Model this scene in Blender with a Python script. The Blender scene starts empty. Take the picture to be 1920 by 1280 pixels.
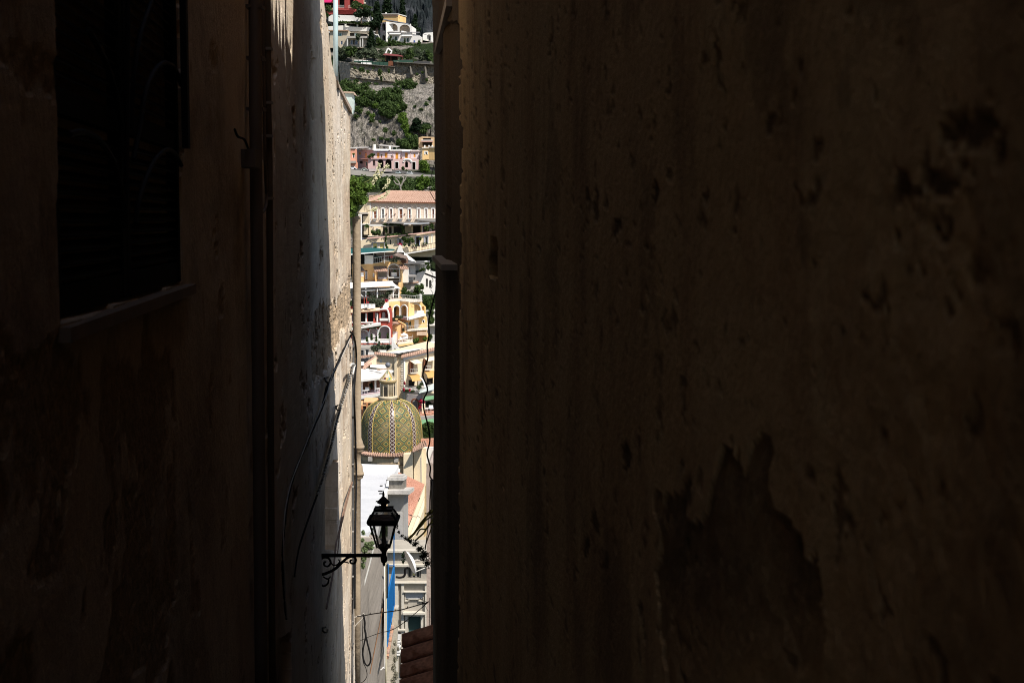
import bpy, math, random
import numpy as np
from mathutils import Vector, Matrix
from mathutils.geometry import tessellate_polygon
random.seed(7)
scene = bpy.context.scene
COL = scene.collection
# ---------------------------------------------------------------- camera
F = 2666.67                      # focal length in photo pixels (50 mm on 36 mm, 1920 px wide)
PITCH = math.atan2(640 - 417, F)
CP, SP = math.cos(PITCH), math.sin(PITCH)
cam_d = bpy.data.cameras.new('camera')
cam_d.lens = 50; cam_d.sensor_width = 36
cam_d.clip_start = 0.05; cam_d.clip_end = 6000
cam = bpy.data.objects.new('camera', cam_d); COL.objects.link(cam)
cam.location = (0, 0, 0); cam.rotation_euler = (math.pi / 2 - PITCH, 0, 0)
cam_d.dof.use_dof = True; cam_d.dof.focus_distance = 110; cam_d.dof.aperture_fstop = 9
scene.camera = cam
# ---------------------------------------------------------------- sky, sun, exposure
SUN_EL, SUN_AZ = math.radians(52), math.radians(47)
world = bpy.data.worlds.new('World'); scene.world = world; world.use_nodes = True
wn = world.node_tree
sky = wn.nodes.new('ShaderNodeTexSky'); sky.sky_type = 'NISHITA'; sky.sun_disc = False
sky.sun_elevation = SUN_EL; sky.sun_rotation = math.radians(90) + SUN_AZ
bg = wn.nodes['Background']; bg.inputs['Strength'].default_value = 0.085
wn.links.new(sky.outputs['Color'], bg.inputs['Color'])
sd = bpy.data.lights.new('sun', 'SUN'); sd.energy = 5.0; sd.angle = math.radians(0.5); sd.color = (1, 0.93, 0.83)
sun = bpy.data.objects.new('sun', sd); COL.objects.link(sun)
sdir = Vector((math.cos(SUN_EL) * math.cos(SUN_AZ), -math.cos(SUN_EL) * math.sin(SUN_AZ), math.sin(SUN_EL)))
sun.rotation_euler = sdir.to_track_quat('Z', 'Y').to_euler()
sun.location = (200, -100, 300)
scene.view_settings.view_transform = 'Standard'; scene.view_settings.look = 'None'
scene.view_settings.exposure = 0.42; scene.view_settings.gamma = 1
scene.view_settings.use_curve_mapping = False
scene.cycles.filter_width = 1.0; scene.cycles.use_denoising = True; scene.cycles.denoising_prefilter = 'NONE'; scene.cycles.max_bounces = 9; scene.cycles.diffuse_bounces = 6
# ---------------------------------------------------------------- projection helpers
def ray(px, py):
    u = (px - 960) / F; v = -(py - 640) / F
    return (u, CP + v * SP, v * CP - SP)
def P(px, py, Y):
    d = ray(px, py); k = Y / d[1]
    return Vector((d[0] * k, Y, d[2] * k))
def to_px(X, Y, Z):
    yc = Y * CP - Z * SP; zc = Z * CP + Y * SP
    return 960 + F * X / yc, 640 - F * zc / yc
class Pl:
    """a vertical plane through the point seen at (px,py) at depth Y, turned by yaw degrees"""
    def __init__(s, px, py, Y, yaw=0):
        s.o = P(px, py, Y); a = math.radians(yaw)
        s.t = Vector((math.cos(a), math.sin(a), 0)); s.n = Vector((math.sin(a), -math.cos(a), 0))
    def loc(s, px, py, d=0):
        r = Vector(ray(px, py)); o = s.o - s.n * d
        k = o.dot(s.n) / r.dot(s.n); w = r * k - o
        return (w.dot(s.t), w.z)
    def W(s, a, z, d=0):
        p = s.o + s.t * a - s.n * d
        return Vector((p.x, p.y, p.z + z))
    def pt(s, px, py, d=0):
        a, z = s.loc(px, py); return s.W(a, z, d)
# ---------------------------------------------------------------- objects
WL = {}
def thing(name, label, cat, loc=(0, 0, 0), group=None):
    o = bpy.data.objects.new(name, None); COL.objects.link(o); o.location = loc
    o.empty_display_size = 0.2
    o['label'] = label; o['category'] = cat
    if group: o['group'] = group
    WL[o.name] = Vector(loc); return o
def tag(o, label=None, cat=None, group=None, kind=None):
    if label: o['label'] = label
    if cat: o['category'] = cat
    if group: o['group'] = group
    if kind: o['kind'] = kind
    return o
def mesh(name, verts, faces, mat, parent=None, smooth=False):
    V = np.array([tuple(v) for v in verts], dtype=float) if not isinstance(verts, np.ndarray) else verts
    c = (V.min(0) + V.max(0)) / 2
    me = bpy.data.meshes.new(name)
    me.from_pydata((V - c).tolist(), [], faces if isinstance(faces, list) else faces.tolist())
    if mat: me.materials.append(mat)
    if smooth: me.polygons.foreach_set('use_smooth', [True] * len(me.polygons))
    me.update()
    o = bpy.data.objects.new(name, me); COL.objects.link(o)
    cw = Vector(c); WL[o.name] = cw
    if parent is not None:
        o.parent = parent; o.location = cw - WL[parent.name]
    else: o.location = cw
    return o
def dup(o, off, parent=None, deep=True):
    c = o.copy(); COL.objects.link(c)
    WL[c.name] = WL[o.name] + Vector(off)
    p = parent if parent is not None else o.parent
    if p is not None: c.parent = p; c.location = WL[c.name] - WL[p.name]
    else: c.location = WL[c.name]
    if deep:
        for ch in [x for x in o.children]:
            d = ch.copy(); COL.objects.link(d); d.parent = c; WL[d.name] = WL[ch.name] + Vector(off)
            for g in [x for x in ch.children]:
                e = g.copy(); COL.objects.link(e); e.parent = d; WL[e.name] = WL[g.name] + Vector(off)
    return c
class MB:
    """collects pieces of one mesh"""
    def __init__(s): s.v = []; s.f = []
    def add(s, v, f):
        n = len(s.v); s.v += [tuple(x) for x in v]; s.f += [tuple(i + n for i in q) for q in f]
    def hexa(s, p):   # 8 points: bottom 4, top 4
        s.add(p, [(3, 2, 1, 0), (4, 5, 6, 7), (0, 1, 5, 4), (1, 2, 6, 5), (2, 3, 7, 6), (3, 0, 4, 7)])
    def box(s, a, b):
        (x0, y0, z0), (x1, y1, z1) = a, b
        s.hexa([(x0, y0, z0), (x1, y0, z0), (x1, y1, z0), (x0, y1, z0), (x0, y0, z1), (x1, y0, z1), (x1, y1, z1), (x0, y1, z1)])
    def pbox(s, pl, x0, x1, y0, y1, d0, d1):
        """box on plane pl whose front face covers photo px x0..x1, y0..y1, from depth d0 to d1 (negative: proud)"""
        q = [pl.loc(x0, y1), pl.loc(x1, y1), pl.loc(x1, y0), pl.loc(x0, y0)]
        s.hexa([pl.W(*q[0], d0), pl.W(*q[1], d0), pl.W(*q[1], d1), pl.W(*q[0], d1), pl.W(*q[3], d0), pl.W(*q[2], d0), pl.W(*q[2], d1), pl.W(*q[3], d1)])
    def prism(s, poly, vec):
        n = len(poly); vec = Vector(vec)
        tri = tessellate_polygon([[Vector(p) for p in poly]])
        v = [Vector(p) for p in poly] + [Vector(p) + vec for p in poly]
        f = [tuple(t) for t in tri] + [tuple(i + n for i in reversed(t)) for t in tri]
        f += [(i, (i + 1) % n, (i + 1) % n + n, i + n) for i in range(n)]
        s.add(v, f)
    def bar(s, a, b, r, sides=4):
        s.tube([a, b], r, sides)
    def tube(s, pts, r, sides=6, cap=True):
        pts = [Vector(p) for p in pts]; rs = r if isinstance(r, (list, tuple)) else [r] * len(pts)
        rings = []
        up = Vector((0.31, 0.2, 0.93))
        for i, p in enumerate(pts):
            d = (pts[min(i + 1, len(pts) - 1)] - pts[max(i - 1, 0)]).normalized()
            a = d.cross(up)
            if a.length < 1e-3: a = d.cross(Vector((1, 0, 0)))
            a.normalize(); b = d.cross(a)
            rings.append([p + (a * math.cos(2 * math.pi * k / sides) + b * math.sin(2 * math.pi * k / sides)) * rs[i] for k in range(sides)])
        v = [q for rg in rings for q in rg]; f = []
        for i in range(len(pts) - 1):
            for k in range(sides):
                k2 = (k + 1) % sides
                f.append((i * sides + k, i * sides + k2, (i + 1) * sides + k2, (i + 1) * sides + k))
        if cap:
            f.append(tuple(reversed(range(sides)))); f.append(tuple(range((len(pts) - 1) * sides, len(pts) * sides)))
        s.add(v, f)
    def lathe(s, c, prof, sides=24, arc=(0, 2 * math.pi), sq=1.0, rot=0):
        c = Vector(c); full = abs(arc[1] - arc[0] - 2 * math.pi) < 1e-6; n = sides if full else sides + 1
        v = []
        for r, z in prof:
            for k in range(n):
                t = rot + arc[0] + (arc[1] - arc[0]) * k / sides
                v.append(c + Vector((r * math.cos(t), r * math.sin(t), z)))
        f = []
        for i in range(len(prof) - 1):
            for k in range(sides):
                k2 = (k + 1) % n
                f.append((i * n + k, i * n + k2, (i + 1) * n + k2, (i + 1) * n + k))
        s.add(v, f)
    def build(s, name, mat, parent=None, smooth=False):
        return mesh(name, s.v, s.f, mat, parent, smooth)
def pbox(name, pl, x0, x1, y0, y1, d0, d1, mat, parent):
    m = MB(); m.pbox(pl, x0, x1, y0, y1, d0, d1); return m.build(name, mat, parent)
def arch(x0, x1, yt, yb, n=9, ry=None):
    r = (x1 - x0) / 2; ry = ry or r; c = (x0 + x1) / 2
    return [(x0, yb)] + [(c - r * math.cos(math.pi * i / (n - 1)), yt + ry - ry * math.sin(math.pi * i / (n - 1))) for i in range(n)] + [(x1, yb)]
def rect(x0, x1, y0, y1): return [(x0, y1), (x0, y0), (x1, y0), (x1, y1)]
def walls(name, pl, outline, holes, D, mat, parent, th=0.3, ld=None, inner=None, top=True):
    """a building body: front wall with true openings, side walls running back D metres, and an inner wall behind the openings"""
    ld = ld if ld is not None else th
    O = [pl.loc(*p) for p in outline]; H = [[pl.loc(*p) for p in h] for h in holes]
    loops = [[Vector((a, z, 0)) for a, z in O]] + [[Vector((a, z, 0)) for a, z in h] for h in H]
    flat = [p for l in loops for p in l]
    tri = tessellate_polygon(loops)
    m = MB(); m.add([pl.W(p.x, p.y, 0) for p in flat], [tuple(t) for t in tri])
    if holes: m.add([pl.W(p.x, p.y, th) for p in flat], [tuple(reversed(t)) for t in tri])
    n = len(O)
    m.add([pl.W(a, z, 0) for a, z in O] + [pl.W(a, z, D) for a, z in O], [(i, (i + 1) % n, (i + 1) % n + n, i + n) for i in range(n)])
    for h in H:
        k = len(h)
        m.add([pl.W(a, z, 0) for a, z in h] + [pl.W(a, z, th) for a, z in h], [(i, (i + 1) % k, (i + 1) % k + k, i + k) for i in range(k)])
    triO = tessellate_polygon([[Vector((a, z, 0)) for a, z in O]])
    m.add([pl.W(a, z, D) for a, z in O], [tuple(reversed(t)) for t in triO])
    w = m.build(name, mat, parent)
    if holes:
        cx = sum(a for a, z in O) / n; cz = sum(z for a, z in O) / n
        S = [(cx + (a - cx) * 0.995, cz + (z - cz) * 0.995) for a, z in O]
        mesh('inner_wall', [pl.W(a, z, ld + 0.01) for a, z in S], [tuple(t) for t in triO], inner or mat, parent)
    return w
def rail(name, pts, h, mat, parent, sp=0.35, r=0.025, rt=0.04):
    """railing along world points"""
    m = MB(); pts = [Vector(p) for p in pts]
    for a, b in zip(pts, pts[1:]):
        L = (b - a).length; n = max(1, int(L / sp))
        m.bar(a + Vector((0, 0, h)), b + Vector((0, 0, h)), rt); m.bar(a + Vector((0, 0, .08)), b + Vector((0, 0, .08)), r)
        for i in range(n + 1):
            q = a.lerp(b, i / n); m.bar(q, q + Vector((0, 0, h)), r)
    return m.build(name, mat, parent)
# ---------------------------------------------------------------- materials
def _new(name):
    m = bpy.data.materials.new(name); m.use_nodes = True
    nt = m.node_tree; return m, nt, nt.nodes['Principled BSDF']
def _mix(nt, fac, a, b, mode='MIX'):
    n = nt.nodes.new('ShaderNodeMix'); n.data_type = 'RGBA'; n.blend_type = mode
    for s, v in ((0, fac), (6, a), (7, b)):
        if isinstance(v, bpy.types.NodeSocket): nt.links.new(v, n.inputs[s])
        elif s == 0: n.inputs[0].default_value = v
        else: n.inputs[s].default_value = (*v, 1) if len(v) == 3 else v
    return n.outputs[2]
def _noise(nt, scale, detail=5, rough=.6, stretch=(1, 1, 1), coord=None, dist=0):
    tc = coord or nt.nodes.new('ShaderNodeTexCoord').outputs['Object']
    mp = nt.nodes.new('ShaderNodeMapping'); mp.inputs['Scale'].default_value = stretch
    nt.links.new(tc, mp.inputs['Vector'])
    n = nt.nodes.new('ShaderNodeTexNoise'); n.inputs['Scale'].default_value = scale
    n.inputs['Detail'].default_value = detail; n.inputs['Roughness'].default_value = rough; n.inputs['Distortion'].default_value = dist
    nt.links.new(mp.outputs[0], n.inputs['Vector']); return n.outputs['Fac']
def _ramp(nt, fac, lo, hi):
    n = nt.nodes.new('ShaderNodeMapRange'); n.inputs['From Min'].default_value = lo; n.inputs['From Max'].default_value = hi
    nt.links.new(fac, n.inputs['Value']); return n.outputs['Result']
def _bump(nt, bs, h, dist, strength=1, prev=None):
    b = nt.nodes.new('ShaderNodeBump'); b.inputs['Distance'].default_value = dist; b.inputs['Strength'].default_value = strength
    nt.links.new(h, b.inputs['Height'])
    if prev is not None: nt.links.new(prev, b.inputs['Normal'])
    nt.links.new(b.outputs[0], bs.inputs['Normal']); return b.outputs[0]
def stucco(name, col, dirt=None, amt=.6, scale=.6, rough=.9, bump=.02, streak=.0, fine=6, sy=1):
    """painted plaster: cloudy weathering, drip stains, a little relief"""
    m, nt, bs = _new(name); col = tuple(col); dirt = dirt or tuple(c * .55 for c in col)
    f1 = _ramp(nt, _noise(nt, scale, 6, .65, (1, sy, 1)), .42, .78)
    c = _mix(nt, f1, col, tuple(a * (1 - amt) + b * amt for a, b in zip(col, dirt)))
    f2 = _ramp(nt, _noise(nt, scale * 2.2, 5, .6, (1, sy, .12)), .5, .8)
    k = nt.nodes.new('ShaderNodeMath'); k.operation = 'MULTIPLY'; nt.links.new(f2, k.inputs[0]); k.inputs[1].default_value = streak if streak else amt * .5
    c = _mix(nt, k.outputs[0], c, dirt)
    f3 = _noise(nt, fine, 3, .6, (1, sy, 1)); c = _mix(nt, .14, c, _mix(nt, f3, (0.25, .25, .25), (1, 1, 1)), 'OVERLAY')
    nt.links.new(c, bs.inputs['Base Color']); bs.inputs['Roughness'].default_value = rough
    bs.inputs['Specular IOR Level'].default_value = .25
    _bump(nt, bs, f3, bump); return m
def plain(name, col, rough=.6, metal=0, var=.25, scale=3, spec=.4):
    m, nt, bs = _new(name)
    f = _noise(nt, scale, 4)
    c = _mix(nt, f, tuple(x * (1 - var) for x in col), tuple(min(1, x * (1 + var)) for x in col))
    nt.links.new(c, bs.inputs['Base Color']); bs.inputs['Roughness'].default_value = rough; bs.inputs['Metallic'].default_value = metal
    bs.inputs['Specular IOR Level'].default_value = spec
    return m
def foliage(name, dark, light, scale=.8):
    m, nt, bs = _new(name)
    f = _ramp(nt, _noise(nt, scale, 4, .7), .35, .65)
    g = nt.nodes.new('ShaderNodeNewGeometry'); c = _mix(nt, f, dark, light)
    c = _mix(nt, _ramp(nt, g.outputs['Random Per Island'], -.6, 1.3), c, light)
    nt.links.new(c, bs.inputs['Base Color']); bs.inputs['Roughness'].default_value = .6
    bs.inputs['Specular IOR Level'].default_value = .15
    tr = nt.nodes.new('ShaderNodeBsdfTranslucent'); nt.links.new(c, tr.inputs['Color'])
    mx = nt.nodes.new('ShaderNodeMixShader'); mx.inputs[0].default_value = .3
    nt.links.new(bs.outputs[0], mx.inputs[1]); nt.links.new(tr.outputs[0], mx.inputs[2])
    nt.links.new(mx.outputs[0], nt.nodes['Material Output'].inputs['Surface']); return m
def glassy(name, col=(.02, .03, .035)):
    m, nt, bs = _new(name); bs.inputs['Base Color'].default_value = (*col, 1); bs.inputs['Roughness'].default_value = .12
    bs.inputs['Specular IOR Level'].default_value = .6; return m
def tilemat(name, col, sp=.25):
    """clay roof tiles"""
    m, nt, bs = _new(name)
    f = _noise(nt, 1.2, 5, .7); f2 = _noise(nt, 9, 2)
    c = _mix(nt, _ramp(nt, f, .35, .7), col, tuple(x * y for x, y in zip(col, (.6, .5, .45))))
    c = _mix(nt, _ramp(nt, f2, .4, .7), c, tuple(min(1, x * y) for x, y in zip(col, (1.35, 1.5, 1.6))))
    nt.links.new(c, bs.inputs['Base Color']); bs.inputs['Roughness'].default_value = .85; bs.inputs['Specular IOR Level'].default_value = .2
    _bump(nt, bs, f2, .04); return m
# ---------------------------------------------------------------- numpy noise
_R = np.random.RandomState(11); _T = _R.rand(256, 256)
def vnoise(x, y):
    xi = np.floor(x).astype(int); yi = np.floor(y).astype(int); fx = x - xi; fy = y - yi
    fx = fx * fx * (3 - 2 * fx); fy = fy * fy * (3 - 2 * fy)
    a = _T[xi & 255, yi & 255]; b = _T[(xi + 1) & 255, yi & 255]; c = _T[xi & 255, (yi + 1) & 255]; d = _T[(xi + 1) & 255, (yi + 1) & 255]
    return (a * (1 - fx) + b * fx) * (1 - fy) + (c * (1 - fx) + d * fx) * fy
def fbm(x, y, o=5, g=.55):
    s = 0; a = 1; t = 0
    for i in range(o):
        s = s + a * vnoise(x * 2 ** i + 17.3 * i, y * 2 ** i + 5.1 * i); t += a; a *= g
    return s / t
def inside(px, py, poly):
    r = np.zeros(px.shape, bool); n = len(poly)
    for i in range(n):
        x0, y0 = poly[i]; x1, y1 = poly[(i + 1) % n]
        c = (y0 > py) != (y1 > py)
        with np.errstate(divide='ignore', invalid='ignore'):
            r ^= c & (px < (x1 - x0) * (py - y0) / (y1 - y0 + 1e-9) + x0)
    return r
# ---------------------------------------------------------------- vegetation
def leaves(name, blobs, n, size, mat, parent=None, seed=1, shell=.55, droop=0, kind=None):
    """leaf-sized faces spread through blobs [(centre, (rx,ry,rz))]"""
    R = np.random.RandomState(seed); vol = np.array([b[1][0] * b[1][2] for b in blobs]); vol = vol / vol.sum()
    idx = R.choice(len(blobs), n, p=vol)
    C = np.array([tuple(b[0]) for b in blobs])[idx]; Rd = np.array([b[1] for b in blobs])[idx]
    d = R.normal(size=(n, 3)); d /= np.linalg.norm(d, axis=1)[:, None]
    rr = (shell + (1 - shell) * R.rand(n)) * (0.85 + .3 * R.rand(n))
    lump = 1 + .22 * np.sin(d[:, 0] * 5 + idx) * np.cos(d[:, 2] * 6 + idx * 2)
    c = C + d * Rd * (rr * lump)[:, None]
    a = R.normal(size=(n, 3)); a /= np.linalg.norm(a, axis=1)[:, None]
    a = a * .75 + np.cross(d, R.normal(size=(n, 3))) * .5
    a /= np.linalg.norm(a, axis=1)[:, None]
    b = np.cross(a, R.normal(size=(n, 3))); b /= np.linalg.norm(b, axis=1)[:, None]
    s = size * (.6 + .8 * R.rand(n))[:, None]
    V = np.empty((n, 4, 3)); V[:, 0] = c - a * s; V[:, 1] = c + b * s * .55; V[:, 2] = c + a * s; V[:, 3] = c - b * s * .55
    V[:, 2, 2] -= droop * s[:, 0]
    Fa = np.arange(n * 4).reshape(n, 4)
    o = mesh(name, V.reshape(-1, 3), Fa, mat, parent)
    if kind: o['kind'] = kind
    return o
# ================================================================ THE ALLEY
A = (740 - 960) / F              # direction of the alley: X = A*Y + c
CL, CR = -1.0, 0.5
def wall_y(px, py, c):           # depth at which the pixel's ray meets the wall X = A*Y + c
    r = ray(px, py); return c / (r[0] / r[1] - A)
def LW(px, py, off=0.03):
    return P(px, py, wall_y(px, py, CL + off))
def RW(px, py, off=0.03):
    return P(px, py, wall_y(px, py, CR - off))
def wallmat(name, plaster, light, dark, bare, bscale, rough=.92, sy=1, bs1=.55, fs=45, fa=.35):
    m, nt, bs = _new(name)
    at = nt.nodes.new('ShaderNodeAttribute'); at.attribute_name = 'peel'
    tc = nt.nodes.new('ShaderNodeTexCoord').outputs['Object']
    f1 = _ramp(nt, _noise(nt, .9, 8, .62, (1, sy, .35), tc), .38, .66)
    c = _mix(nt, f1, plaster, light)
    f7 = _ramp(nt, _noise(nt, 1.1, 7, .7, (1, sy * 1.5, .5), tc), .54, .72); c = _mix(nt, f7, c, tuple(x * .55 for x in plaster))
    f2 = _ramp(nt, _noise(nt, 1.6, 8, .72, (1, sy, .22), tc, .6), .5, .72)
    c = _mix(nt, f2, c, dark)
    f5 = _ramp(nt, _noise(nt, 5, 6, .7, (1, sy, .14), tc, .8), .58, .9); c = _mix(nt, f5, c, tuple(x * .8 for x in dark))
    f6 = _ramp(nt, _noise(nt, 1.4, 9, .75, (1, 1, .8), tc, .3), .52, .6); c = _mix(nt, .35, c, _mix(nt, f6, (.62, .6, .6), (.4, .4, .4)), 'OVERLAY')
    f4 = _noise(nt, fs, 4, .7, (1, 1 if fs > 20 else .06, 1), tc)
    c = _mix(nt, fa, c, _mix(nt, f4, (.2, .2, .2), (1, 1, 1)), 'OVERLAY')
    b = _mix(nt, _ramp(nt, _noise(nt, 28, 5, .75, (1, 1, 1), tc), .3, .7), tuple(x * .45 for x in bare), bare)
    c = _mix(nt, at.outputs['Fac'], c, b)
    nt.links.new(c, bs.inputs['Base Color']); bs.inputs['Roughness'].default_value = rough; bs.inputs['Specular IOR Level'].default_value = .15
    h = _noise(nt, bscale, 8, .65, (1, 1 if fs > 20 else .08, .6), tc)
    b1 = _bump(nt, bs, h, .05, bs1); _bump(nt, bs, f4, .012, .6, b1)
    return m
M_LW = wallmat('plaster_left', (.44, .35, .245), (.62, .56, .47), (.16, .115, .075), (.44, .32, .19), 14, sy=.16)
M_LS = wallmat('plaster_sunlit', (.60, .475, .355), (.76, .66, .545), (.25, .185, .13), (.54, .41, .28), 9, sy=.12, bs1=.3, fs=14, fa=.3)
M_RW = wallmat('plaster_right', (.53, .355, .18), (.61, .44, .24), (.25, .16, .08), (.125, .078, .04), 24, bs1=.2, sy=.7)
def heightwall(name, c, side, y0, y1, cols, rows, top, feat, mat, parent, bottom=lambda Y: -0.39 * Y - 1.8, back=6.0, end=True):
    """a wall face as a real relief: side=-1 recesses towards -X, +1 towards +X"""
    inv = np.linspace(1 / y0, 1 / y1, cols); Y1 = 1 / inv; back_last = back if end else 0
    topv = np.array([top(y) for y in Y1]); vis = np.minimum(topv, .18 * Y1 + .6); bot = np.array([bottom(y) for y in Y1])
    nr = int(rows * .9); t1 = np.linspace(0, 1, nr); t2 = np.linspace(0, 1, rows - nr + 1)[1:]
    Z = np.concatenate([bot[:, None] + (vis - bot)[:, None] * t1, vis[:, None] + (topv - vis)[:, None] * t2], 1)
    Y = np.repeat(Y1[:, None], rows, 1)
    X = A * Y + c
    px, py = to_px(X, Y, Z)
    d, peel = feat(px, py, Y, Z)
    X = X + side * d
    # returns: roof row and end column
    X = np.concatenate([X, X[:, -1:] + side * back], 1); Y = np.concatenate([Y, Y[:, -1:]], 1); Z = np.concatenate([Z, Z[:, -1:]], 1); peel = np.concatenate([peel, peel[:, -1:]], 1)
    X = np.concatenate([X, X[-1:] + side * back_last]); Y = np.concatenate([Y, Y[-1:]]); Z = np.concatenate([Z, Z[-1:]]); peel = np.concatenate([peel, peel[-1:]])
    nx, nz = X.shape; V = np.stack([X, Y, Z], -1).reshape(-1, 3)
    i = np.arange((nx - 1) * nz).reshape(nx - 1, nz)[:, :-1].ravel()
    Fa = np.stack([i, i + nz, i + nz + 1, i + 1], 1) if side < 0 else np.stack([i, i + 1, i + nz + 1, i + nz], 1)
    o = mesh(name, V, Fa, mat, parent)
    a = o.data.attributes.new('peel', 'FLOAT', 'POINT'); a.data.foreach_set('value', peel.ravel().astype(np.float32))
    return o
# ---- left building
def l_top(Y):
    return float(np.interp(Y, [1, 13.2, 13.8, 16.5, 17.5, 20.3, 22.6, 25.2, 33.4], [11, 11, 9, 7, 4.6, 3.28, 2.85, 2.46, 2.5]))
def l_feat(px, py, Y, Z):
    d = (fbm(Y * .5, Z * .4, 4) - .5) * .07 + (fbm(Y * np.where(Y < 11, 3, 1.2), Z * 3, 4) - .5) * .012
    wob = (fbm(Y * 6, Z * 6, 4) - .5)
    # bare patches low on the lit face and a few lost flakes
    n1 = fbm(Y * .8 + 3, Z * 1.7, 5) + (vnoise(Y * 5, Z * .9) - .5) * .18
    edge = np.interp(px, [560, 600, 630, 660], [640, 575, 560, 520]); low = np.interp(px, [560, 603, 625, 660], [700, 715, 655, 600])
    zone = 1 / (1 + np.exp(-(py - edge) / 14)) * 1 / (1 + np.exp((py - low) / 12)) * (px > 585)
    peel = np.clip((n1 + zone * .75 - .84) * 30, 0, 1)
    nn = fbm(Y * 1.1 + 9, Z * 2.2 + 4, 5)
    peel = np.maximum(peel, np.clip((nn - .70) * 25, 0, 1))
    # plaster lost below and beside the window
    p2 = np.clip((fbm(Y * 2.2 + 30, Z * 2.2, 5) + np.clip((py - 480) / 900, -.2, .25) * (px < 330) - .72) * 25, 0, 1); peel = np.maximum(peel, p2 * (px < 420))
    gr = (Y < 11) * 1.0
    d = d + peel * np.where(Y < 11, .008, .022) + peel * (fbm(Y * np.where(Y < 11, 22, 2.5), Z * 22, 3) - .5) * np.where(Y < 11, .012, .022)
    cr = np.abs(fbm(Y * .55 + 12, Z * .35 + 3, 6, .62) - .5); ck = np.clip(1 - cr / .0035, 0, 1) * (fbm(Y * .35 + 77, Z * .8, 3) > .5) * (px > 340)
    d = d + ck * .03; peel = np.maximum(peel, ck * .8)
    sk = np.clip((fbm(Y * .9 + 5, Z * 2.6 + 60, 5, .7) - .70) * 20, 0, 1) * (px > 500); d = d + sk * .03; peel = np.maximum(peel, sk)
    # deep chips, taller than wide
    ch = np.clip((fbm(Y * 2.4 + 50, Z * 1.6 + 7, 4, .7) - .735) * 18, 0, 1); d = d + ch * .05 * (px > 500); peel = np.maximum(peel, ch * .9)
    crack = np.clip((zone > .4) * (fbm(Y * 3 + 80, Z * 2.5, 4) - .60) * 18, 0, 1); d = d + crack * .06
    # flaking crack near the shadow edge
    cx = 588 + 8 * np.sin(py / 37) + (py - 160) * .04
    e = np.exp(-((px - cx) / 3.0) ** 2) * (py > 110) * (py < 225); d = d + e * .03; peel = np.maximum(peel, np.clip(e * 1.3 - .2, 0, 1))
    # vertical joint where two house fronts meet
    d = d + .03 * np.exp(-((Y - (25.3 + .04 * np.sin(Z * 2))) / .05) ** 2) + .02 * (Y > 25.3)
    w = inside(px + wob * 10, py, [(100, -900), (344, -900), (345, 532), (112, 606)]); d = np.where(w, .07, d)
    n = inside(px, py, [(612, 1030), (612, 905), (618, 880), (625, 862), (632, 862), (633, 1032)]); d = np.where(n, .28, d)
    n = inside(px, py, [(500, 1300), (500, 1215), (548, 1180), (548, 1300)]); d = np.where(n, .1, d)
    return d, peel
lb = thing('house', 'tall old house left of the alley, flaking sunlit plaster and dark shuttered window', 'house', (-1.3, 15, -6))
heightwall('wall', CL, -1, 2.4, 10.6, 300, 300, l_top, l_feat, M_LW, lb, end=False)
heightwall('sunlit_wall', CL, -1, 10.6, 33.4, 430, 820, l_top, l_feat, M_LS, lb)
m = MB(); m.box((-7.2, -9, -4), (-1.19, 2.4, 11)); m.build('near_wall', M_LW, lb)
# parapet return with turquoise render at the far corner
c0 = LW(652, 196, -.02); M_TURQ = stucco('turquoise_render', (.50, .62, .60), (.30, .33, .30), .5, 3)
m = MB(); m.prism([P(645, 173, 33.5), P(664, 174, 33.5), P(663, 206, 33.5), P(661, 214, 33.5)], (0, .18, 0)); m.build('parapet', M_TURQ, lb)
m = MB(); m.prism([P(644, 171.5, 33.45), P(663, 172.5, 33.45), P(667.5, 179, 33.45), P(664, 178, 33.45), P(663, 175, 33.45), P(644, 174, 33.45)], (0, .3, 0)); m.build('coping', plain('coping_stone', (.42, .32, .25), .9), lb)
m = MB(); q = [LW(x, y, .03) for x, y in ((633, 150), (637, 160), (648, 181), (662, 208), (661, 214), (636, 164))]; m.prism(q, (-.25, 0, 0)); m.build('coping', bpy.data.materials['coping_stone'], lb)
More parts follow.
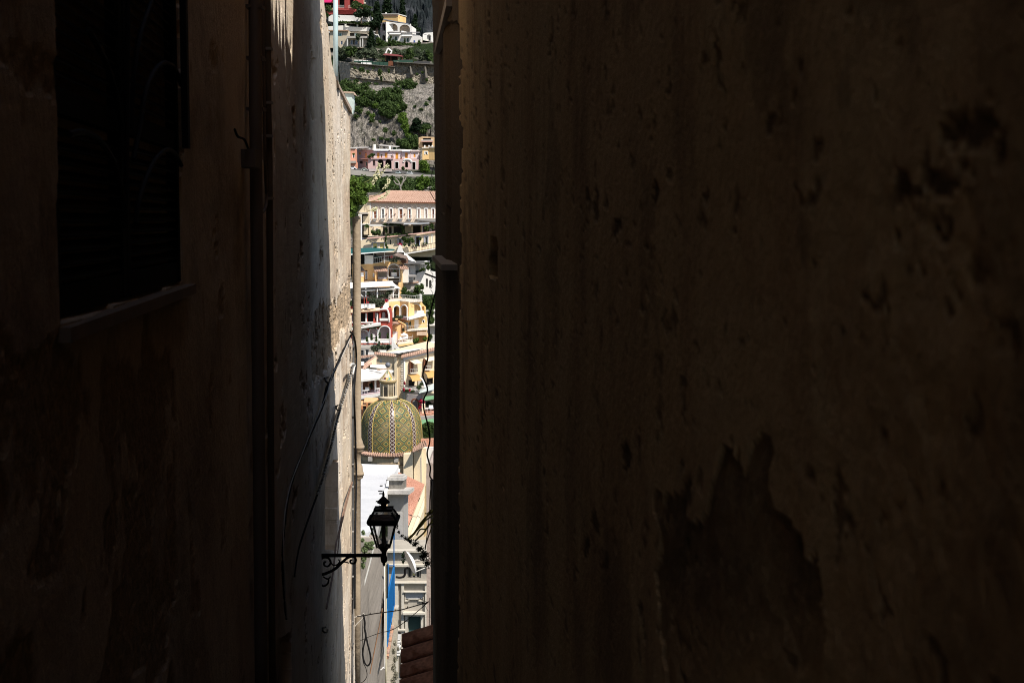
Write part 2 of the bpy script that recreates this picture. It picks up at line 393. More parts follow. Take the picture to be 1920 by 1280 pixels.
# ---- right building
def r_top(Y):
    if Y < 6.5: return 9.0
    if Y < 9.4: return 6.0
    if Y < 12.55: return 4.75 + .25 * math.sin(Y * 9)
    return 6.6
def r_feat(px, py, Y, Z):
    d = (fbm(Y * .6 + 9, Z * .5, 3) - .5) * .05 + (fbm(Y * 7, Z * 7, 4) - .5) * .004
    # broken plaster: the large patch low in the middle, smaller ones above
    wob = (fbm(Y * 5 + 3, Z * 5, 5) - .5) * 90
    big = [(1222, 915), (1262, 910), (1270, 955), (1292, 960), (1330, 905), (1365, 895), (1385, 820), (1410, 790), (1432, 830), (1440, 940), (1478, 985), (1515, 1030), (1530, 1150), (1515, 1320), (1260, 1320), (1225, 1180), (1240, 1040)]
    pl_ = inside(px + wob * .9 + (fbm(Y * 20, Z * 20, 3) - .5) * 40, py + wob * 1.1, big).astype(float)
    sp = np.clip((fbm(Y * 3.2 + 11, Z * 6, 6, .68) - .705) * 26, 0, 1)
    pits = np.clip((fbm(Y * 14 + 31, Z * 23, 4, .62) - .68) * 16, 0, 1)
    rough = np.clip((px - 1250) / 500, 0, 1) * (fbm(Y * 16, Z * 16, 4) - .5) * .03 * (py > 350)
    c2 = np.clip((fbm(Y * 2.2 + 71, Z * 2.0 + 3, 7, .62) - .60) * 40, 0, 1)
    peel = np.maximum(pl_ * (.35 + .55 * fbm(Y * 9, Z * 9, 4)) * (1 - .8 * np.clip((py - 1080) / 200, 0, 1)), np.maximum(np.maximum(sp * .8, pits * .6), c2 * .3))
    d = d + pl_ * .005 + pl_ * (fbm(Y * 14, Z * 14, 4) - .5) * .012 + sp * .004 + pits * .0025 + rough * .3
    tt = np.clip((Y - 15) / 2.9, 0, 1); d = d - tt * (.012 + .0042 * np.clip(2.7 - Z, 0, 12))
    h = inside(px, py, [(917, 445), (931, 448), (930, 520), (915, 522)]); d = np.where(h, .08, d)
    # the door and window bay at the far end: ragged reveal, deeper jamb; full peel paints its shade dark
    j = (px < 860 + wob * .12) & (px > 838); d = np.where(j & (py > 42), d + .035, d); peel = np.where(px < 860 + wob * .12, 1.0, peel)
    g = (px <= 830); d = np.where(g, d + .02 + .012 * np.sin(px * 1.6), d)
    return d, peel
rb = thing('house', 'tall old house right of the alley, pitted brown plaster in deep shade', 'house', (.8, 8, -4))
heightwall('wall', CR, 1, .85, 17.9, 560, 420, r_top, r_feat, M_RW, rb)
m = MB(); m.box((.62, -9, -4), (7, .85, 11.5)); m.build('near_wall', M_RW, rb)
m = MB(); m.box((.62, 17.95, -14), (6.5, 20.4, -3.7)); b = m; M_DARKPL = stucco('dark_plaster', (.10, .08, .06)); b.build('lower_wing', M_DARKPL, rb)  # darkened to cut the light it bounces onto the left wall
m = MB(); m.box((-.1, 17.9, -14), (.6, 20.6, -3.75)); m.v = [(A * y + .5 if x < .3 else x, y, z) for x, y, z in m.v]; m.build('lower_corner', M_DARKPL, rb)
m = MB(); m.box((.2, 18.0, -14), (6.5, 22.3, -.05)); m.build('unseen_shadow_wing', stucco('shadow_wing_plaster', (.12, .10, .07)), rb)  # unseen wing added so its shadow falls low on the left wall
# grooved timber jamb strips at the far corner
M_WOOD = plain('old_timber', (.06, .045, .03), .85, var=.5, scale=8)
# ledge
M_LEDGE = plain('weathered_board', (.30, .25, .21), .8, var=.3, scale=6)
m = MB(); y0, y1 = 12.2, 15.6; za = P(840, 499, 12.4).z
xr = lambda y, o: A * y + CR - o
m.hexa([(xr(y0, -.12), y0, za - .03), (xr(y0, .10), y0, za - .03), (xr(y1, .085), y1, za - .03), (xr(y1, -.12), y1, za - .03),
        (xr(y0, -.12), y0, za + .02), (xr(y0, .10), y0, za + .02), (xr(y1, .085), y1, za + .02), (xr(y1, -.12), y1, za + .02)])
m.build('ledge', M_LEDGE, rb)
m = MB(); zb = P(840, 12, 12.4).z
m.hexa([(xr(y0, -.12), y0, zb - .03), (xr(y0, .05), y0, zb - .03), (xr(y1, .05), y1, zb - .03), (xr(y1, -.12), y1, zb - .03),
        (xr(y0, -.12), y0, zb + .06), (xr(y0, .05), y0, zb + .06), (xr(y1, .05), y1, zb + .06), (xr(y1, -.12), y1, zb + .06)])
m.build('lintel', M_LEDGE, rb)
# ---- stepped ground of the alley
st = MB(); y = -9.0; z = 1.2 - 1.6 if False else -1.6 + .42 * 0
def gz(y): return -1.62 - (0 if y < 0 else .42 * y)
while y < 40:
    zt = gz(y); n = .5 if y >= 0 else 9
    st.box((A * y - 1.3, y, zt - 1.0), (A * y + (.9 if y < 17 else 2.5), y + n, zt)); y += n
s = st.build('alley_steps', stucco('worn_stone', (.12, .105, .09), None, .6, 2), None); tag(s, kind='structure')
# ---- reeds / agaves on the lower roof of the right house (their shadows fall on the lit plaster)
M_REED = foliage('reed_leaf', (.05, .07, .02), (.12, .12, .04), 3)
R = random.Random(5); m = MB()
for k in range(44):
    yy = 9.5 + 3.0 * R.random(); base = Vector((A * yy + CR + .12 + R.random() * .25, yy, 4.55)); h = .35 + .75 * R.random(); lean = Vector((R.uniform(-.12, .12), R.uniform(-.22, .22), h))
    w = Vector((0, .045 + .05 * R.random(), 0)); tip = base + lean; mid = base + lean * .55 + Vector((R.uniform(-.03, .03), 0, .05))
    m.add([base - w, base + w, mid + w * .8, tip, mid - w * .8], [(0, 1, 2, 3, 4)])
rp = thing('potted_reeds', 'row of stiff pointed leaves growing along the low roof edge of the right house', 'plant', (A * 11 + CR + .25, 11, 4.5))
m.build('leaf_blade', M_REED, rp); m = MB(); m.box((A * 11 + CR + .08, 9.5, 4.4), (A * 11 + CR + .5, 12.5, 4.75)); m.build('planter', plain('planter_clay', (.25, .12, .07), .9), rp)
m = MB(); zz = 6.55
# ================================================================ window of the left house
M_DARKW = plain('dark_green_paint', (.008, .008, .006), .85, var=.3, spec=.08); M_IRON = plain('black_iron', (.008, .007, .007), .7, 0, .3, 9, .15)
M_SILL = plain('sill_stone', (.20, .15, .11), .85, var=.35, scale=5)
wx0, wx1 = wall_y(110, 300, CL), wall_y(344, 300, CL)
def lx(y, o): return A * y + CL + o
wd = thing('shuttered_window', 'dark louvred double shutter behind a curved iron grille on the left wall', 'window', (lx(5.2, 0), 5.2, -.3))
def wsill_z(y): return float(np.interp(y, [wx0, wx1], [P(112, 612, wx0).z, P(345, 534, wx1).z]))
zs = wsill_z(wx0); ze = wsill_z(wx1); ztop = 1.9
def ybox(m, ya, yb, z0a, z0b, z1, oa, ob):
    m.hexa([(lx(ya, oa), ya, z0a), (lx(ya, ob), ya, z0a), (lx(yb, ob), yb, z0b), (lx(yb, oa), yb, z0b), (lx(ya, oa), ya, z1), (lx(ya, ob), ya, z1), (lx(yb, ob), yb, z1), (lx(yb, oa), yb, z1)])
ymid = (wx0 + wx1) / 2 - .1
for ya, yb in ((wx0, ymid), (ymid, wx1)):
    m = MB(); za = wsill_z(ya) + .02; zb = wsill_z(yb) + .02; zz = max(za, zb)
    ybox(m, ya + .01, ya + .08, za, za, ztop, -.07, -.02); ybox(m, yb - .08, yb - .01, zb, zb, ztop, -.07, -.02)
    ybox(m, ya + .08, yb - .08, za, zb, zz + .09, -.07, -.025); ybox(m, ya + .08, yb - .08, zz + .62, zz + .62, zz + .70, -.07, -.025)
    sh = m.build('shutter', M_DARKW, wd)
    sm = MB(); z = zz + .11
    while z < ztop:
        if not (zz + .58 < z < zz + .70):
            sm.hexa([(lx(ya + .08, -.068), ya + .08, z + .02), (lx(ya + .08, -.03), ya + .08, z - .008), (lx(yb - .08, -.03), yb - .08, z - .008), (lx(yb - .08, -.068), yb - .08, z + .02),
                     (lx(ya + .08, -.068), ya + .08, z + .028), (lx(ya + .08, -.03), ya + .08, z), (lx(yb - .08, -.03), yb - .08, z), (lx(yb - .08, -.068), yb - .08, z + .028)])
            if len(sm.f) >= 6:
                o = sm.build('slat', M_DARKW, sh); sm = MB()
        z += .045
m = MB(); ybox(m, wx0 - .05, wx1 + .12, zs - .05, ze - .05, max(zs, ze), -.06, .03)
m = MB(); za, zb = zs, ze
m.hexa([(lx(wx0 - .05, -.07), wx0 - .05, za - .045), (lx(wx0 - .05, .035), wx0 - .05, za - .045), (lx(wx1 + .1, .035), wx1 + .1, zb - .045), (lx(wx1 + .1, -.07), wx1 + .1, zb - .045),
        (lx(wx0 - .05, -.07), wx0 - .05, za), (lx(wx0 - .05, .035), wx0 - .05, za), (lx(wx1 + .1, .035), wx1 + .1, zb), (lx(wx1 + .1, -.07), wx1 + .1, zb)])
m.build('sill', M_SILL, wd)
def wline(pts, r, o=.0):   # px path on the left wall
    m = MB(); m.tube([LW(x, y, o) for x, y in pts], r, 6); return m
def curve(pts, n=6):       # catmull-rom in px
    out = []
    for i in range(len(pts) - 1):
        p0 = pts[max(i - 1, 0)]; p1 = pts[i]; p2 = pts[i + 1]; p3 = pts[min(i + 2, len(pts) - 1)]
        for k in range(n):
            t = k / n; out.append(tuple(.5 * (2 * b + (c - a) * t + (2 * a - 5 * b + 4 * c - d) * t * t + (3 * b - a - 3 * c + d) * t ** 3) for a, b, c, d in zip(p0, p1, p2, p3)))
    out.append(pts[-1]); return out
for pts in ([(165, 55), (195, 110), (215, 170), (228, 240)], [(285, 0), (262, 70), (250, 150), (245, 240)], [(130, 252), (160, 248), (190, 268), (215, 310), (232, 380)], [(340, 160), (325, 125), (300, 122), (275, 165), (262, 240), (250, 300)],
            [(340, 310), (325, 285), (308, 283), (285, 310), (262, 370), (255, 420)], [(240, -60), (238, 200), (236, 430)]):
    wline(curve(pts), .011, -.005).build('grille_bar', M_IRON, wd)
m = MB(); a = wx1 - .02
ybox(m, a - .02, a + .05, .35, .35, 1.9, -.0, .03); m.build('spring_hinge', M_IRON, wd)
# lower casement in the far niche of the left wall
nw = thing('niche_window', 'narrow dark window sunk into the lit part of the left wall above the lamp bracket', 'window', tuple(LW(622, 1030, -.2)))
m = MB(); q = [LW(x, y, -.24) for x, y in ((612, 1031), (634, 1033), (634, 860), (612, 860))]; m.add(q, [(0, 1, 2, 3)]); m.build('pane', plain('dark_pane', (.006, .006, .006), .95, spec=.02), nw)
for y in (905, 950, 995):
    m = MB(); m.bar(LW(613, y, -.2), LW(633, y - 1, -.2), .012); m.build('bar', M_IRON, nw)
# ================================================================ pipes and cables on the left wall
M_BROWNB = plain('sooty_pipe', (.10, .078, .055), .8, spec=.15); M_PIPE = stucco('pipe_render', (.33, .265, .19), (.17, .13, .09), .7, 2, bump=.02); M_BLK = plain('black_rubber', (.010, .010, .011), .85, var=.3, spec=.08); M_GREYC = plain('grey_conduit', (.07, .07, .07), .7, spec=.15)
M_CLIP = plain('pale_clip', (.26, .25, .24), .8); M_PALE = plain('pale_cord', (.42, .40, .37), .85); M_BROWNP = plain('brown_pipe', (.11, .08, .06), .6)
pp = thing('drainpipe', 'thick beige downpipe at the sunlit corner of the left house with two swollen joints', 'drainpipe', tuple(P(669, 1280, 33.7)))
def vtube(m, px0, py0, px1, py1, Y, r, sides=12, rings=None):
    a = P(px0, py0, Y); b = P(px1, py1, Y); m.tube([a, b], r, sides)
m = MB(); Yp = 33.7; k = Yp / F
rad = lambda w: w / 2 * k
path = []; rr = []
for y, w, x in ((405, 15, 668), (412, 17, 668.5), (418, 15.5, 668.5), (600, 15.5, 669), (820, 16, 669.5), (828, 18, 671), (836, 21, 672), (844, 21, 672), (847, 15, 670), (868, 15, 669), (874, 18, 671), (884, 20, 671), (894, 20, 671), (898, 15, 669), (1100, 15.5, 668.5), (1290, 16, 668)):
    path.append(P(x, y, Yp)); rr.append(rad(w))
m.tube(path, rr, 16); m.build('pipe', M_PIPE, pp, True)
for y in (838, 888):
    m = MB(); m.tube([P(672 if y < 850 else 671, y - 3, Yp), P(672 if y < 850 else 671, y + 3, Yp)], rad(23), 16); m.build('joint', M_PIPE, pp, True)
m = MB(); m.tube([P(671, 848, Yp - .02), P(680, 843, Yp - .02)], .02, 6); m.build('clip', M_PALE, pp)
def wpipe(name, label, pts, r, mat, off=.05, clips=(), cat='pipe', smooth=True, group=None):
    t = thing(name, label, cat, tuple(LW(*pts[-1], off)), group)
    cc = curve(pts); R0, R1 = r if isinstance(r, tuple) else (r, r); rj = random.Random(len(pts)); jt = .25 * (R0 != R1); m = MB(); m.tube([LW(x, y, off + (R0 * rj.uniform(-1, 1) * jt)) for x, y in cc], [(R0 + (R1 - R0) * i / (len(cc) - 1)) * (1 + rj.uniform(-jt, jt)) for i in range(len(cc))], 8); r = R0; m.build('run' if cat == 'pipe' else 'line', mat, t, smooth)
    for x, y in clips:
        p = LW(x, y, off); m = MB(); m.box((p.x - (off if r > .03 else .01), p.y - r * 1.5, p.z - .01), (p.x + r * 1.25, p.y + r * 1.5, p.z + .01)); m.build('clip', M_CLIP if r < .03 else M_BROWNP, t)
    return t
wpipe('wall_pipe', 'brown downpipe nearest the window on the dark part of the left wall', [(478, -60), (479, 200), (480, 300), (484, 700), (490, 1290)], .045, M_BROWNP, .06, [(479, 14), (480, 110), (481, 205)])
wpipe('wall_pipe', 'thick black pipe with clamps just before the sunlit plaster on the left wall', [(501, -60), (503, 200), (505, 300), (507, 700), (511, 1290)], .026, M_BROWNB, .035, [(502, 92), (503, 193), (503, 255), (504, 372)])
wpipe('wall_cable', 'thin brown cable between the two dark pipes that curls away at its lower end', [(492, -60), (494, 100), (497, 300), (500, 370), (496, 393), (490, 398)], .012, M_BROWNP, .06, cat='cable')
jb = thing('junction_box', 'small brown junction box on the brown pipe right of the window', 'box', tuple(LW(470, 312, .05)))
p = LW(470, 298, .05); m = MB(); m.box((p.x - .06, p.y - .1, p.z - .06), (p.x + .05, p.y + .12, p.z + .06)); m.build('case', M_BROWNP, jb)
m = MB(); m.tube([LW(x, y, .04) for x, y in curve([(440, 243), (446, 256), (458, 262), (466, 280)])], .008, 6); m.build('wire', M_BLK, jb)
cl = [(661, 870 + 42 * i) for i in range(10)]
wpipe('wall_cable', 'grey conduit running down beside the beige downpipe with pale clips', [(663, 640), (661, 800), (661.5, 1000), (660.5, 1280)], .024, M_GREYC, .04, cl, cat='cable')
wpipe('wall_cable', 'black cable arching out from the wall hook over the beige downpipe', [(657, 622), (663, 630), (667, 650), (668, 680), (666, 705), (664, 740), (666, 800), (667, 850), (668, 900), (666, 1000), (665, 1140)], .022, M_BLK, .09, [(667, 830), (668, 868), (668, 905), (667, 960), (666, 1020)], cat='cable')
wpipe('wall_cable', 'thick black cable bundle sweeping down across the lit plaster from the corner', [(658, 628), (650, 645), (640, 665), (629, 690), (622, 707), (612, 730), (605, 760), (588, 800), (572, 838), (548, 900), (536, 960), (530, 1040), (532, 1110), (537, 1160)], (.024, .008), M_BLK, .05, cat='cable')
wpipe('wall_cable', 'thin grey wire twisted along the black cable bundle', [(657, 634), (646, 658), (636, 680), (624, 700), (614, 735), (603, 762), (584, 806), (567, 850), (543, 915), (532, 990), (534, 1090), (538, 1158)], (.009, .004), M_PALE, .12, cat='cable')
# pale cord wrapped round a dark cable, bent in spiral turns
t = thing('wrapped_cable', 'dark cable wrapped in pale twisted cord hanging diagonally from a white hook', 'cable', tuple(LW(660, 684, .1)))
base = curve([(660, 688), (655, 712), (646, 740), (637, 770), (629, 800), (622, 832), (614, 862), (604, 900), (590, 940), (574, 985), (560, 1030), (552, 1080)])
m = MB(); m.tube([LW(x, y, .06) for x, y in base], [.022 - .015 * i / (len(base) - 1) for i in range(len(base))], 6); m.build('core', M_BLK, t)
m = MB(); sp = []
for i in range(len(base) * 5 - 5):
    a = base[i // 5]; b = base[i // 5 + 1]; f = (i % 5) / 5; sp.append(LW(a[0] + (b[0] - a[0]) * f + 1.6 * math.cos(i * 1.3), a[1] + (b[1] - a[1]) * f, .07 + .03 * math.sin(i * 1.3)))
m.tube(sp[:230], .012, 5); m.build('cord', M_PALE, t)
m = MB(); pth = [(662, 700), (664, 690), (666, 684), (664, 682), (660, 682), (657, 685)]; m.tube([LW(x, y, .12) for x, y in pth], .02, 6); m.build('hook', plain('white_ceramic', (.7, .7, .68), .4), t)
for i, (x, y) in enumerate(((617, 712), (637, 764), (612, 1180))):
    t = thing('wall_hook', ('curled iron hook holding the black cable bundle at the edge of the sunlight', 'curled iron hook holding the wrapped pale cord in the sunlit plaster', 'small iron hook near the foot of the left wall below the lamp')[i], 'hook', tuple(LW(x, y, .05)))
    m = MB(); m.tube([LW(x + 6 * math.cos(a) * .8 - 2, y + 5 * math.sin(a), .05 + .05 * math.sin(a)) for a in [j * .6 for j in range(9)]] + [LW(x - 9, y - 3, 0)], .013, 5); m.build('ring', M_IRON, t)
wpipe('wall_wire', 'paired rusty wires slanting down the lit wall between the niche and the downpipe', [(660, 903), (650, 935), (640, 975), (634, 1005), (630, 1020), (624, 1075), (612, 1140)], .014, plain('rusty_wire', (.22, .14, .1), .8), .05, cat='wire')
wpipe('wall_wire', 'second rusty wire of the pair ending in a small spiked knot', [(661, 903), (655, 925), (645, 965), (637, 1000), (633, 1040)], .010, bpy.data.materials['rusty_wire'], .08, cat='wire')
# ================================================================ street lamp on its scrolled bracket
YL = 18.8; KL = YL / F
lamp = thing('street_lamp', 'black iron lantern with glass sides on a scrolled bracket fixed to the left wall', 'street lamp', tuple(P(720, 1060, YL)))
def LP(x, y, dy=0): return P(x, y, YL + dy)
ca = LP(719.5, 1000)
def lathe_px(name, prof, mat, sides=6, smooth=False, rot=math.pi / 6, parent=None):
    m = MB(); m.lathe((ca.x, ca.y, 0), [(r * KL, P(720, y, YL).z) for r, y in prof], sides, rot=rot); return m.build(name, mat, parent or lamp, smooth)
lathe_px('finial', [(0, 919), (1.6, 922), (2.4, 927), (2, 930), (5, 933), (12, 939.5), (12.5, 942), (6, 945), (4.5, 949), (6, 953), (6, 956)], M_IRON, 10, True)
lathe_px('crown', [(5, 953), (22, 954), (25, 951.5), (25, 954.5), (22, 956.5)], M_IRON, 4, rot=math.pi / 4)
lathe_px('rim', [(33, 973), (41, 970), (42, 974), (39, 979), (34, 981), (32, 977), (33, 973)], M_IRON, 4, rot=math.pi / 4)
lathe_px('base', [(13, 1021), (12, 1026), (9, 1028), (5, 1034), (5, 1040), (7, 1046), (6, 1052), (3, 1055), (3, 1058), (0, 1062)], M_IRON, 8, True)
lathe_px('lamp_holder', [(0, 984), (3.5, 986), (4.2, 995), (3.4, 1003), (4.4, 1010), (5, 1024), (0, 1024)], M_IRON, 8)
# glass: see-through with a faint tint
mg, nt, bs = _new('lantern_glass'); bs.inputs['Base Color'].default_value = (.5, .42, .36, 1); bs.inputs['Roughness'].default_value = .1; bs.inputs['Alpha'].default_value = .3
mg2, nt, bs = _new('sooty_lantern_glass'); bs.inputs['Base Color'].default_value = (.06, .025, .02, 1); bs.inputs['Roughness'].default_value = .25; bs.inputs['Alpha'].default_value = .72
for i in range(4):
    a0 = math.pi / 4 + i * math.pi / 2; a1 = a0 + math.pi / 2
    def Q(r, y, a): return Vector((ca.x + r * KL * math.cos(a), ca.y + r * KL * math.sin(a), P(720, y, YL).z))
    m = MB(); m.bar(Q(24, 957, a0), Q(37, 972, a0), .014); m.bar(Q(33, 980, a0), Q(16.5, 1024, a0), .014); m.build('post', M_IRON, lamp)
    m = MB(); m.add([Q(24, 956, a0), Q(24, 956, a1), Q(36, 972, a1), Q(36, 972, a0)], [(0, 1, 2, 3)]); m.build('roof_pane', mg2, lamp)
    m = MB(); m.add([Q(32, 980, a0), Q(32, 980, a1), Q(16, 1023, a1), Q(16, 1023, a0)], [(0, 1, 2, 3)]); m.build('glass_pane', mg, lamp)
m = MB(); m.bar(LP(597, 1040.5), LP(722, 1040.5), 3.6 * KL, 8); m.build('arm', M_IRON, lamp)
m = MB(); m.box(tuple(LP(595, 1100) - Vector((.03, .03, 0))), tuple(LP(600, 1036) + Vector((.0, .03, 0)))); m.build('wall_plate', M_IRON, lamp)
def scroll(pts, r0, r1):
    c = curve(pts, 5); n = len(c); m = MB(); m.tube([LP(x, y) for x, y in c], [(r0 + (r1 - r0) * i / (n - 1)) * KL for i in range(n)], 6); m.build('scroll', M_IRON, lamp, True)
scroll([(598, 1078), (612, 1074), (628, 1066), (641, 1054), (652, 1045), (662, 1043), (667, 1048), (665, 1055), (658, 1055), (657, 1050), (661, 1049)], 3.2, 1.8)
scroll([(655, 1055), (645, 1053), (636, 1060), (620, 1070)], 1.2, 2)
scroll([(601, 1070), (600, 1052), (606, 1045), (616, 1046), (620, 1054), (615, 1061), (608, 1059), (608, 1053), (612, 1053)], 2.4, 1.6)
scroll([(618, 1050), (624, 1058), (632, 1058), (637, 1052), (634, 1048)], 1.6, 1.3)
scroll([(600, 1078), (600, 1090), (606, 1098), (614, 1094), (616, 1086), (610, 1083)], 2.4, 1.5)
scroll([(606, 1080), (614, 1085), (620, 1080)], 1.6, 1.2)
# ================================================================ things at the mouth of the alley
# light blue pole on the left roof
t = thing('pole', 'pale blue metal pole standing on the left roof edge against the hillside', 'pole', tuple(P(630, 155, 26)))
m = MB(); a = P(629.5, 170, 26); b = P(629, -60, 26); m.tube([a, b], 4.6 * 26 / F, 12); m.build('shaft', plain('pale_blue_paint', (.42, .55, .58), .35), t, True)
m = MB(); m.tube([a + Vector((0, 0, -.1)), a + Vector((0, 0, .25))], 5.6 * 26 / F, 12); m.build('foot', M_GREYC, t)
# shrub with white flower spikes growing on the far corner
M_SHRUB = foliage('shrub_leaf', (.03, .065, .012), (.12, .20, .04), 5); M_STEM = plain('stem_green', (.16, .17, .05), .8); M_FLOW = plain('cream_petal', (.72, .70, .48), .7, var=.1)
t = thing('flowering_shrub', 'dark green shrub rooted on top of the beige downpipe with cream flower spikes', 'shrub', tuple(P(667, 408, 33.7)))
KS = 33.8 / F
blobs = [(P(x - 3, y, 33.15), (rx * KS * 1.1, .25, ry * KS * 1.1)) for x, y, rx, ry in ((664, 365, 15, 20), (678, 358, 16, 14), (664, 388, 10, 16), (682, 374, 9, 9), (670, 342, 12, 10), (694, 350, 8, 6), (662, 400, 6, 9))]
leaves('foliage', blobs, 3600, .045, M_SHRUB, t, 3, .2)
fl = MB(); stm = MB(); R = random.Random(3)
for pts in ([(676, 345), (692, 338), (705, 325), (712, 308)], [(690, 345), (710, 330), (727, 309)], [(678, 362), (690, 352), (698, 345), (705, 333)], [(684, 372), (705, 366), (722, 352), (729, 337)], [(676, 378), (695, 378), (715, 372), (728, 360)], [(668, 380), (664, 376), (662, 373)], [(672, 350), (667, 342), (665, 336)], [(690, 395), (700, 394), (704, 390)]):
    c = curve(pts, 6); stm.tube([P(x, y, 33.7) for x, y in c], .008, 5)
    for x, y in c[len(c) * (1 if len(pts) < 4 else 3) // (3 if len(pts) < 4 else 5):]:
        for _ in range(6):
            q = P(x + R.uniform(-3.2, 3.2), y + R.uniform(-2.6, 2.6), 33.7 + R.uniform(-.05, .05)); s = .016
            fl.add([q + Vector((-s, 0, 0)), q + Vector((0, s * .6, s)), q + Vector((s, 0, 0)), q + Vector((0, -s * .6, -s * 1.4))], [(0, 1, 2, 3), (0, 2, 1), (0, 3, 2)])
stm.build('stem', M_STEM, t); tag(fl.build('petals', M_FLOW, t), kind='stuff')
# hanging black cable at the right corner
def hang(name, label, pts, Y, r, mat, cat='cable', sides=6):
    m = MB(); Ys = Y if isinstance(Y, (list, tuple)) else [Y, Y]
    c = curve(pts, 6); n = len(c); m.tube([P(x, y, Ys[0] + (Ys[-1] - Ys[0]) * i / (n - 1)) for i, (x, y) in enumerate(c)], r, sides)
    return tag(m.build(name, mat, None, True), label, cat)
hang('hanging_cable', 'heavy black cable dangling in bends down the corner of the right house', [(817, 545), (811, 570), (804, 600), (804.5, 625), (801, 648), (802, 672), (796, 688), (793, 705), (800, 722), (801, 734), (795, 747), (794, 762), (798, 780), (803, 800), (806, 825), (801, 848), (803, 862), (807, 876), (806, 892), (812, 900)], 17.8, 1.5 * 17.8 / F, M_BLK)
hang('thin_cable', 'thin black wire looping out from the corner of the right house above the villa roof', [(816, 300), (810, 325), (806, 345), (806, 358), (812, 370), (817, 378)], 17.8, .6 * 17.8 / F, M_BLK)
hang('thin_cable', 'black wire hanging straight down past the vine on the right', [(810, 900), (806, 930), (805, 965), (801, 1000), (797, 1030)], 17.8, .8 * 17.8 / F, M_BLK)
m = MB(); m.bar(P(797, 513, 17.8), P(818, 521, 17.7), 1.8 * 17.8 / F, 6); tag(m.build('iron_peg', plain('rusted_peg', (.10, .07, .03), .8), None), 'short rusty iron peg sticking out from the right corner below the board ledge', 'peg')
m = MB(); c = curve([(812, 480), (808, 500), (811, 520), (809, 540), (812, 560)], 10); m.tube([P(x + 1.5 * math.cos(i * 1.1), y, 17.8 + .02 * math.sin(i * 1.1)) for i, (x, y) in enumerate(c)], .5 * 17.8 / F, 5)
tag(m.build('twisted_wire', M_PALE, None), 'pale twisted wire coil hanging beside the rusty peg at the right corner', 'wire')
# vine
M_VSTEM = plain('vine_stem', (.42, .38, .08), .7, var=.4, scale=20); M_VLEAF = foliage('vine_leaf', (.012, .02, .008), (.03, .045, .015), 8)
t = thing('vine', 'thick yellow-green vine branches reaching out of the right corner beside the lantern', 'vine', tuple(P(808, 1005, 18.6)))
for pts, r in (([(814, 955), (800, 968), (788, 982), (776, 1000), (766, 1010)], 2.2), ([(812, 966), (798, 975), (790, 985), (770, 1005), (762, 1012)], 1.6), ([(812, 978), (803, 985), (795, 998), (782, 1010), (778, 1014)], 1.7), ([(812, 972), (800, 990), (788, 992), (781, 1003)], 1.4), ([(808, 955), (802, 962), (797, 962)], 1.3), ([(810, 985), (805, 1000), (799, 1018), (797, 1030)], 1.2)):
    c = curve(pts, 5); m = MB(); m.tube([P(x, y, 18.5) for x, y in c], r * 18.5 / F, 7); m.build('branch', M_VSTEM, t, True)
K2 = 18.5 / F
bl = [(P(x, y, 18.5), (rx * K2, .05, ry * K2)) for x, y, rx, ry in ((745, 986, 1.5, 4), (748, 997, 2, 4), (754, 1004, 4, 3), (761, 1010, 5, 4), (770, 1014, 6, 4), (779, 1019, 6, 5), (787, 1029, 8, 6), (796, 1040, 8, 8), (801, 1055, 7, 9), (792, 1045, 6, 5))]
leaves('foliage', [(c_, (a_ * 1.25, b_ * 1.5, d_ * 1.25)) for c_, (a_, b_, d_) in bl], 1300, .013, M_VLEAF, t, 9, .0)
# corrugated tile roof low on the right
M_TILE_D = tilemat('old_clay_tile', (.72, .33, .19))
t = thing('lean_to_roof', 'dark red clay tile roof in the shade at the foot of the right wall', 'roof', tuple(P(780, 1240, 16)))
M_TILE_P = tilemat('shade_pan_tile', (.22, .10, .06))  # pan tiles coloured darker to paint the shade between the ridges
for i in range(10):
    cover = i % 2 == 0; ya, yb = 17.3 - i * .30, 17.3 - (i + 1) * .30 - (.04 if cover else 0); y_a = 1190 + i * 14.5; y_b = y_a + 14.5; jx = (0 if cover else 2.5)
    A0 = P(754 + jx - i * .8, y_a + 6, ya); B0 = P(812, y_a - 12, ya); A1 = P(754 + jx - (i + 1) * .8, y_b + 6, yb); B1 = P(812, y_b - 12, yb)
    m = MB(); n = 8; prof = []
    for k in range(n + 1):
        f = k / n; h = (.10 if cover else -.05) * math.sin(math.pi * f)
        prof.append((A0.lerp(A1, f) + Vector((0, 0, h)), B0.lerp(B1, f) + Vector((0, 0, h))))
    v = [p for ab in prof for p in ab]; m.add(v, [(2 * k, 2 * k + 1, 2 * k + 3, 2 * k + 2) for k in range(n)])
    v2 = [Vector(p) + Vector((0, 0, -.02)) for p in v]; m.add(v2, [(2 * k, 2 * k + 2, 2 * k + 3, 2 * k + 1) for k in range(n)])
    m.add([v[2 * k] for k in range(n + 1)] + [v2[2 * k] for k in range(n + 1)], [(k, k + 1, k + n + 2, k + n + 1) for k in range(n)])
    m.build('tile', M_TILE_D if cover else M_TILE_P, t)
# plain grey pipe at the bottom right corner of the wall
hang('grey_pipe', 'thin pale pipe running down the corner of the right house beside the tile roof', [(806, 1120), (806, 1180), (807, 1290)], 17.7, .9 * 17.7 / F, M_GREYC, 'pipe')
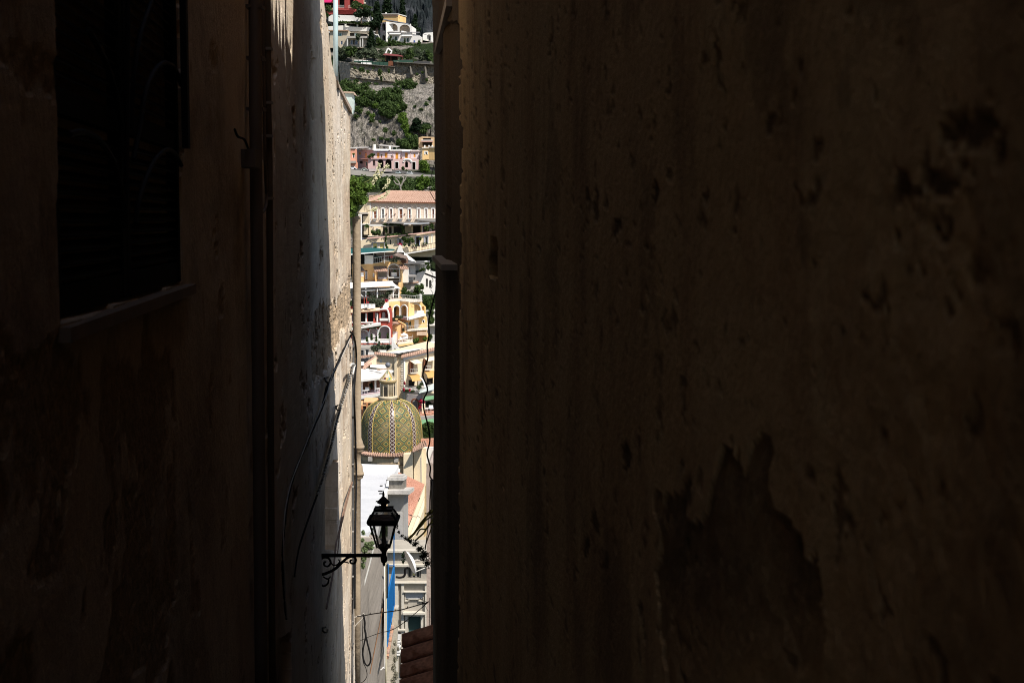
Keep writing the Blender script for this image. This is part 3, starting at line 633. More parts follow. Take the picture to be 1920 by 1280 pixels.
# cables across the gap low down
t = thing('spiked_cable', 'black cable with small upright spikes stretched across the bottom of the gap', 'cable', tuple(P(672, 1153, 32)))
ce = curve([(670, 1155), (684, 1153), (700, 1150), (722, 1147), (750, 1143), (772, 1137), (800, 1129), (803, 1127)], 6)
n = len(ce); m = MB(); pts = [P(x, y, 33 - 14 * i / (n - 1)) for i, (x, y) in enumerate(ce)]; m.tube(pts, [1.0 * (33 - 14 * i / (n - 1)) / F for i in range(n)], 6); m.build('line', M_BLK, t)
for i in range(4, n - 3, 6):
    p = pts[i]; s = p.y / F; m = MB(); m.tube([p, p + Vector((0, 0, 4 * s))], [1.6 * s, .3 * s], 5); m.build('spike', M_BLK, t)
for a, b in (((785, 1119), (800, 1128)), ((795, 1133), (803, 1127)), ((793, 1128), (803, 1145))):
    m = MB(); m.bar(P(*a, 18.6), P(*b, 18.6), .4 * 18.6 / F); m.build('wire_end', M_BLK, t)
hang('sagging_cable', 'slack black cable rising from the pipe corner to the right below the spiked one', [(676, 1200), (692, 1193), (712, 1186), (735, 1180), (755, 1168), (775, 1152), (803, 1128)], [33, 19], .0065, M_BLK)
hang('cable_loop', 'long loop of heavy black cable hanging beside the downpipe foot', [(681, 1150), (684, 1165), (684, 1180), (689, 1205), (694, 1225), (695, 1238), (690, 1247), (684, 1242), (680, 1225), (683, 1205), (686, 1190), (683, 1175)], 33, 1.7 * 33 / F, M_BLK)
hang('cable_loop', 'thin black cable loop hanging lower than the heavy one', [(681, 1152), (680, 1180), (679, 1215), (681, 1240), (686, 1252), (688, 1266), (682, 1276), (672, 1280), (664, 1272)], 33.1, .7 * 33 / F, M_BLK)
hang('bracket_hook', 'white forked cable bracket sticking out from the downpipe', [(664, 1157), (672, 1154), (678, 1152), (682, 1150), (680, 1158), (670, 1168), (665, 1174)], 33, 1.0 * 33 / F, M_PALE, 'bracket')
# ================================================================ TERRAIN
def rockmat(name, light, dark, green, gfac=.5, scale=.15):
    m, nt, bs = _new(name); tc = nt.nodes.new('ShaderNodeTexCoord').outputs['Object']
    f = _noise(nt, scale * 3, 8, .75, (1, 1, .45), tc, .6); c = _mix(nt, _ramp(nt, f, .38, .56), dark, light); f9 = _ramp(nt, _noise(nt, scale * .45, 6, .75, (1, 1, .3), tc, 1.2), .36, .5); c = _mix(nt, f9, tuple(x * .5 for x in light), c, 'MULTIPLY') if False else _mix(nt, f9, tuple(x * .8 for x in dark), c)
    f2 = _ramp(nt, _noise(nt, scale, 7, .7, (1, 1, 1), tc), .5, .6)
    at = nt.nodes.new('ShaderNodeAttribute'); at.attribute_name = 'peel'
    mm = nt.nodes.new('ShaderNodeMath'); mm.operation = 'MAXIMUM'; nt.links.new(at.outputs['Fac'], mm.inputs[0])
    k = nt.nodes.new('ShaderNodeMath'); k.operation = 'MULTIPLY'; nt.links.new(f2, k.inputs[0]); k.inputs[1].default_value = gfac; nt.links.new(k.outputs[0], mm.inputs[1])
    g = _mix(nt, _noise(nt, scale * 8, 5, .7, (1, 1, 1), tc), tuple(x * .35 for x in green), tuple(x * 1.7 for x in green))
    c = _mix(nt, mm.outputs[0], c, g); nt.links.new(c, bs.inputs['Base Color']); bs.inputs['Roughness'].default_value = .95; bs.inputs['Specular IOR Level'].default_value = .1
    _bump(nt, bs, _noise(nt, scale * 6, 8, .75, (1, 1, .5), tc), 3.0, 1); return m
M_ROCK = rockmat('limestone', (.56, .51, .45), (.12, .11, .10), (.035, .055, .02), .45, .34)
prof = [(36, -16), (60, -26), (110, -40), (190, -46), (214, -45), (240, -37), (262, -30), (280, -21), (300, -10), (318, -3), (340, 2), (430, 11), (452, 14.2), (466, 16.6), (473, 17.6), (482, 20), (487, 25), (491, 33), (495, 39), (500, 44), (507, 48), (519, 49.5), (524.5, 51), (526, 57), (533, 60), (540, 63), (556, 69), (575, 70.5), (600, 70), (640, 68), (700, 66)]
pr_s = [0]
for (a, b), (c, d) in zip(prof, prof[1:]): pr_s.append(pr_s[-1] + math.hypot(c - a, d - b))
def terrain(name, prof, us, step, mat, amp, ufun=None):
    s = [0]
    for (a, b), (c, d) in zip(prof, prof[1:]): s.append(s[-1] + math.hypot(c - a, d - b))
    t = np.arange(0, s[-1], step); Y = np.interp(t, s, [p[0] for p in prof]); Z = np.interp(t, s, [p[1] for p in prof])
    dy = np.gradient(Y); dz = np.gradient(Z); L = np.hypot(dy, dz); ny = -dz / L; nz = dy / L
    steep = np.clip((dz / np.maximum(dy, .01) - .8) / 1.5, 0, 1)
    U, YY = np.meshgrid(us, Y, indexing='ij'); ZZ = np.repeat(Z[None], len(us), 0); X = U * YY
    S = np.repeat(steep[None], len(us), 0); T = np.repeat(t[None], len(us), 0)
    S = np.where((YY > 511) & (YY < 640), 0, S)
    n = fbm(X * .09, T * .05, 6, .6) - .5; n2 = np.abs(fbm(X * .25 + 40, T * .12, 5, .6) - .5)
    d = amp * (n * (1 + S * 6) - n2 * S * 6 + (fbm(X * .9, T * .6, 4, .7) - .5) * S * 2.6)
    YY = YY + ny * d; ZZ = ZZ + nz * d
    nx_, nz_ = X.shape; V = np.stack([X, YY, ZZ], -1).reshape(-1, 3)
    i = np.arange((nx_ - 1) * nz_).reshape(nx_ - 1, nz_)[:, :-1].ravel(); Fa = np.stack([i, i + nz_, i + nz_ + 1, i + 1], 1)
    o = mesh(name, V, Fa, mat, None); tag(o, kind='structure')
    px, py = to_px(X, YY, ZZ)
    soft = fbm(X * .12 + 5, T * .1, 5, .6)
    pe = np.clip((soft - .36) * 9, 0, 1) * (1 - S) * ((YY > 522) | (YY < 478))
    a = o.data.attributes.new('peel', 'FLOAT', 'POINT'); a.data.foreach_set('value', pe.ravel().astype(np.float32)); return o
us = np.concatenate([np.linspace(-1.3, -.17, 30), np.linspace(-.165, -.03, 150), np.linspace(-.02, 1.3, 34)])
terrain('hillside', prof, us, .9, M_ROCK, 1.1)
M_MTN = rockmat('cloud_shaded_rock', (.07, .075, .085), (.014, .018, .024), (.010, .016, .016), .9, .03)  # dark albedo paints the cloud shadow lying over the mountain
us2 = np.concatenate([np.linspace(-1.6, -.17, 30), np.linspace(-.165, -.03, 120), np.linspace(-.02, 1.6, 40)])
terrain('mountain', [(700, 60), (790, 100), (860, 190), (930, 320), (1020, 430), (1200, 600), (1500, 700)], us2, 4, M_MTN, 5)
m = MB(); m.box((-1500, -400, -52), (1500, 2200, -50)); o = m.build('ground', M_ROCK, None); tag(o, kind='structure')
# ---------------------------------------------------------------- shared town materials
W_ = stucco('white_wall', (.68, .67, .645), (.5, .48, .44), .25, .5); W2 = plain('white_paint', (.82, .81, .79), .6, var=.06)
ROOFW = stucco('pale_flat_roof', (.60, .59, .565), (.45, .43, .4), .3, .4)
PINKW = stucco('pink_wall', (.54, .38, .365), (.42, .28, .26), .4, .4); PINKL = stucco('pale_pink_wall', (.66, .55, .55), None, .3, .4)
CREAM = stucco('cream_wall', (.72, .60, .42), (.5, .4, .3), .35, .4); PEACH = stucco('peach_wall', (.70, .58, .47), (.55, .42, .34), .35, .35)
ORANGE = stucco('orange_wall', (.74, .46, .21), (.5, .32, .15), .3, .5); YELLOW = stucco('yellow_wall', (.74, .49, .23), (.5, .3, .1), .3, .4)
REDW = stucco('dark_red_wall', (.36, .065, .045), (.22, .05, .04), .3, .5); CRIM = stucco('crimson_wall', (.30, .055, .05), (.25, .05, .05), .3, .5)
BEIGE = stucco('beige_wall', (.68, .57, .40), (.45, .36, .25), .35, .3); GREYW = stucco('grey_wall', (.36, .34, .31), (.22, .2, .18), .5, .5)
GREYD = plain('dark_coping_shade', (.10, .09, .075), .9); STONEW = stucco('stone_wall', (.33, .295, .24), (.06, .055, .042), .95, .9, bump=.25, fine=1.6)
BROWN = plain('brown_shutter', (.16, .055, .025), .6); OCHRE = plain('ochre_shutter', (.58, .27, .03), .6); DARKG = plain('dark_green_shutter', (.02, .06, .04), .5)
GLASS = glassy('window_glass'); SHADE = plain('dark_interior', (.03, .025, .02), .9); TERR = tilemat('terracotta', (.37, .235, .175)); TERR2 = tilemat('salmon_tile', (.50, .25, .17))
TRIM = plain('stone_trim', (.62, .56, .48), .85); PEACHTRIM = plain('pink_trim', (.68, .42, .36), .8); RAILM = plain('white_railing', (.6, .6, .58), .5); RAILD = plain('dark_railing', (.05, .05, .05), .5)
AWN = plain('white_awning', (.84, .83, .80), .8, var=.05); AWNB = plain('blue_canvas', (.03, .08, .30), .7); AWNO = plain('ochre_canvas', (.48, .29, .10), .8); TEAL = plain('teal_canvas', (.01, .09, .09), .7, var=.15); MAG = plain('magenta_canvas', (.42, .01, .10), .7)
PINE = foliage('pine_needles', (.006, .014, .006), (.018, .035, .014), .4); OLIVE = foliage('olive_leaves', (.035, .05, .03), (.10, .125, .075), .5); BUSH = foliage('bush_leaves', (.02, .042, .012), (.065, .105, .03), .35)
BRIGHT = foliage('bright_leaves', (.035, .08, .012), (.11, .18, .03), .4); BARK = plain('bark', (.08, .06, .045), .95)
REDF = plain('red_flowers', (.40, .01, .04), .7)
# ---------------------------------------------------------------- small builders for the town (all in plane coordinates of a building)
def win(pl, x0, x1, y0, y1, parent, pane=GLASS, frame=None, d=.14, fw=.8, name='window', shut=None, sill=False):
    """a window: frame standing in the opening, pane as its sub-part"""
    fr = frame or W2; m = MB()
    if x1 - x0 > 3:
        m.pbox(pl, x0, x0 + fw, y0, y1, d - .06, d + .05); m.pbox(pl, x1 - fw, x1, y0, y1, d - .06, d + .05); m.pbox(pl, x0 + fw, x1 - fw, y0, y0 + fw, d - .06, d + .05)
    else: m.pbox(pl, x0 - .4, x1 + .4, y0 - .4, y0, -.05, d)
    if sill: m.pbox(pl, x0 - 1, x1 + 1, y1, y1 + .8, -.12, d)
    w = m.build(name, fr, parent)
    m = MB(); m.pbox(pl, x0, x1, y0, y1, d + .02, d + .1); m.build('shutter' if shut else 'pane', shut or pane, w); return w
def frame_px(pl, x0, x1, y0, y1, t, d, mat, parent, name='frame'):
    m = MB(); m.pbox(pl, x0 - t, x0, y0 - t, y1, d, .02); m.pbox(pl, x1, x1 + t, y0 - t, y1, d, .02); m.pbox(pl, x0, x1, y0 - t, y0, d, .02); return m.build(name, mat, parent)
def slab(name, pl, x0, x1, y0, y1, out, mat, parent, back=0): return pbox(name, pl, x0, x1, y0, y1, -out, back, mat, parent)
def prail(pl, pts, out, hpx, mat, parent, sp=.4, back=None, r=.03):
    """railing in front of a facade, px points give the foot line"""
    q = [pl.pt(x, y) - pl.n * -out if False else pl.pt(x, y) + pl.n * out for x, y in pts]
    if back is not None: q = [q[0] - pl.n * back] + q + [q[-1] - pl.n * back]
    return rail('railing', q, hpx * pl.o.y / F, mat, parent, sp, r, r * 1.6)
def quad(name, pts, mat, parent, th=.06):
    m = MB(); a = [Vector(p) for p in pts]; n = (a[1] - a[0]).cross(a[2] - a[0]).normalized() * th
    m.prism(a, n) if len(a) != 4 else m.hexa([a[0], a[1], a[2], a[3]] + [p + n for p in a]); return m.build(name, mat, parent)
def awning(pl, x0, x1, yt, yb, out, mat, parent, val=1.0, name='awning'):
    """sloping canvas from the wall, with a front valance"""
    a = pl.pt(x0, yt) + pl.n * .02; b = pl.pt(x1, yt) + pl.n * .02; z = pl.pt(x0, yb).z; v = val * pl.o.y / F
    c = Vector((*(b + pl.n * out).xy, pl.pt(x1, yb).z)); d = Vector((*(a + pl.n * out).xy, z)); m = MB(); t = Vector((0, 0, .06))
    m.hexa([d, c, b, a, d + t, c + t, b + t, a + t]); m.hexa([d - Vector((0, 0, v)), c - Vector((0, 0, v)), c - Vector((0, 0, v)) - pl.n * .05, d - Vector((0, 0, v)) - pl.n * .05, d, c, c - pl.n * .05, d - pl.n * .05]); return m.build(name, mat, parent)
def ribroof(name, pts, mat, parent, sp=.45, r=.11, th=.12):
    """tiled slope: pts = eave_left, eave_right, ridge_right, ridge_left, with rounded tile courses"""
    e0, e1, r1, r0 = [Vector(p) for p in pts]; m = MB(); n = (e1 - e0).cross(r0 - e0).normalized()
    if n.z < 0: n = -n
    m.hexa([e0 - n * th, e1 - n * th, r1 - n * th, r0 - n * th, e0, e1, r1, r0])
    k = max(2, int((e1 - e0).length / sp))
    for i in range(k + 1):
        f = i / k; a = e0.lerp(e1, f); b = r0.lerp(r1, f); s = (e1 - e0).normalized() * r
        m.add([a - s, a + n * r * .9, a + s, b - s, b + n * r * .9, b + s], [(0, 1, 4, 3), (1, 2, 5, 4), (0, 2, 1)])
    return m.build(name, mat, parent)
def tree(name, label, px, pyb, pyt, w, Y, mat, n, size, seed, kind='round', group=None, cat='tree'):
    k = Y / F; b = P(px, pyb, Y); H = (pyb - pyt) * k; t = thing(name, label, cat, tuple(b), group); R = random.Random(seed); W = w * k / 2
    m = MB(); tr = H * (.5 if kind != 'cypress' else .3)
    lean = Vector((R.uniform(-.08, .08) * H, R.uniform(-.05, .05) * H, 0))
    m.tube([b - Vector((0, 0, .5)), b + lean * .5 + Vector((0, 0, tr * .6)), b + lean + Vector((0, 0, tr * 1.3))], [.045 * H + .05, .03 * H + .03, .015 * H], 7)
    blobs = []
    if kind == 'cypress':
        for i in range(6): f = i / 5; blobs.append((b + Vector((R.uniform(-.06, .06) * W, 0, H * (.12 + .8 * f))), (W * (1 - .72 * f ** 1.3), W * (1 - .72 * f ** 1.3), H * .13)))
    elif kind == 'cone':
        for i in range(9): f = i / 8; q = W * (1.0 - .7 * f); blobs.append((b + Vector((R.uniform(-.35, .35) * q, R.uniform(-.4, .4) * q, H * (.2 + .74 * f))), (q * .85, q * .85, H * .1)))
    else:
        for i in range(10):
            a = R.uniform(0, 6.28); rr = R.uniform(.1, .68); z = R.uniform(.40, .82) if kind == 'round' else R.uniform(.22, .75)
            c = b + lean + Vector((math.cos(a) * rr * W, math.sin(a) * rr * W, H * z)); s = R.uniform(.30, .5)
            blobs.append((c, (W * s, W * s, H * R.uniform(.14, .22)))); 
            if i < 5: m.tube([b + lean * .6 + Vector((0, 0, tr * .7)), c], [.02 * H, .006 * H], 5)
    m.build('trunk', BARK, t); leaves('crown', blobs, int(n * 1.5), size * .9, mat, t, seed, .25); return t
def ty(py, lo=330):
    """depth at which the line of sight at height py meets the hillside profile"""
    k = ray(730, py); k = k[2] / k[1]; Ys = [p[0] for p in prof]; Zs = [p[1] for p in prof]; Y = lo
    while Y < 620:
        if k * Y < np.interp(Y, Ys, Zs) + .4: return Y - 1.0
        Y += .5
    return 560
def bush(name, label, blobs, Y, mat, n, size, seed, cat='bush', group=None, kind=None, shell=.3):
    B = []
    for x, y, rx, ry in blobs:
        yy = Y or ty(y); k = yy / F; g = 1.3 if Y is None else 1.0; B.append((P(x, y, yy), (rx * k * g, min(rx, ry) * k * .9 * g, ry * k * g)))
    o = leaves(name, B, int(n * (1.9 if Y is None else 1.5)), size * .85, mat, None, seed, shell); tag(o, label, cat, group)
    if kind: o['kind'] = kind
    return o
# ================================================================ FAR HILL TOP (y 0..120)
# red house
t = thing('red_house', 'crimson house with cream bands and a magenta awning at the very top left', 'house', tuple(P(640, 30, 560)))
pl = Pl(640, 28, 560, -12)
walls('wall', pl, [(602, 28), (602, -30), (664, -30), (664, 26)], [rect(636, 650, -4, 14), rect(656, 663, -4, 14), rect(608, 632, 6, 22)], 12, CRIM, t, ld=3, inner=SHADE)
for a in ((600, 666, 15.6, 17), (600, 666, 19, 20)): slab('band', pl, *a, .4, stucco('cream_band', (.75, .52, .36)), t)
slab('balcony', pl, 633, 667, 17, 20.5, 2.2, CRIM, t)
for x in (649.5, 653): pbox('column', pl, x, x + 3.4, -4, 17, -2.3, -1.7, CRIM, t)
prail(pl, [(634, 17), (666, 17)], 2.1, 5, RAILM, t)
awning(pl, 609, 625, -1, 6, 2.5, MAG, t, 1.2)
t = thing('cream_house', 'pale house with a lit gable at the top edge above the dark pines', 'house', tuple(P(670, 8, 580))); pl = Pl(670, 8, 580, 15)
walls('wall', pl, rect(655, 683, -20, 6.5), [rect(676, 679, 0, 4)], 9, CREAM, t); slab('terrace_edge', pl, 653, 685, 6.2, 8, 1.5, TRIM, t); win(pl, 676, 679, 0, 4, t)
# white terraces
t = thing('white_terraced_house', 'long white house of stepped terraces with a vine pergola on white posts', 'house', tuple(P(660, 60, 550))); pl = Pl(660, 60, 550, -8)
walls('wall', pl, [(616, 40), (616, 32), (622, 28), (695, 31), (696, 44), (640, 44)], [rect(634, 637, 30, 34), rect(684, 687, 34, 38)], 8, W_, t)
walls('wall', pl, [(612, 62), (612, 50), (645, 48), (697, 54), (697, 62)], [], 8, W_, t)
pbox('recess', pl, 620, 695, 40, 50, 2.2, 3, SHADE, t)
for x in (647, 669.5, 691): pbox('post', pl, x, x + 2.6, 40, 52, -.6, -.1, W_, t)
pbox('beam', pl, 634, 696, 40, 41, -.6, 0, W_, t)
leaves('vine_canopy', [(P(x, y, 548), (8 * .205, 1.2, 2.4 * .205)) for x, y in ((640, 42), (650, 43), (660, 42), (672, 44), (682, 45), (691, 45))], 700, .35, BUSH, t, 4, .2)
slab('parapet', pl, 648, 697, 52, 60, 1.4, W_, t)
# grey house
t = thing('grey_house', 'weathered grey-beige house with blue-green balcony doors left of the cypress', 'house', tuple(P(660, 88, 540))); pl = Pl(660, 88, 540, -6)
walls('wall', pl, [(618, 90), (618, 58), (653, 58), (653, 61), (690, 64), (690, 90)], [rect(655, 672, 75, 84), rect(638, 643, 77, 84), rect(634, 642, 62, 68), rect(656, 688, 62, 68)], 8, stucco('grey_beige', (.46, .40, .31), (.25, .22, .18), .5), t, ld=.5, inner=SHADE)
slab('roof_edge', pl, 616, 654, 57, 59, .8, plain('brown_eave', (.30, .2, .14), .8), t); slab('balcony_slab', pl, 652, 690, 69, 73, 1.6, GREYW, t)
for a in ((638, 643, 77, 84), (657, 662, 75, 84), (665, 671, 75, 84)): win(pl, *a, t, frame=TRIM, pane=glassy('bluish_glass', (.05, .07, .12)) if 'bluish_glass' not in bpy.data.materials else bpy.data.materials['bluish_glass'])
for a in ((635, 641, 62, 68), (665, 670, 62, 68)): win(pl, *a, t, shut=plain('blue_green_door', (.06, .20, .20), .6) if 'blue_green_door' not in bpy.data.materials else bpy.data.materials['blue_green_door'])
for x in (652, 676, 681): pbox('post', pl, x, x + 1.3, 69, 89, -1.5, -1.2, W_, t)
# curved white stair wall
t = thing('curved_wall', 'white garden wall curving down behind the cypress', 'wall', tuple(P(705, 70, 552)))
c = curve([(696, 59), (703, 60), (709, 64), (712, 70)], 3); m = MB(); Y = 552
m.add([P(x, y, Y) for x, y in c] + [P(x, y + 3.5, Y) for x, y in c] + [P(x, y, Y + 1) for x, y in c] + [P(x, y + 3.5, Y + 1) for x, y in c], [(i, i + 1, i + 1 + len(c), i + len(c)) for i in range(len(c) - 1)] + [(i + 2 * len(c), i + 1 + 2 * len(c), i + 1, i) for i in range(len(c) - 1)])
m.build('wall_face', W_, t)
# yellow house behind the villa
t = thing('yellow_house', 'small yellow house with a pale roof edge behind the white arched villa', 'house', tuple(P(736, 42, 585))); pl = Pl(745, 42, 585, -24)
walls('wall', pl, [(717, 46), (717, 27), (746, 27), (746, 46)], [], 7, YELLOW, t)
slab('roof_edge', pl, 716, 747, 26, 27.6, .4, ROOFW, t, 7); pbox('chimney', pl, 720, 721.4, 23, 27, 1, 1.6, W_, t)
pl2 = Pl(746, 42, 585, 50); walls('side_wall', pl2, [(746, 46), (746, 26.5), (755, 35), (755, 46)], [rect(747.5, 749, 33, 36)], 3, YELLOW, t); slab('band', pl, 716, 747, 29.6, 30.4, .15, PEACHTRIM, t)
# white arched villa
t = thing('white_villa', 'white villa with an upper loggia of two wide arches and green shutters', 'villa', tuple(P(755, 82, 560))); pl = Pl(755, 82, 560, -7)
ar = [arch(726.5, 745.5, 44.5, 58.5, 11, 8), arch(749, 768.5, 46.5, 62.5, 11, 8)]
walls('wall', pl, [(724, 82), (724, 41), (760, 45), (772, 49), (772, 64), (786.5, 67), (785, 84)], ar + [rect(739.5, 745, 68, 76), rect(761.5, 767, 71, 79)], 9, W_, t, ld=3.2, inner=stucco('loggia_back', (.72, .62, .52), None, .3))
pbox('loggia_floor', pl, 724, 772, 62.2, 64.5, .05, 3.2, TRIM, t)
slab('terrace_edge', pl, 723, 787, 60.5, 61.8, .5, plain('grey_edge', (.3, .3, .32), .8), t)
pl3 = Pl(724, 82, 560, -55); walls('side_wall', pl3, [(713, 78), (713, 44), (724, 41), (724, 80)], [arch(715.5, 722.5, 44, 58, 9, 6), arch(716, 722, 66, 76, 7, 4)], 3, W_, t, ld=1.5, inner=SHADE)
quad('roof', [pl.pt(716, 37, 0), pl.pt(762, 45, 0), pl.pt(764, 43.5, 7), pl.pt(722, 36, 7)], plain('blue_grey_roof', (.20, .22, .26), .8), t, .3)
for a in ((739.5, 745, 68, 76), (761.5, 767, 71, 79)): win(pl, *a, t, shut=DARKG, d=.2)
awning(pl, 731, 752, 62.5, 65, 1.2, ROOFW, t, .8); awning(pl, 754, 774, 66, 68.5, 1.2, ROOFW, t, .8)
pbox('door', pl, 726.5, 729, 69.5, 76, -.05, .05, plain('blue_door', (.06, .1, .3), .6), t); pbox('door', pl, 775.5, 778.5, 76, 82, -.05, .05, bpy.data.materials['blue_door'], t)
pbox('chimney', pl, 768.5, 770, 45, 52, .2, .8, W_, t)
prail(pl, [(725.5, 62), (786, 66)], .2, 2.6, RAILD, t, .6, r=.02)
for i, (x, y) in enumerate(((741.5, 59.5), (744, 59.8), (752.5, 60), (756, 60.5), (760, 61), (735, 57.5))):
    q = pl.pt(x, y, 1.2); m = MB(); m.lathe((q.x, q.y, q.z - .5), [(0, 0), (.32, .05), (.35, .8), (.2, 1.0), (0, 1.05)], 8)
    tag(m.build('terrace_chair', W2, None, True), ('white chair set left of the middle pillar in the villa loggia', 'white chair touching the middle pillar in the villa loggia', 'first white chair in the right arch of the villa loggia', 'second white chair in the right arch of the villa loggia', 'third white chair in the right arch of the villa loggia', 'white chair deep in the left arch of the villa loggia')[i], 'chair', 'chairs in the villa loggia')
# little white chapel-like house on the right
t = thing('small_white_house', 'small white house with an arched recess at the right edge below the mountain', 'house', tuple(P(802, 80, 565))); pl = Pl(802, 80, 565, 0)
walls('wall', pl, [(792, 80), (793, 64), (797, 62), (812, 61), (820, 61), (820, 80)], [arch(800.5, 808, 65, 77, 9)], 6, W_, t, ld=.9); pbox('door', pl, 803.5, 805.5, 68, 76, .8, .95, SHADE, t)
quad('roof', [pl.pt(793, 64.5), pl.pt(800, 66.5), pl.pt(801, 63, 4), pl.pt(795, 62, 4)], plain('grey_roof', (.25, .25, .27), .8), t, .2)
walls('garden_wall', pl, [(789, 80), (790, 75), (811, 79), (820, 79), (820, 92), (789, 92)], [], 2, stucco('rosy_stone', (.5, .43, .38)), t)
# pines and cypresses
tree('pine_tree', 'broad dark pine between the red house and the white terraces', 678, 42, 14, 34, 546, PINE, 2200, .5, 21)
tree('pine_tree', 'tallest dark pine rising just left of the white villa', 706, 62, 6, 27, 548, PINE, 4200, .5, 22, 'cone')
tree('cypress_tree', 'wide dark cypress at the top edge behind the yellow house', 726, 40, -20, 21, 600, PINE, 3200, .55, 23, 'cypress')
tree('cypress_tree', 'slim dark cypress directly behind the white villa roof', 755, 42, -14, 13, 600, PINE, 2200, .5, 24, 'cypress')
tree('pine_tree', 'small dark pine at the right shoulder of the white villa', 778, 66, 29, 19, 572, PINE, 2400, .45, 25, 'cone')
tree('cypress_tree', 'dark cypress in front of the white stair wall below the pine', 696, 92, 57, 17, 538, PINE, 3000, .45, 26, 'cypress')
bush('hedge', 'bright green hedge running between red house and pines at the top', [(666, 6, 5, 4), (674, 10, 6, 4), (684, 13, 7, 4), (692, 15, 5, 3), (668, 14, 5, 3)], 556, BUSH, 1600, .4, 31)
bush('hedge', 'green hedge hanging below the shutters of the white villa', [(709, 76, 6, 6), (716, 82, 8, 6), (724, 88, 7, 6), (733, 82, 8, 5), (744, 83, 9, 5), (756, 85, 9, 5), (768, 86, 8, 5), (779, 88, 8, 6), (786, 82, 3, 8), (738, 80, 4, 6), (759, 78, 1.5, 6)], 552, BUSH, 3600, .4, 32)
bush('climbing_plant', 'small green climber on the lower wall of the white villa', [(733, 70, 2, 3), (730, 75, 3, 4)], 555, BUSH, 260, .3, 33, 'climber')
for i, (x, yb, yt, w, l) in enumerate(((642, 114, 84, 30, 'olive tree at the left edge above the dark corner of the retaining wall'), (658, 108, 84, 26, 'dense green tree below the grey house'), (684, 112, 88, 28, 'silvery olive tree in the middle of the upper terrace'), (702, 112, 90, 24, 'silvery olive tree left of the white garden canopy'),
      (752, 114, 91, 26, 'silvery olive tree right of the red pergola'), (768, 113, 89, 22, 'green tree between two olives on the right terrace'), (795, 119, 92, 26, 'broad leafy tree on the terrace at the right edge'), (672, 80, 62, 12, 'small grey-green olive on the balcony of the grey house'))):
    tree('olive_tree', l, x, yb, yt, w, 532 - (i % 3) * 3, (BUSH if i in (1, 5) else OLIVE), 1700 if i < 7 else 500, .38, 40 + i, 'wide')
tree('olive_tree', 'bright leafy tree at the far right above the grey fence', 806, 118, 94, 16, 531, BUSH, 900, .4, 51, 'wide')
bush('terrace_thicket', 'mass of green shrubs filling the gaps between the terrace trees', [(638 + i * 9.4, 100 + (i * 7 % 9) + i * .45, 7, 6) for i in range(19)] + [(700, 92, 7, 4), (714, 96, 6, 4), (772, 98, 7, 5), (784, 96, 6, 5), (742, 94, 6, 3)], 536, OLIVE, 5200, .36, 59, 'shrubs', kind='stuff', shell=.2)
bush('slope_greenery', 'green plants climbing the slope between the red house and white terraces', [(664, 12, 7, 5), (676, 20, 7, 4), (690, 22, 6, 4), (700, 28, 4, 6), (616, 16, 6, 6), (612, 28, 4, 5), (618, 50, 4, 4)], 553, BUSH, 2000, .36, 60)
# garden canopy, pergola, fences
t = thing('garden_canopy', 'white pointed garden canopy frame on the upper terrace', 'canopy', tuple(P(729, 106, 530)))
for a, b in (((722, 103), (727, 91)), ((727, 91), (735, 97)), ((735, 97), (730, 104)), ((722, 103), (738, 105))):
    m = MB(); m.bar(P(*a, 530), P(*b, 530), .28, 6); m.build('pole', W2, t)
quad('canvas', [P(723, 104, 530), P(739, 106, 530), P(741, 104, 527), P(725, 101.5, 527)], AWN, t, .1)
t = thing('red_pergola', 'low pergola with dark red roof on the olive terrace', 'pergola', tuple(P(735, 118, 528)))
quad('roof', [P(718, 104, 524), P(756, 107, 524), P(752, 103.5, 529), P(722, 101, 529)], plain('dark_red_roof', (.14, .03, .03), .8), t, .15)
pbox('shade_wall', Pl(735, 115, 530), 724, 746, 104, 114, 0, .4, SHADE, t)
for x in (723, 733, 745, 754): m = MB(); m.bar(P(x, 115, 525), P(x, 105, 525), .15); m.build('post', BROWN, t)
t = thing('terrace_fence', 'green mesh fence with white screens on top of the big retaining wall', 'fence', tuple(P(690, 122, 522)))
for x0, x1, y0, y1, mt in ((662, 677, 118.5, 120.5, W2), (677, 697, 117, 121.5, W2), (697, 728, 116, 122, DARKG), (664, 690, 112.5, 114, W2), (664, 700, 114, 117, DARKG)):
    quad('screen', [P(x0, y1, 521), P(x1, y1 + 1, 521), P(x1, y0 + 1, 521), P(x0, y0, 521)], mt, t, .1)
for i in range(9): m = MB(); m.bar(P(664 + i * 8, 122, 520.8), P(664 + i * 8, 112.5, 520.8), .06); m.build('fence_post', DARKG, t)
pbox('hut', Pl(732, 123, 522), 728, 736, 115, 124, 0, 3, BROWN, t)
t = thing('terrace_fence', 'dark planters and low fence on the right part of the retaining wall', 'fence', tuple(P(780, 120, 522)))
for x0, x1, y0, y1, mt in ((738, 774, 113, 117, DARKG), (776, 806, 115, 120.5, RAILD), (752, 775, 112, 113, RAILD)):
    quad('screen', [P(x0, y1, 521), P(x1, y1 + .6, 521), P(x1, y0 + .6, 521), P(x0, y0, 521)], mt, t, .1)
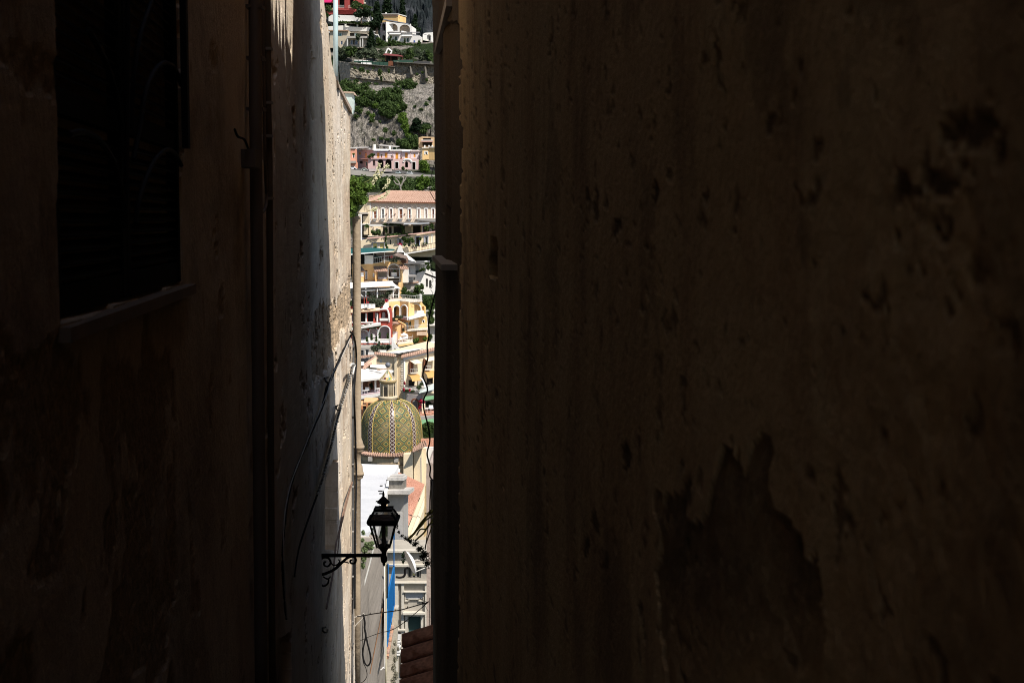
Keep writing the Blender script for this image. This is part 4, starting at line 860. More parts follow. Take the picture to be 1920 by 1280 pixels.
# big retaining wall
t = thing('retaining_wall', 'tall stone retaining wall with ledge and corner, plants growing from its joints', 'wall', tuple(P(700, 190, 519))); Y = 519
def stonegrid(name, pts, cols, rows, mat, parent, amp, seed):
    """rough masonry face as relief: pts = bl, br, tr, tl"""
    R = np.random.RandomState(seed); bl, br, tr, tl = [np.array(tuple(p)) for p in pts]
    u = np.linspace(0, 1, cols)[:, None, None]; v = np.linspace(0, 1, rows)[None, :, None]
    V = (bl * (1 - u) + br * u) * (1 - v) + (tl * (1 - u) + tr * u) * v
    n = fbm(V[..., 0] * .8 + seed, V[..., 2] * .8, 5, .75) - .5; V[..., 1] += n * amp
    nx, nz = V.shape[:2]; i = np.arange((nx - 1) * nz).reshape(nx - 1, nz)[:, :-1].ravel()
    o = mesh(name, V.reshape(-1, 3), np.stack([i, i + nz, i + nz + 1, i + 1], 1), mat, parent)
    return o
stonegrid('face', [P(656, 162, Y - 2), P(741, 170, Y - 2), P(740, 125, Y), P(656, 118, Y)], 150, 70, STONEW, t, 1.9, 3)
stonegrid('face', [P(741, 180, Y), P(830, 184, Y), P(830, 122, Y + 2), P(740, 116, Y + 2)], 150, 70, STONEW, t, 2.2, 5)
stonegrid('side_face', [P(630, 165, Y + 9), P(656, 162, Y - 2), P(656, 117.5, Y), P(630, 114, Y + 9)], 40, 60, STONEW, t, .8, 8)
quad('ledge', [P(656, 145, Y - 2.4), P(741, 154, Y - 2.4), P(741, 153, Y + .5), P(656, 144, Y + .5)], STONEW, t, .25)
quad('coping', [P(655, 119, Y - 1.6), P(741, 126, Y - 1.6), P(741, 125.4, Y + 1), P(655, 118.4, Y + 1)], GREYD, t, .1); quad('coping', [P(739, 117, Y - 1), P(830, 122.5, Y - 1), P(830, 121.8, Y + 2.4), P(739, 116.6, Y + 2.4)], GREYD, t, .1)
for x, yb, wd_ in ((769, 140, 2.4), (797, 146, 2.6)):
    m = MB(); a, b = P(x, 123, Y - .2), P(x + 3, yb, Y - 3.2); s = Vector((wd_ * .19 / 2, 0, 0)); d = Vector((0, 3, 0))
    m.hexa([b - s * 1.5, b + s * 1.5, b + s * 1.5 + d * 1.3, b - s * 1.5 + d * 1.3, a - s, a + s, a + s + d, a - s + d]); m.build('buttress', GREYD, t)  # dark grey paints the shadow gaps along the buttresses
bush('wall_plants', 'scattered plants sprouting from the joints of the big retaining wall', [(678, 131, 6, 5), (712, 136, 4, 7), (700, 128, 3, 2), (665, 128, 3, 3), (690, 135, 3, 3), (729, 133, 2, 4), (715, 147, 2, 5), (690, 158, 6, 4), (705, 160, 5, 5), (733, 163, 4, 4), (782, 139, 3, 2), (792, 136, 3, 2), (668, 152, 5, 3), (676, 160, 4, 3), (800, 150, 3, 3)], 516, BUSH, 2600, .32, 34, 'plants', kind='stuff')
# cliff vegetation
bush('bush', 'large dark bush at the right side of the retaining wall', [(758, 152, 12, 8), (766, 160, 12, 9), (750, 158, 9, 6), (772, 150, 7, 6), (760, 144, 7, 5)], None, BUSH, 3400, .42, 35)
bush('bush', 'dark shrubs below the left corner of the retaining wall', [(648, 160, 10, 9), (640, 168, 10, 10), (662, 165, 9, 9), (655, 176, 9, 8), (672, 172, 10, 9), (683, 165, 8, 7), (642, 190, 14, 14)], None, BUSH, 4800, .42, 36)
bush('bush', 'broad dark green bush across the middle of the cliff', [(690, 180, 11, 9), (682, 192, 10, 8), (672, 188, 7, 6), (722, 178, 12, 8), (735, 185, 10, 8), (712, 185, 9, 9), (748, 190, 7, 10), (756, 200, 6, 6), (700, 196, 6, 5), (728, 172, 8, 6), (745, 172, 8, 8)], None, BUSH, 7000, .42, 37)
bush('bush', 'rounded dark bush in the hollow at the centre of the cliff', [(725, 200, 12, 9), (738, 204, 11, 8), (730, 213, 10, 7), (718, 208, 7, 6), (742, 198, 6, 5)], None, BUSH, 4200, .42, 38)
bush('bush', 'yellow-green shrub catching light on the left of the cliff', [(682, 185, 6, 4), (704, 198, 5, 4), (698, 218, 4, 4), (746, 190, 4, 4), (748, 202, 3, 4), (701, 172, 3, 2)], None, BRIGHT, 900, .36, 39)
bush('climbing_grass', 'bright green grassy streak running down the right of the cliff', [(755, 218, 6, 6), (757, 227, 6, 7), (760, 237, 6, 7), (764, 247, 6, 6), (768, 255, 6, 5), (773, 262, 5, 4), (750, 224, 4, 4)], None, BRIGHT, 4200, .32, 52, 'grass', kind='stuff')
bush('shrubs', 'small dark shrubs dotted over the bare grey rock', [(722, 244, 4, 4), (739, 250, 3, 4), (712, 228, 2, 2), (697, 226, 4, 3), (668, 218, 4, 3), (690, 212, 3, 3), (800, 195, 3, 3), (806, 186, 3, 3), (668, 205, 5, 5), (676, 208, 4, 4), (790, 205, 3, 2), (778, 200, 2, 2), (715, 260, 4, 2), (700, 262, 3, 2), (726, 262, 4, 2)], None, BUSH, 1700, .35, 53, 'shrubs', kind='stuff')
tree('umbrella_pine', 'dark spreading tree under the bright rock at the right edge', 785, 252, 220, 36, 488, PINE, 3200, .42, 54, 'wide'); tree('pine_tree', 'green tree right of the dark spreading one above the yellow house', 800, 252, 232, 26, 486, BUSH, 2000, .42, 55, 'wide')
tree('leafy_tree', 'leafy tree behind the right end of the pink row', 762, 284, 254, 30, 483, BUSH, 2600, .4, 56, 'wide'); tree('leafy_tree', 'lighter leafy tree between the pink row and the yellow house', 777, 286, 252, 24, 484, BUSH, 2200, .4, 57, 'wide')
tree('leafy_tree', 'lowest dark tree at the foot of the cliff behind the pink roofs', 748, 284, 258, 20, 485, BUSH, 1500, .4, 58, 'wide')
# ================================================================ PINK ROW (y 255..333)
t = thing('pink_row_house', 'long pink house with white roof edge, blue awnings and ochre shutters below the cliff', 'house', tuple(P(720, 318, 470)))
pl = Pl(725, 318, 470, 0)
up = [rect(706.5, 712, 286, 296), rect(721, 727, 286, 296), rect(741, 747, 286, 298), rect(759, 765, 286, 299), arch(775, 779.5, 287, 295, 7)]
lo = [arch(699, 703.5, 300, 311, 7), arch(708, 719, 299, 318, 9), arch(722.5, 734, 299, 318, 9), rect(741, 747, 304, 316), arch(759.5, 765, 303, 314, 7), rect(773, 779, 304, 318)]
PL1 = PINKL
walls('wall', pl, [(700, 298), (700, 281.5), (731, 281.5), (731, 283), (770, 283), (770, 282.5), (785, 284), (785, 298)], up, 9, PINKL, t)
pl_l = Pl(725, 318, 468.8, 0)
walls('lower_wall', pl_l, [(690, 320), (690, 298), (785, 298.5), (784, 321)], lo, 9, PINKW, t, ld=2.5, inner=SHADE)
for a in ((706.5, 712, 286, 296), (721, 727, 286, 296), (741, 747, 286, 298), (759, 765, 286, 299), (775, 779.5, 288, 295)): win(pl, *a, t, shut=OCHRE, d=.1, frame=PEACHTRIM)
pl_s = Pl(700, 318, 470, -42)
walls('side_wall', pl_s, [(668, 320), (667, 282), (680, 280), (700, 281), (700, 319)], [rect(672, 677, 285, 290), arch(683.5, 688, 286, 297, 7), rect(674, 680, 302, 307), rect(685, 689, 303, 311)], 6, PINKW, t, ld=.4, inner=SHADE)
for a in ((672, 677, 285, 290), (684, 688, 287, 297)): win(pl_s, *a, t, shut=OCHRE, d=.1, frame=PEACHTRIM)
for a in ((685, 689, 303, 311),): win(pl_s, *a, t)
slab('roof_edge', pl, 700, 732, 279.5, 282, .7, W_, t, 9); slab('roof_edge', pl, 731, 771, 280.7, 283.2, .6, W_, t, 9); slab('roof_edge', pl, 769, 786, 282, 284.3, .5, PINKL, t, 9); slab('roof_edge', pl_s, 666, 700.6, 279, 281.6, .5, ROOFW, t, 6)
slab('blue_band', pl, 701, 729.5, 282.4, 284.5, .45, AWNB, t); slab('blue_band', pl, 755, 768, 283.6, 285.6, .4, AWNB, t)
awning(pl, 701, 729, 281.2, 282.6, .9, W2, t, .5); awning(pl, 754, 769, 282.6, 284, .9, W2, t, .5)
slab('balcony', pl_s, 680, 700, 297, 299, 1.4, PINKW, t); slab('balcony', pl, 700, 738, 296.6, 298.6, 1.6, PINKW, t)
prail(pl, [(701, 297), (738, 297)], 1.5, 4.5, RAILD, t, .5, 1.4, .02); prail(pl, [(754, 299), (769, 300)], 1.2, 4.5, RAILD, t, .5, 1.2, .02)
m = MB(); cpts = [(757, 304), (758, 301), (761, 299.5), (765, 299.5), (770, 300.5), (772, 304)]; m.tube([pl.pt(x, y) + pl.n * 1.2 for x, y in cpts], .35, 6); m.build('porch_arch', W_, t)
for x in (736, 752, 769): pbox('pilaster', pl, x, x + 1.2, 284, 318, -.12, .02, PINKW, t)
for x0, x1, y0, y1 in ((741, 747, 304, 316), (773, 779, 304, 318)): frame_px(pl_l, x0, x1, y0, y1, 1, -.1, W_, t)
for x in (706, 721, 735): pbox('column', pl_l, x - .9, x + .9, 304, 319, -.12, .3, PINKW, t)
for a in ((682, 276.5, 279.5, 5), (699, 270, 279.8, 4.4), (728, 273, 281, 3.6), (690, 277, 279.6, 3)): pbox('chimney', pl, a[0], a[0] + a[3], a[1], a[2], 2.2, 3.2, W_, t)
quad('roof_canopy', [P(710, 273, 474), P(745, 276.5, 474), P(750, 275, 478), P(712, 271.5, 478)], plain('grey_canopy', (.35, .33, .32), .8), t, .12)
for x in (712, 724, 736, 744): m = MB(); m.bar(P(x, 281, 474.5), P(x, 274, 474.5), .07); m.build('canopy_post', RAILM, t)
quad('roof_canopy', [P(664, 278.5, 470), P(690, 277.5, 470), P(692, 276, 474), P(666, 276.5, 474)], bpy.data.materials['grey_canopy'], t, .12)
prail(pl, [(745, 282), (784, 284)], -1, 2.6, RAILM, t, .8, r=.015)
for i, (x, y) in enumerate(((716, 296), (735, 297), (752.5, 299.5))):
    q = pl.pt(x, y) + pl.n * 1.0; m = MB(); m.lathe((q.x, q.y, q.z), [(.0, 0), (.2, 0), (.28, .45), (0, .45)], 8); m.build('flower_pot', plain('pot%s' % 'abc'[i], (.4, .1, .06)), t)
    leaves('pot_plant', [(q + Vector((0, 0, .7)), (.35, .3, .35))], 60, .12, BUSH, t, i)
bush('climbing_plant', 'dark climber with palm fronds on the balcony of the pink row', [(697, 291, 4, 3), (692, 294, 3, 2.5), (701, 290, 2.5, 1.5)], 468, BUSH, 500, .3, 60, 'climber')
bush('climbing_plant', 'dark bushes in front of the arches of the pink row', [(728, 318, 4, 5), (733, 322, 5, 4), (756, 316, 3, 4), (762, 322, 3, 4), (738, 321, 3, 3)], 465.5, BUSH, 900, .35, 61, 'climber')
t = thing('salmon_house', 'narrow salmon house at the left edge beside the pink row', 'house', tuple(P(664, 315, 466))); pl2 = Pl(664, 315, 466, 0)
walls('wall', pl2, [(640, 312), (640, 278), (666.5, 278), (666.5, 304), (668, 304), (668, 316), (640, 316)], [rect(661, 665, 288, 296)], 5, stucco('salmon_wall', (.66, .32, .22)), t)
slab('roof_edge', pl2, 638, 667, 277, 278.8, .4, ROOFW, t, 5); win(pl2, 661, 665, 288, 296, t); slab('balcony', pl2, 640, 668, 302, 306, 1.5, GREYW, t)
bush('balcony_plant', 'small green plant on the balcony of the salmon house', [(663, 289, 2.4, 1.5)], 464, BRIGHT, 120, .2, 62, 'plant')
# yellow house right
t = thing('yellow_house', 'bright yellow house with a small white-framed window at the right edge beside the pink row', 'house', tuple(P(800, 300, 468))); pl2 = Pl(800, 300, 468, 0)
walls('wall', pl2, [(792, 300), (792, 278), (804, 278), (804, 299)], [rect(797, 801, 285, 290)], 5, YELLOW, t); frame_px(pl2, 797, 801, 285, 290, 1.6, -.1, W_, t); win(pl2, 797, 801, 285, 290, t)
pl3 = Pl(804, 300, 468, -25); walls('side_wall', pl3, [(804, 300), (804, 277), (822, 276), (822, 300)], [], 5, YELLOW, t); slab('roof_edge', pl2, 791, 805, 276.8, 278.6, .4, TRIM, t, 5); slab('roof_edge', pl3, 804, 822, 275.2, 277.2, .4, TRIM, t, 4)
walls('penthouse', Pl(800, 276, 472, 0), [(785, 277), (785, 258), (792, 256), (812, 257), (820, 258), (820, 277)], [rect(793, 808, 259, 264), rect(792, 810, 266, 274)], 4, stucco('ochre_brown', (.48, .34, .2)), t, ld=1.2, inner=SHADE)
for a in ((794, 264), (800, 266)): pbox('roof_slab', Pl(800, 276, 471.5, 0), 790, 812, a[1] - 1.4, a[1], -.6, 1.5, (W_, PEACHTRIM)[a[0] == 800], t)
for x in (795, 803, 809): pbox('chimney', pl2, x, x + 2, 272, 277, 1, 2, W_, t)
tree('leafy_tree', 'bright round tree in front of the yellow house beside the road', 796, 326, 298, 26, 462, BRIGHT, 2600, .36, 63, 'wide')
# road wall and cars
t = thing('road_wall', 'grey concrete retaining wall carrying the road below the pink row', 'wall', tuple(P(720, 330, 455)))
quad('wall_face', [P(650, 327, 455), P(720, 334, 455), P(720, 325.5, 455), P(650, 317, 455)], GREYW, t, 1.5); quad('wall_face', [P(720, 334, 455), P(822, 340, 455), P(822, 329, 455), P(720, 325.5, 455)], GREYW, t, 1.5)
slab('parapet', Pl(700, 320, 455.5), 692, 735, 316.5, 321.5, .2, stucco('grey_pink', (.42, .36, .35)), t, .4)
m = MB(); m.add([P(645, 318, 456), P(822, 330, 456), P(822, 322, 468), P(645, 315, 468)], [(0, 1, 2, 3)]); o = m.build('road', plain('asphalt', (.06, .06, .06), .9), None); tag(o, kind='structure')
def car(label, x0, x1, yb, Y, mat, hpx):
    k = Y / F; L = (x1 - x0) * k; c = P((x0 + x1) / 2, yb, Y); H = hpx * k; t = thing('parked_car', label, 'car', tuple(c), 'cars parked on the road below the pink row'); W = 1.6
    pr = [(-.5, .12), (-.5, .5), (-.40, .58), (-.26, .97), (.18, 1.0), (.34, .60), (.49, .5), (.5, .12)]
    m = MB(); m.prism([c + Vector((x * L, -W / 2, z * H)) for x, z in pr], (0, W, 0)); m.build('body', mat, t)
    m = MB(); m.prism([c + Vector((x * L, -W / 2 - .02, z * H)) for x, z in [(-.34, .62), (-.24, .92), (.15, .94), (.28, .62)]], (0, .03, 0)); m.build('window', GLASS, t)
    for s in (-.3, .3):
        m = MB(); q = c + Vector((s * L, -W / 2 - .03, .17 * H)); n = 12; m.prism([q + Vector((math.cos(a) * .3, 0, math.sin(a) * .3)) for a in [2 * math.pi * i / n for i in range(n)]], (0, .2, 0)); m.build('wheel', M_BLK, t)
car('white car half hidden at the left edge on the road', 655, 668.5, 318, 459, plain('white_car', (.7, .7, .72), .3), 6); car('pale car with rounded roof parked left of the grey-pink parapet', 678, 689, 320.5, 459, plain('pale_car', (.5, .55, .5), .3), 5.5)
car('light blue car behind the wall under the pink row door', 741, 752.5, 328, 457.5, plain('light_blue_car', (.42, .52, .55), .3), 7); car('long silver van on the road near the right end', 762, 775, 329.5, 457.5, plain('silver_car', (.5, .53, .54), .3), 8.5)
# green slope between
bush('slope_thicket', 'dense green thicket covering the slope under the road', [(655 + i * 9 + (i % 3) * 2, 336 + (i * 37 % 11) + (i > 9) * 3, 8, 7) for i in range(19)] + [(665 + i * 10, 350 + (i * 13 % 7), 8, 6) for i in range(16)] + [(660 + i * 11, 343 + (i * 7 % 5), 8, 6) for i in range(15)], None, BUSH, 13000, .42, 64, 'thicket', kind='stuff', shell=.1)
tree('leafy_tree', 'bright green tree in the slope at the right edge above the villa roof', 795, 360, 326, 34, 405, BRIGHT, 3600, .36, 65, 'wide'); tree('leafy_tree', 'dark green tree at the left of the slope above the villa', 672, 362, 328, 34, 408, BUSH, 3000, .4, 66, 'wide'); tree('leafy_tree', 'rounded green tree in the middle of the slope', 722, 362, 328, 26, 402, BUSH, 2600, .4, 67, 'wide')
t = thing('bare_tree', 'leafless grey tree with forked branches on the slope above the villa', 'tree', tuple(P(752, 357, 400)))
for pts in ([(752, 358), (750, 348), (747, 340), (741, 334)], [(751, 350), (755, 342), (757, 332), (755, 325)], [(748, 346), (743, 345), (738, 338)], [(755, 342), (760, 336), (762, 328)], [(757, 334), (752, 329)]):
    m = MB(); c = curve(pts, 3); m.tube([P(x, y, 400) for x, y in c], [.28 - .2 * i / len(c) for i in range(len(c))], 5); m.build('branch', plain('grey_bark', (.25, .23, .2), .9) if 'grey_bark' not in bpy.data.materials else bpy.data.materials['grey_bark'], t)
quad("terrace_wall", [P(785, 352, 418), P(820, 355, 418), P(820, 350.5, 418), P(785, 349, 418)], GREYW, None, .6); tag(bpy.data.objects["terrace_wall"], "low grey terrace wall at the right edge just above the villa roof", "wall")
# ================================================================ LONG PINK-CREAM VILLA (y 357..475)
t = thing('long_villa', 'long cream palace with clay roof, hooded tall windows and small balconies', 'villa', tuple(P(750, 416, 300)))
pl = Pl(750, 416, 300, -3); wx = [703.2, 717.8, 733, 751.5, 768, 785, 799, 812]
holes = [rect(x - (3.2 if i in (0, 3) else 2.2), x + (3.2 if i in (0, 3) else 2.2), 391.5, 409.5) for i, x in enumerate(wx)]
walls('wall', pl, [(693, 440), (693, 378), (835, 380), (835, 436), (770, 438)], holes, 12, PEACH, t)
for i, x in enumerate(wx):
    w = 3.2 if i in (0, 3) else 2.2
    win(pl, x - w, x + w, 391.5, 409.5, t, frame=W2, shut=BROWN if i in (0, 2, 3, 4, 7) else None, d=.12)
    m = MB(); m.pbox(pl, x - w - 1.3, x - w - .2, 390, 409.5, -.12, 0); m.pbox(pl, x + w + .2, x + w + 1.3, 390, 409.5, -.12, 0); m.pbox(pl, x - w - .2, x + w + .2, 389, 391.4, -.12, 0); m.build('surround', W2, t)
    m = MB(); c = arch(x - w - 2.6, x + w + 2.6, 384.5, 389, 9, 3.2); m.tube([pl.pt(a, b) + pl.n * .15 for a, b in c], .09, 5); m.build('hood', TRIM, t)
    m = MB(); m.pbox(pl, x - 4.4, x + 4.4, 409.6, 410.6, -.9, 0); m.build('balcony_slab', TRIM, t)
    m = MB(); q = [pl.loc(a, b) for a, b in [(x - 4, 410.6), (x + 4, 410.6), (x + 2.2, 414), (x, 415.2), (x - 2.2, 414)]]; m.prism([pl.W(*a) + pl.n * .02 for a in q], pl.n * .45); m.build('bracket', W2, t)
    if i < 5: prail(pl, [(x - 4.2, 409.6), (x + 4.2, 409.6)], .85, 6.3, RAILM, t, .32, .85, .018)
prail(pl, [(781, 409), (835, 410)], 1.0, 7, RAILM, t, .4, 1.0, .02); slab('balcony_slab', pl, 780, 835, 409.4, 410.6, 1.1, TRIM, t)
for i in range(9):
    x = 695.5 + i * 14.9 + (.8 if i > 2 else 0); 
    if x < 815: pbox('pilaster', pl, x - .55, x + .55, 381.5, 409, -.06, .02, plain('pink_pilaster', (.74, .56, .50), .85) if i == 0 else bpy.data.materials['pink_pilaster'], t)
slab('cornice', pl, 692, 835, 378.3, 380.2, .35, PEACHTRIM, t); slab('band', pl, 693, 835, 416.3, 417.3, .2, TRIM, t)
for i, x in enumerate((725, 741, 759)):
    m = MB(); q = pl.pt(x, 401.5) + pl.n * .15; m.lathe((q.x, q.y, q.z - .2), [(0, 0), (.06, .02), (.16, .3), (.0, .3)], 7); m.build('wall_lamp', BROWN, t)
# roof
e0, e1 = pl.pt(691, 377.6) + pl.n * .5, pl.pt(835, 379.6) + pl.n * .5
r0 = P(730, 357.3, 308); r1 = P(835, 359, 308); r0b = P(728, 364.5, 305)
ribroof('roof', [e0, e1, r1, r0], TERR, t, .42, .12); ribroof('hip_roof', [pl.pt(692, 377) + pl.n * .4, P(716, 372, 303), P(728, 365, 305), P(693, 366.5, 305)], TERR, t, .42, .12)
quad('gutter', [e0 - Vector((0, 0, .22)), e1 - Vector((0, 0, .22)), e1, e0], BROWN, t, .15)
# left wing, turned away
pw = Pl(693, 416, 300, -12)
walls('wing_wall', pw, [(668, 446), (672, 398), (688, 378), (693, 378), (693, 446)], [rect(683, 687.3, 383, 398), rect(680.5, 690, 405, 420), rect(682, 690, 424, 440)], 5, CREAM, t, ld=.6, inner=SHADE)
win(pw, 683, 687.3, 383, 398, t, shut=BROWN, frame=BROWN); win(pw, 681, 685.5, 405, 420, t, frame=BROWN); win(pw, 686, 690, 405, 420, t, shut=BROWN, frame=BROWN)
slab('wing_balcony', pw, 676, 692, 398.6, 401, .8, TRIM, t); slab('wing_band', pw, 672, 693, 419.5, 421.5, .6, W_, t)
pbox('wing_pillar', pl, 691.5, 695.5, 376, 420, -.3, .3, W_, t); pbox('wing_pillar', pl, 674, 680, 402, 420, -1.5, -.9, W_, t); pbox('wing_pillar', pl, 673.5, 680.6, 421, 452, -2.2, -1.2, plain('blue_white', (.70, .74, .80), .7), t)
prail(pw, [(680, 421), (692, 421)], .5, 6, RAILD, t, .4)
# lower terrace of the villa: columns, awnings, pergola
tt = Pl(750, 442, 296.5, -3)
pbox('terrace_floor', tt, 690, 835, 441.5, 443.5, -.1, 3.4, TRIM, t)
for x, m_ in ((695.5, CREAM), (716, CREAM), (736, CREAM), (772.5, CREAM), (790.5, CREAM), (806, W_)): pbox('column', tt, x - 1.6, x + 1.6, 421, 442.5, 0, .4, m_, t)
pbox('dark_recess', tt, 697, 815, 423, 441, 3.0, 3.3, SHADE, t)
for x0, x1 in ((697, 714), (718, 726), (756, 770)): pbox('back_wall', tt, x0, x1, 424, 441.5, 2.7, 2.9, CREAM, t)
win(tt, 701, 706, 428, 441, t, shut=BROWN, d=2.5); pbox('beam', tt, 693, 718, 421, 424, -.1, .5, W_, t); pbox('beam', tt, 718, 752, 422, 424, -.1, .5, ROOFW, t)
frame_px(tt, 793, 808, 424, 437, 1.2, -.3, W_, t, 'white_frame')
quad('awning', [P(724, 418.5, 293), P(790, 421.5, 293), P(806, 417.5, 299), P(727, 417, 299)], plain('grey_awning', (.17, .16, .15), .8), t, .15)
quad('awning', [P(757, 421.5, 292), P(805, 420, 292), P(805, 418.4, 292.4), P(757, 419.5, 292.4)], plain('light_awning', (.32, .33, .35), .8), t, .1)
quad('awning', [P(782, 414.2, 294), P(835, 418, 294), P(835, 413.5, 298), P(790, 412.5, 298)], bpy.data.materials['grey_awning'], t, .15)
leaves('pergola_vine', [(P(x, y, 294.5), (rx * .11, .8, ry * .11)) for x, y, rx, ry in ((722, 421, 6, 1.8), (734, 421, 7, 2), (746, 421, 7, 2), (754, 425, 3, 5), (756, 433, 3, 6), (744, 440, 8, 3), (732, 441, 8, 2.5), (764, 440, 8, 3), (703, 437, 5, 5), (711, 436, 4, 6), (698, 434, 2, 4), (688, 424, 4, 3), (724, 432, 2.5, 6), (800, 428, 5, 5), (810, 424, 4, 6))], 3400, .22, BUSH, t, 70, .15)
# pink parapet and bottom storey
pb = Pl(750, 466, 294.5, -3)
hs = [rect(698.5, 708, 455.5, 466), rect(711.5, 720.5, 455.5, 466), rect(730.8, 733.6, 449.5, 458.5), rect(746.5, 754, 447.5, 459), rect(764.5, 770, 446, 462), rect(780, 786.5, 444, 462), rect(796, 802.5, 443, 457)]
walls('lower_wall', pb, [(668, 480), (668, 452), (690, 447.5), (762, 441.5), (770, 439), (835, 432), (835, 482)], hs, 4, CREAM, t, ld=.8, inner=SHADE)
quad('parapet', [P(689, 447.8, 294), P(762, 441.8, 294), P(762, 439.8, 294), P(689, 445.6, 294)], PEACHTRIM, t, .3); quad('parapet', [P(765, 441, 294), P(835, 433.5, 294), P(835, 431, 294), P(765, 438.8, 294)], PEACHTRIM, t, .3)
for x0, x1 in ((698.5, 708), (711.5, 720.5)): win(pb, x0, x1, 455.5, 466, t, frame=W2, shut=plain('yellow_panel', (.75, .62, .25), .7) if x0 < 700 else bpy.data.materials['yellow_panel'], fw=1)
frame_px(pb, 698.5, 720.5, 455.5, 466, 1.3, -.2, plain('grey_lintel', (.4, .4, .42), .7), t)
win(pb, 730.8, 733.6, 449.5, 458.5, t, frame=plain('blue_grey_frame', (.35, .4, .52), .6)); frame_px(pb, 746.5, 754, 447.5, 459, .9, -.12, bpy.data.materials['blue_grey_frame'], t); win(pb, 747, 753.5, 448, 459, t)
win(pb, 764.5, 770, 446, 462, t, frame=DARKG); frame_px(pb, 780, 786.5, 444, 461, .9, -.12, bpy.data.materials['blue_grey_frame'], t); frame_px(pb, 796, 802.5, 443, 456, .9, -.12, bpy.data.materials['blue_grey_frame'], t); win(pb, 796.5, 802, 444, 456, t); win(pb, 808, 812, 440, 455, t, shut=BROWN, d=.0)
pbox('blue_awning', pw, 668, 683, 447, 453, -1, .2, plain('navy_canvas', (.05, .06, .15), .8), t); pbox('plaque', pb, 741.5, 744.5, 450.5, 456, -.1, 0, plain('ochre_plaque', (.5, .38, .2), .7), t)
q0, q1, q2 = P(755, 475.5, 291.5), P(770, 473, 291.5), P(835, 462, 291.5)
quad('walkway', [q0, q2, q2 + Vector((0, 2.8, 0)), q0 + Vector((0, 2.8, 0))], W_, t, -.25); rail('railing', [q0, q1, q2], 1.05, RAILD, t, .3, .03, .05)
leaves('wall_creeper', [(P(x, y, 293), (rx * .11, .35, ry * .11)) for x, y, rx, ry in ((757, 447, 5, 4), (763, 451, 6, 5), (770, 448, 4, 3), (774, 452, 2.5, 3), (758, 458, 3, 4), (723, 448, 1.6, 6), (724, 460, 1.6, 5), (788, 448, 2.5, 2.5), (726, 464, 2, 3), (704, 464, 3, 2))], 1300, .2, BUSH, t, 71, .15)
for i, x in enumerate((773, 777, 781, 792, 795, 799)):
    q = P(x, 470 - (x - 755) * .17, 291.8); m = MB(); m.lathe(tuple(q), [(0, 0), (.14, 0), (.2, .35), (0, .35)], 8); pt = m.build('flower_pot', TERR, None); tag(pt, 'clay pot number %d' % i if False else ('leftmost clay pot on the villa walkway', 'second clay pot from the left on the villa walkway', 'clay pot under the left walkway door', 'clay pot left of the right walkway door', 'clay pot touching the right walkway door', 'rightmost clay pot on the villa walkway')[i], 'flower pot', 'clay pots along the villa walkway')
    leaves('plant', [(q + Vector((0, 0, .65)), (.3, .25, .35))], 70, .1, BUSH, pt, 80 + i)
# rock under the walkway
bush('slope_plants', 'shaded plants on the slope under the villa walkway', [(778, 482, 8, 6), (790, 480, 8, 6), (800, 478, 8, 6), (770, 478, 5, 4), (795, 488, 8, 4), (783, 476, 5, 3)], 296, PINE, 1800, .3, 72, 'plants', kind='stuff')
# ================================================================ ORANGE HOUSE AND NEIGHBOURS (y 460..560)
t = thing('orange_house', 'orange house with a tall arched loggia and small tiled canopies under a teal awning', 'house', tuple(P(715, 548, 262)))
po = Pl(715, 548, 262, 0)
OUT = [(660, 550), (660, 495), (675, 496), (717, 492), (717.5, 488.5), (748, 488), (751.5, 492), (752, 550)]
hs = [arch(728.5, 748.5, 496, 519.5, 13, 8), rect(728.5, 748.5, 521.5, 534), rect(707.5, 726, 508.5, 523.5), arch(684.5, 689, 506.5, 525, 7, 3), rect(676, 681.5, 511, 524), rect(698.5, 702, 511.5, 520)]
walls('wall', po, OUT, hs, 9, ORANGE, t, ld=2.6, inner=stucco('pale_loggia', (.66, .63, .58), None, .3))
pbox('loggia_floor', po, 728.5, 748.5, 519.4, 521.6, -.25, 2.5, ROOFW, t); pbox('loggia_side', po, 726.6, 728.6, 497, 534, .3, 2.5, ORANGE, t)
frame_px(po, 728.5, 748.5, 504, 534, .9, -.08, ROOFW, t); slab('band', po, 660, 752, 526.2, 527, .12, TRIM, t)
m = MB(); c = arch(727.6, 749.4, 495, 520, 13, 9); m.tube([po.pt(a, b) + po.n * .06 for a, b in c], .12, 5); m.build('arch_trim', ROOFW, t)
win(po, 708, 725.5, 509, 523, t, frame=plain('mauve_frame', (.38, .32, .38), .7), pane=plain('dim_room', (.17, .16, .13), .8), d=.3, fw=1); pbox('glass_rail', po, 708.5, 725, 519.5, 523.3, .1, .2, plain('pale_glass', (.45, .42, .45), .3), t)
win(po, 684.6, 689, 509, 524, t, pane=plain('grey_pane', (.3, .3, .32), .3)); win(po, 698.8, 702, 511.5, 519.5, t, pane=W2); win(po, 676, 681.5, 513, 524, t, pane=W2)
pbox('shadow_return', po, 704.8, 706.5, 505, 530, -1.2, 0, ORANGE, t)
pbox('bay_wall', po, 704.9, 707.2, 503, 530, -.7, -.0, ORANGE, t)
ribroof('canopy_roof', [po.pt(704, 508) + po.n * 1.6, po.pt(728, 507.5) + po.n * 1.6, po.pt(724, 499) + po.n * .05, po.pt(701, 499) + po.n * .05], TERR, t, .35, .1)
ribroof('canopy_roof', [po.pt(668, 508) + po.n * 1.6, po.pt(686, 508) + po.n * 1.6, po.pt(677, 499.5) + po.n * .05, po.pt(668, 499.5) + po.n * .05], TERR, t, .35, .1)
pbox('box_bay', po, 668, 683, 509, 537, -1.3, 0, ORANGE, t); pbox('sign', po, 678, 683, 510.5, 518, -1.4, -1.3, W2, t)
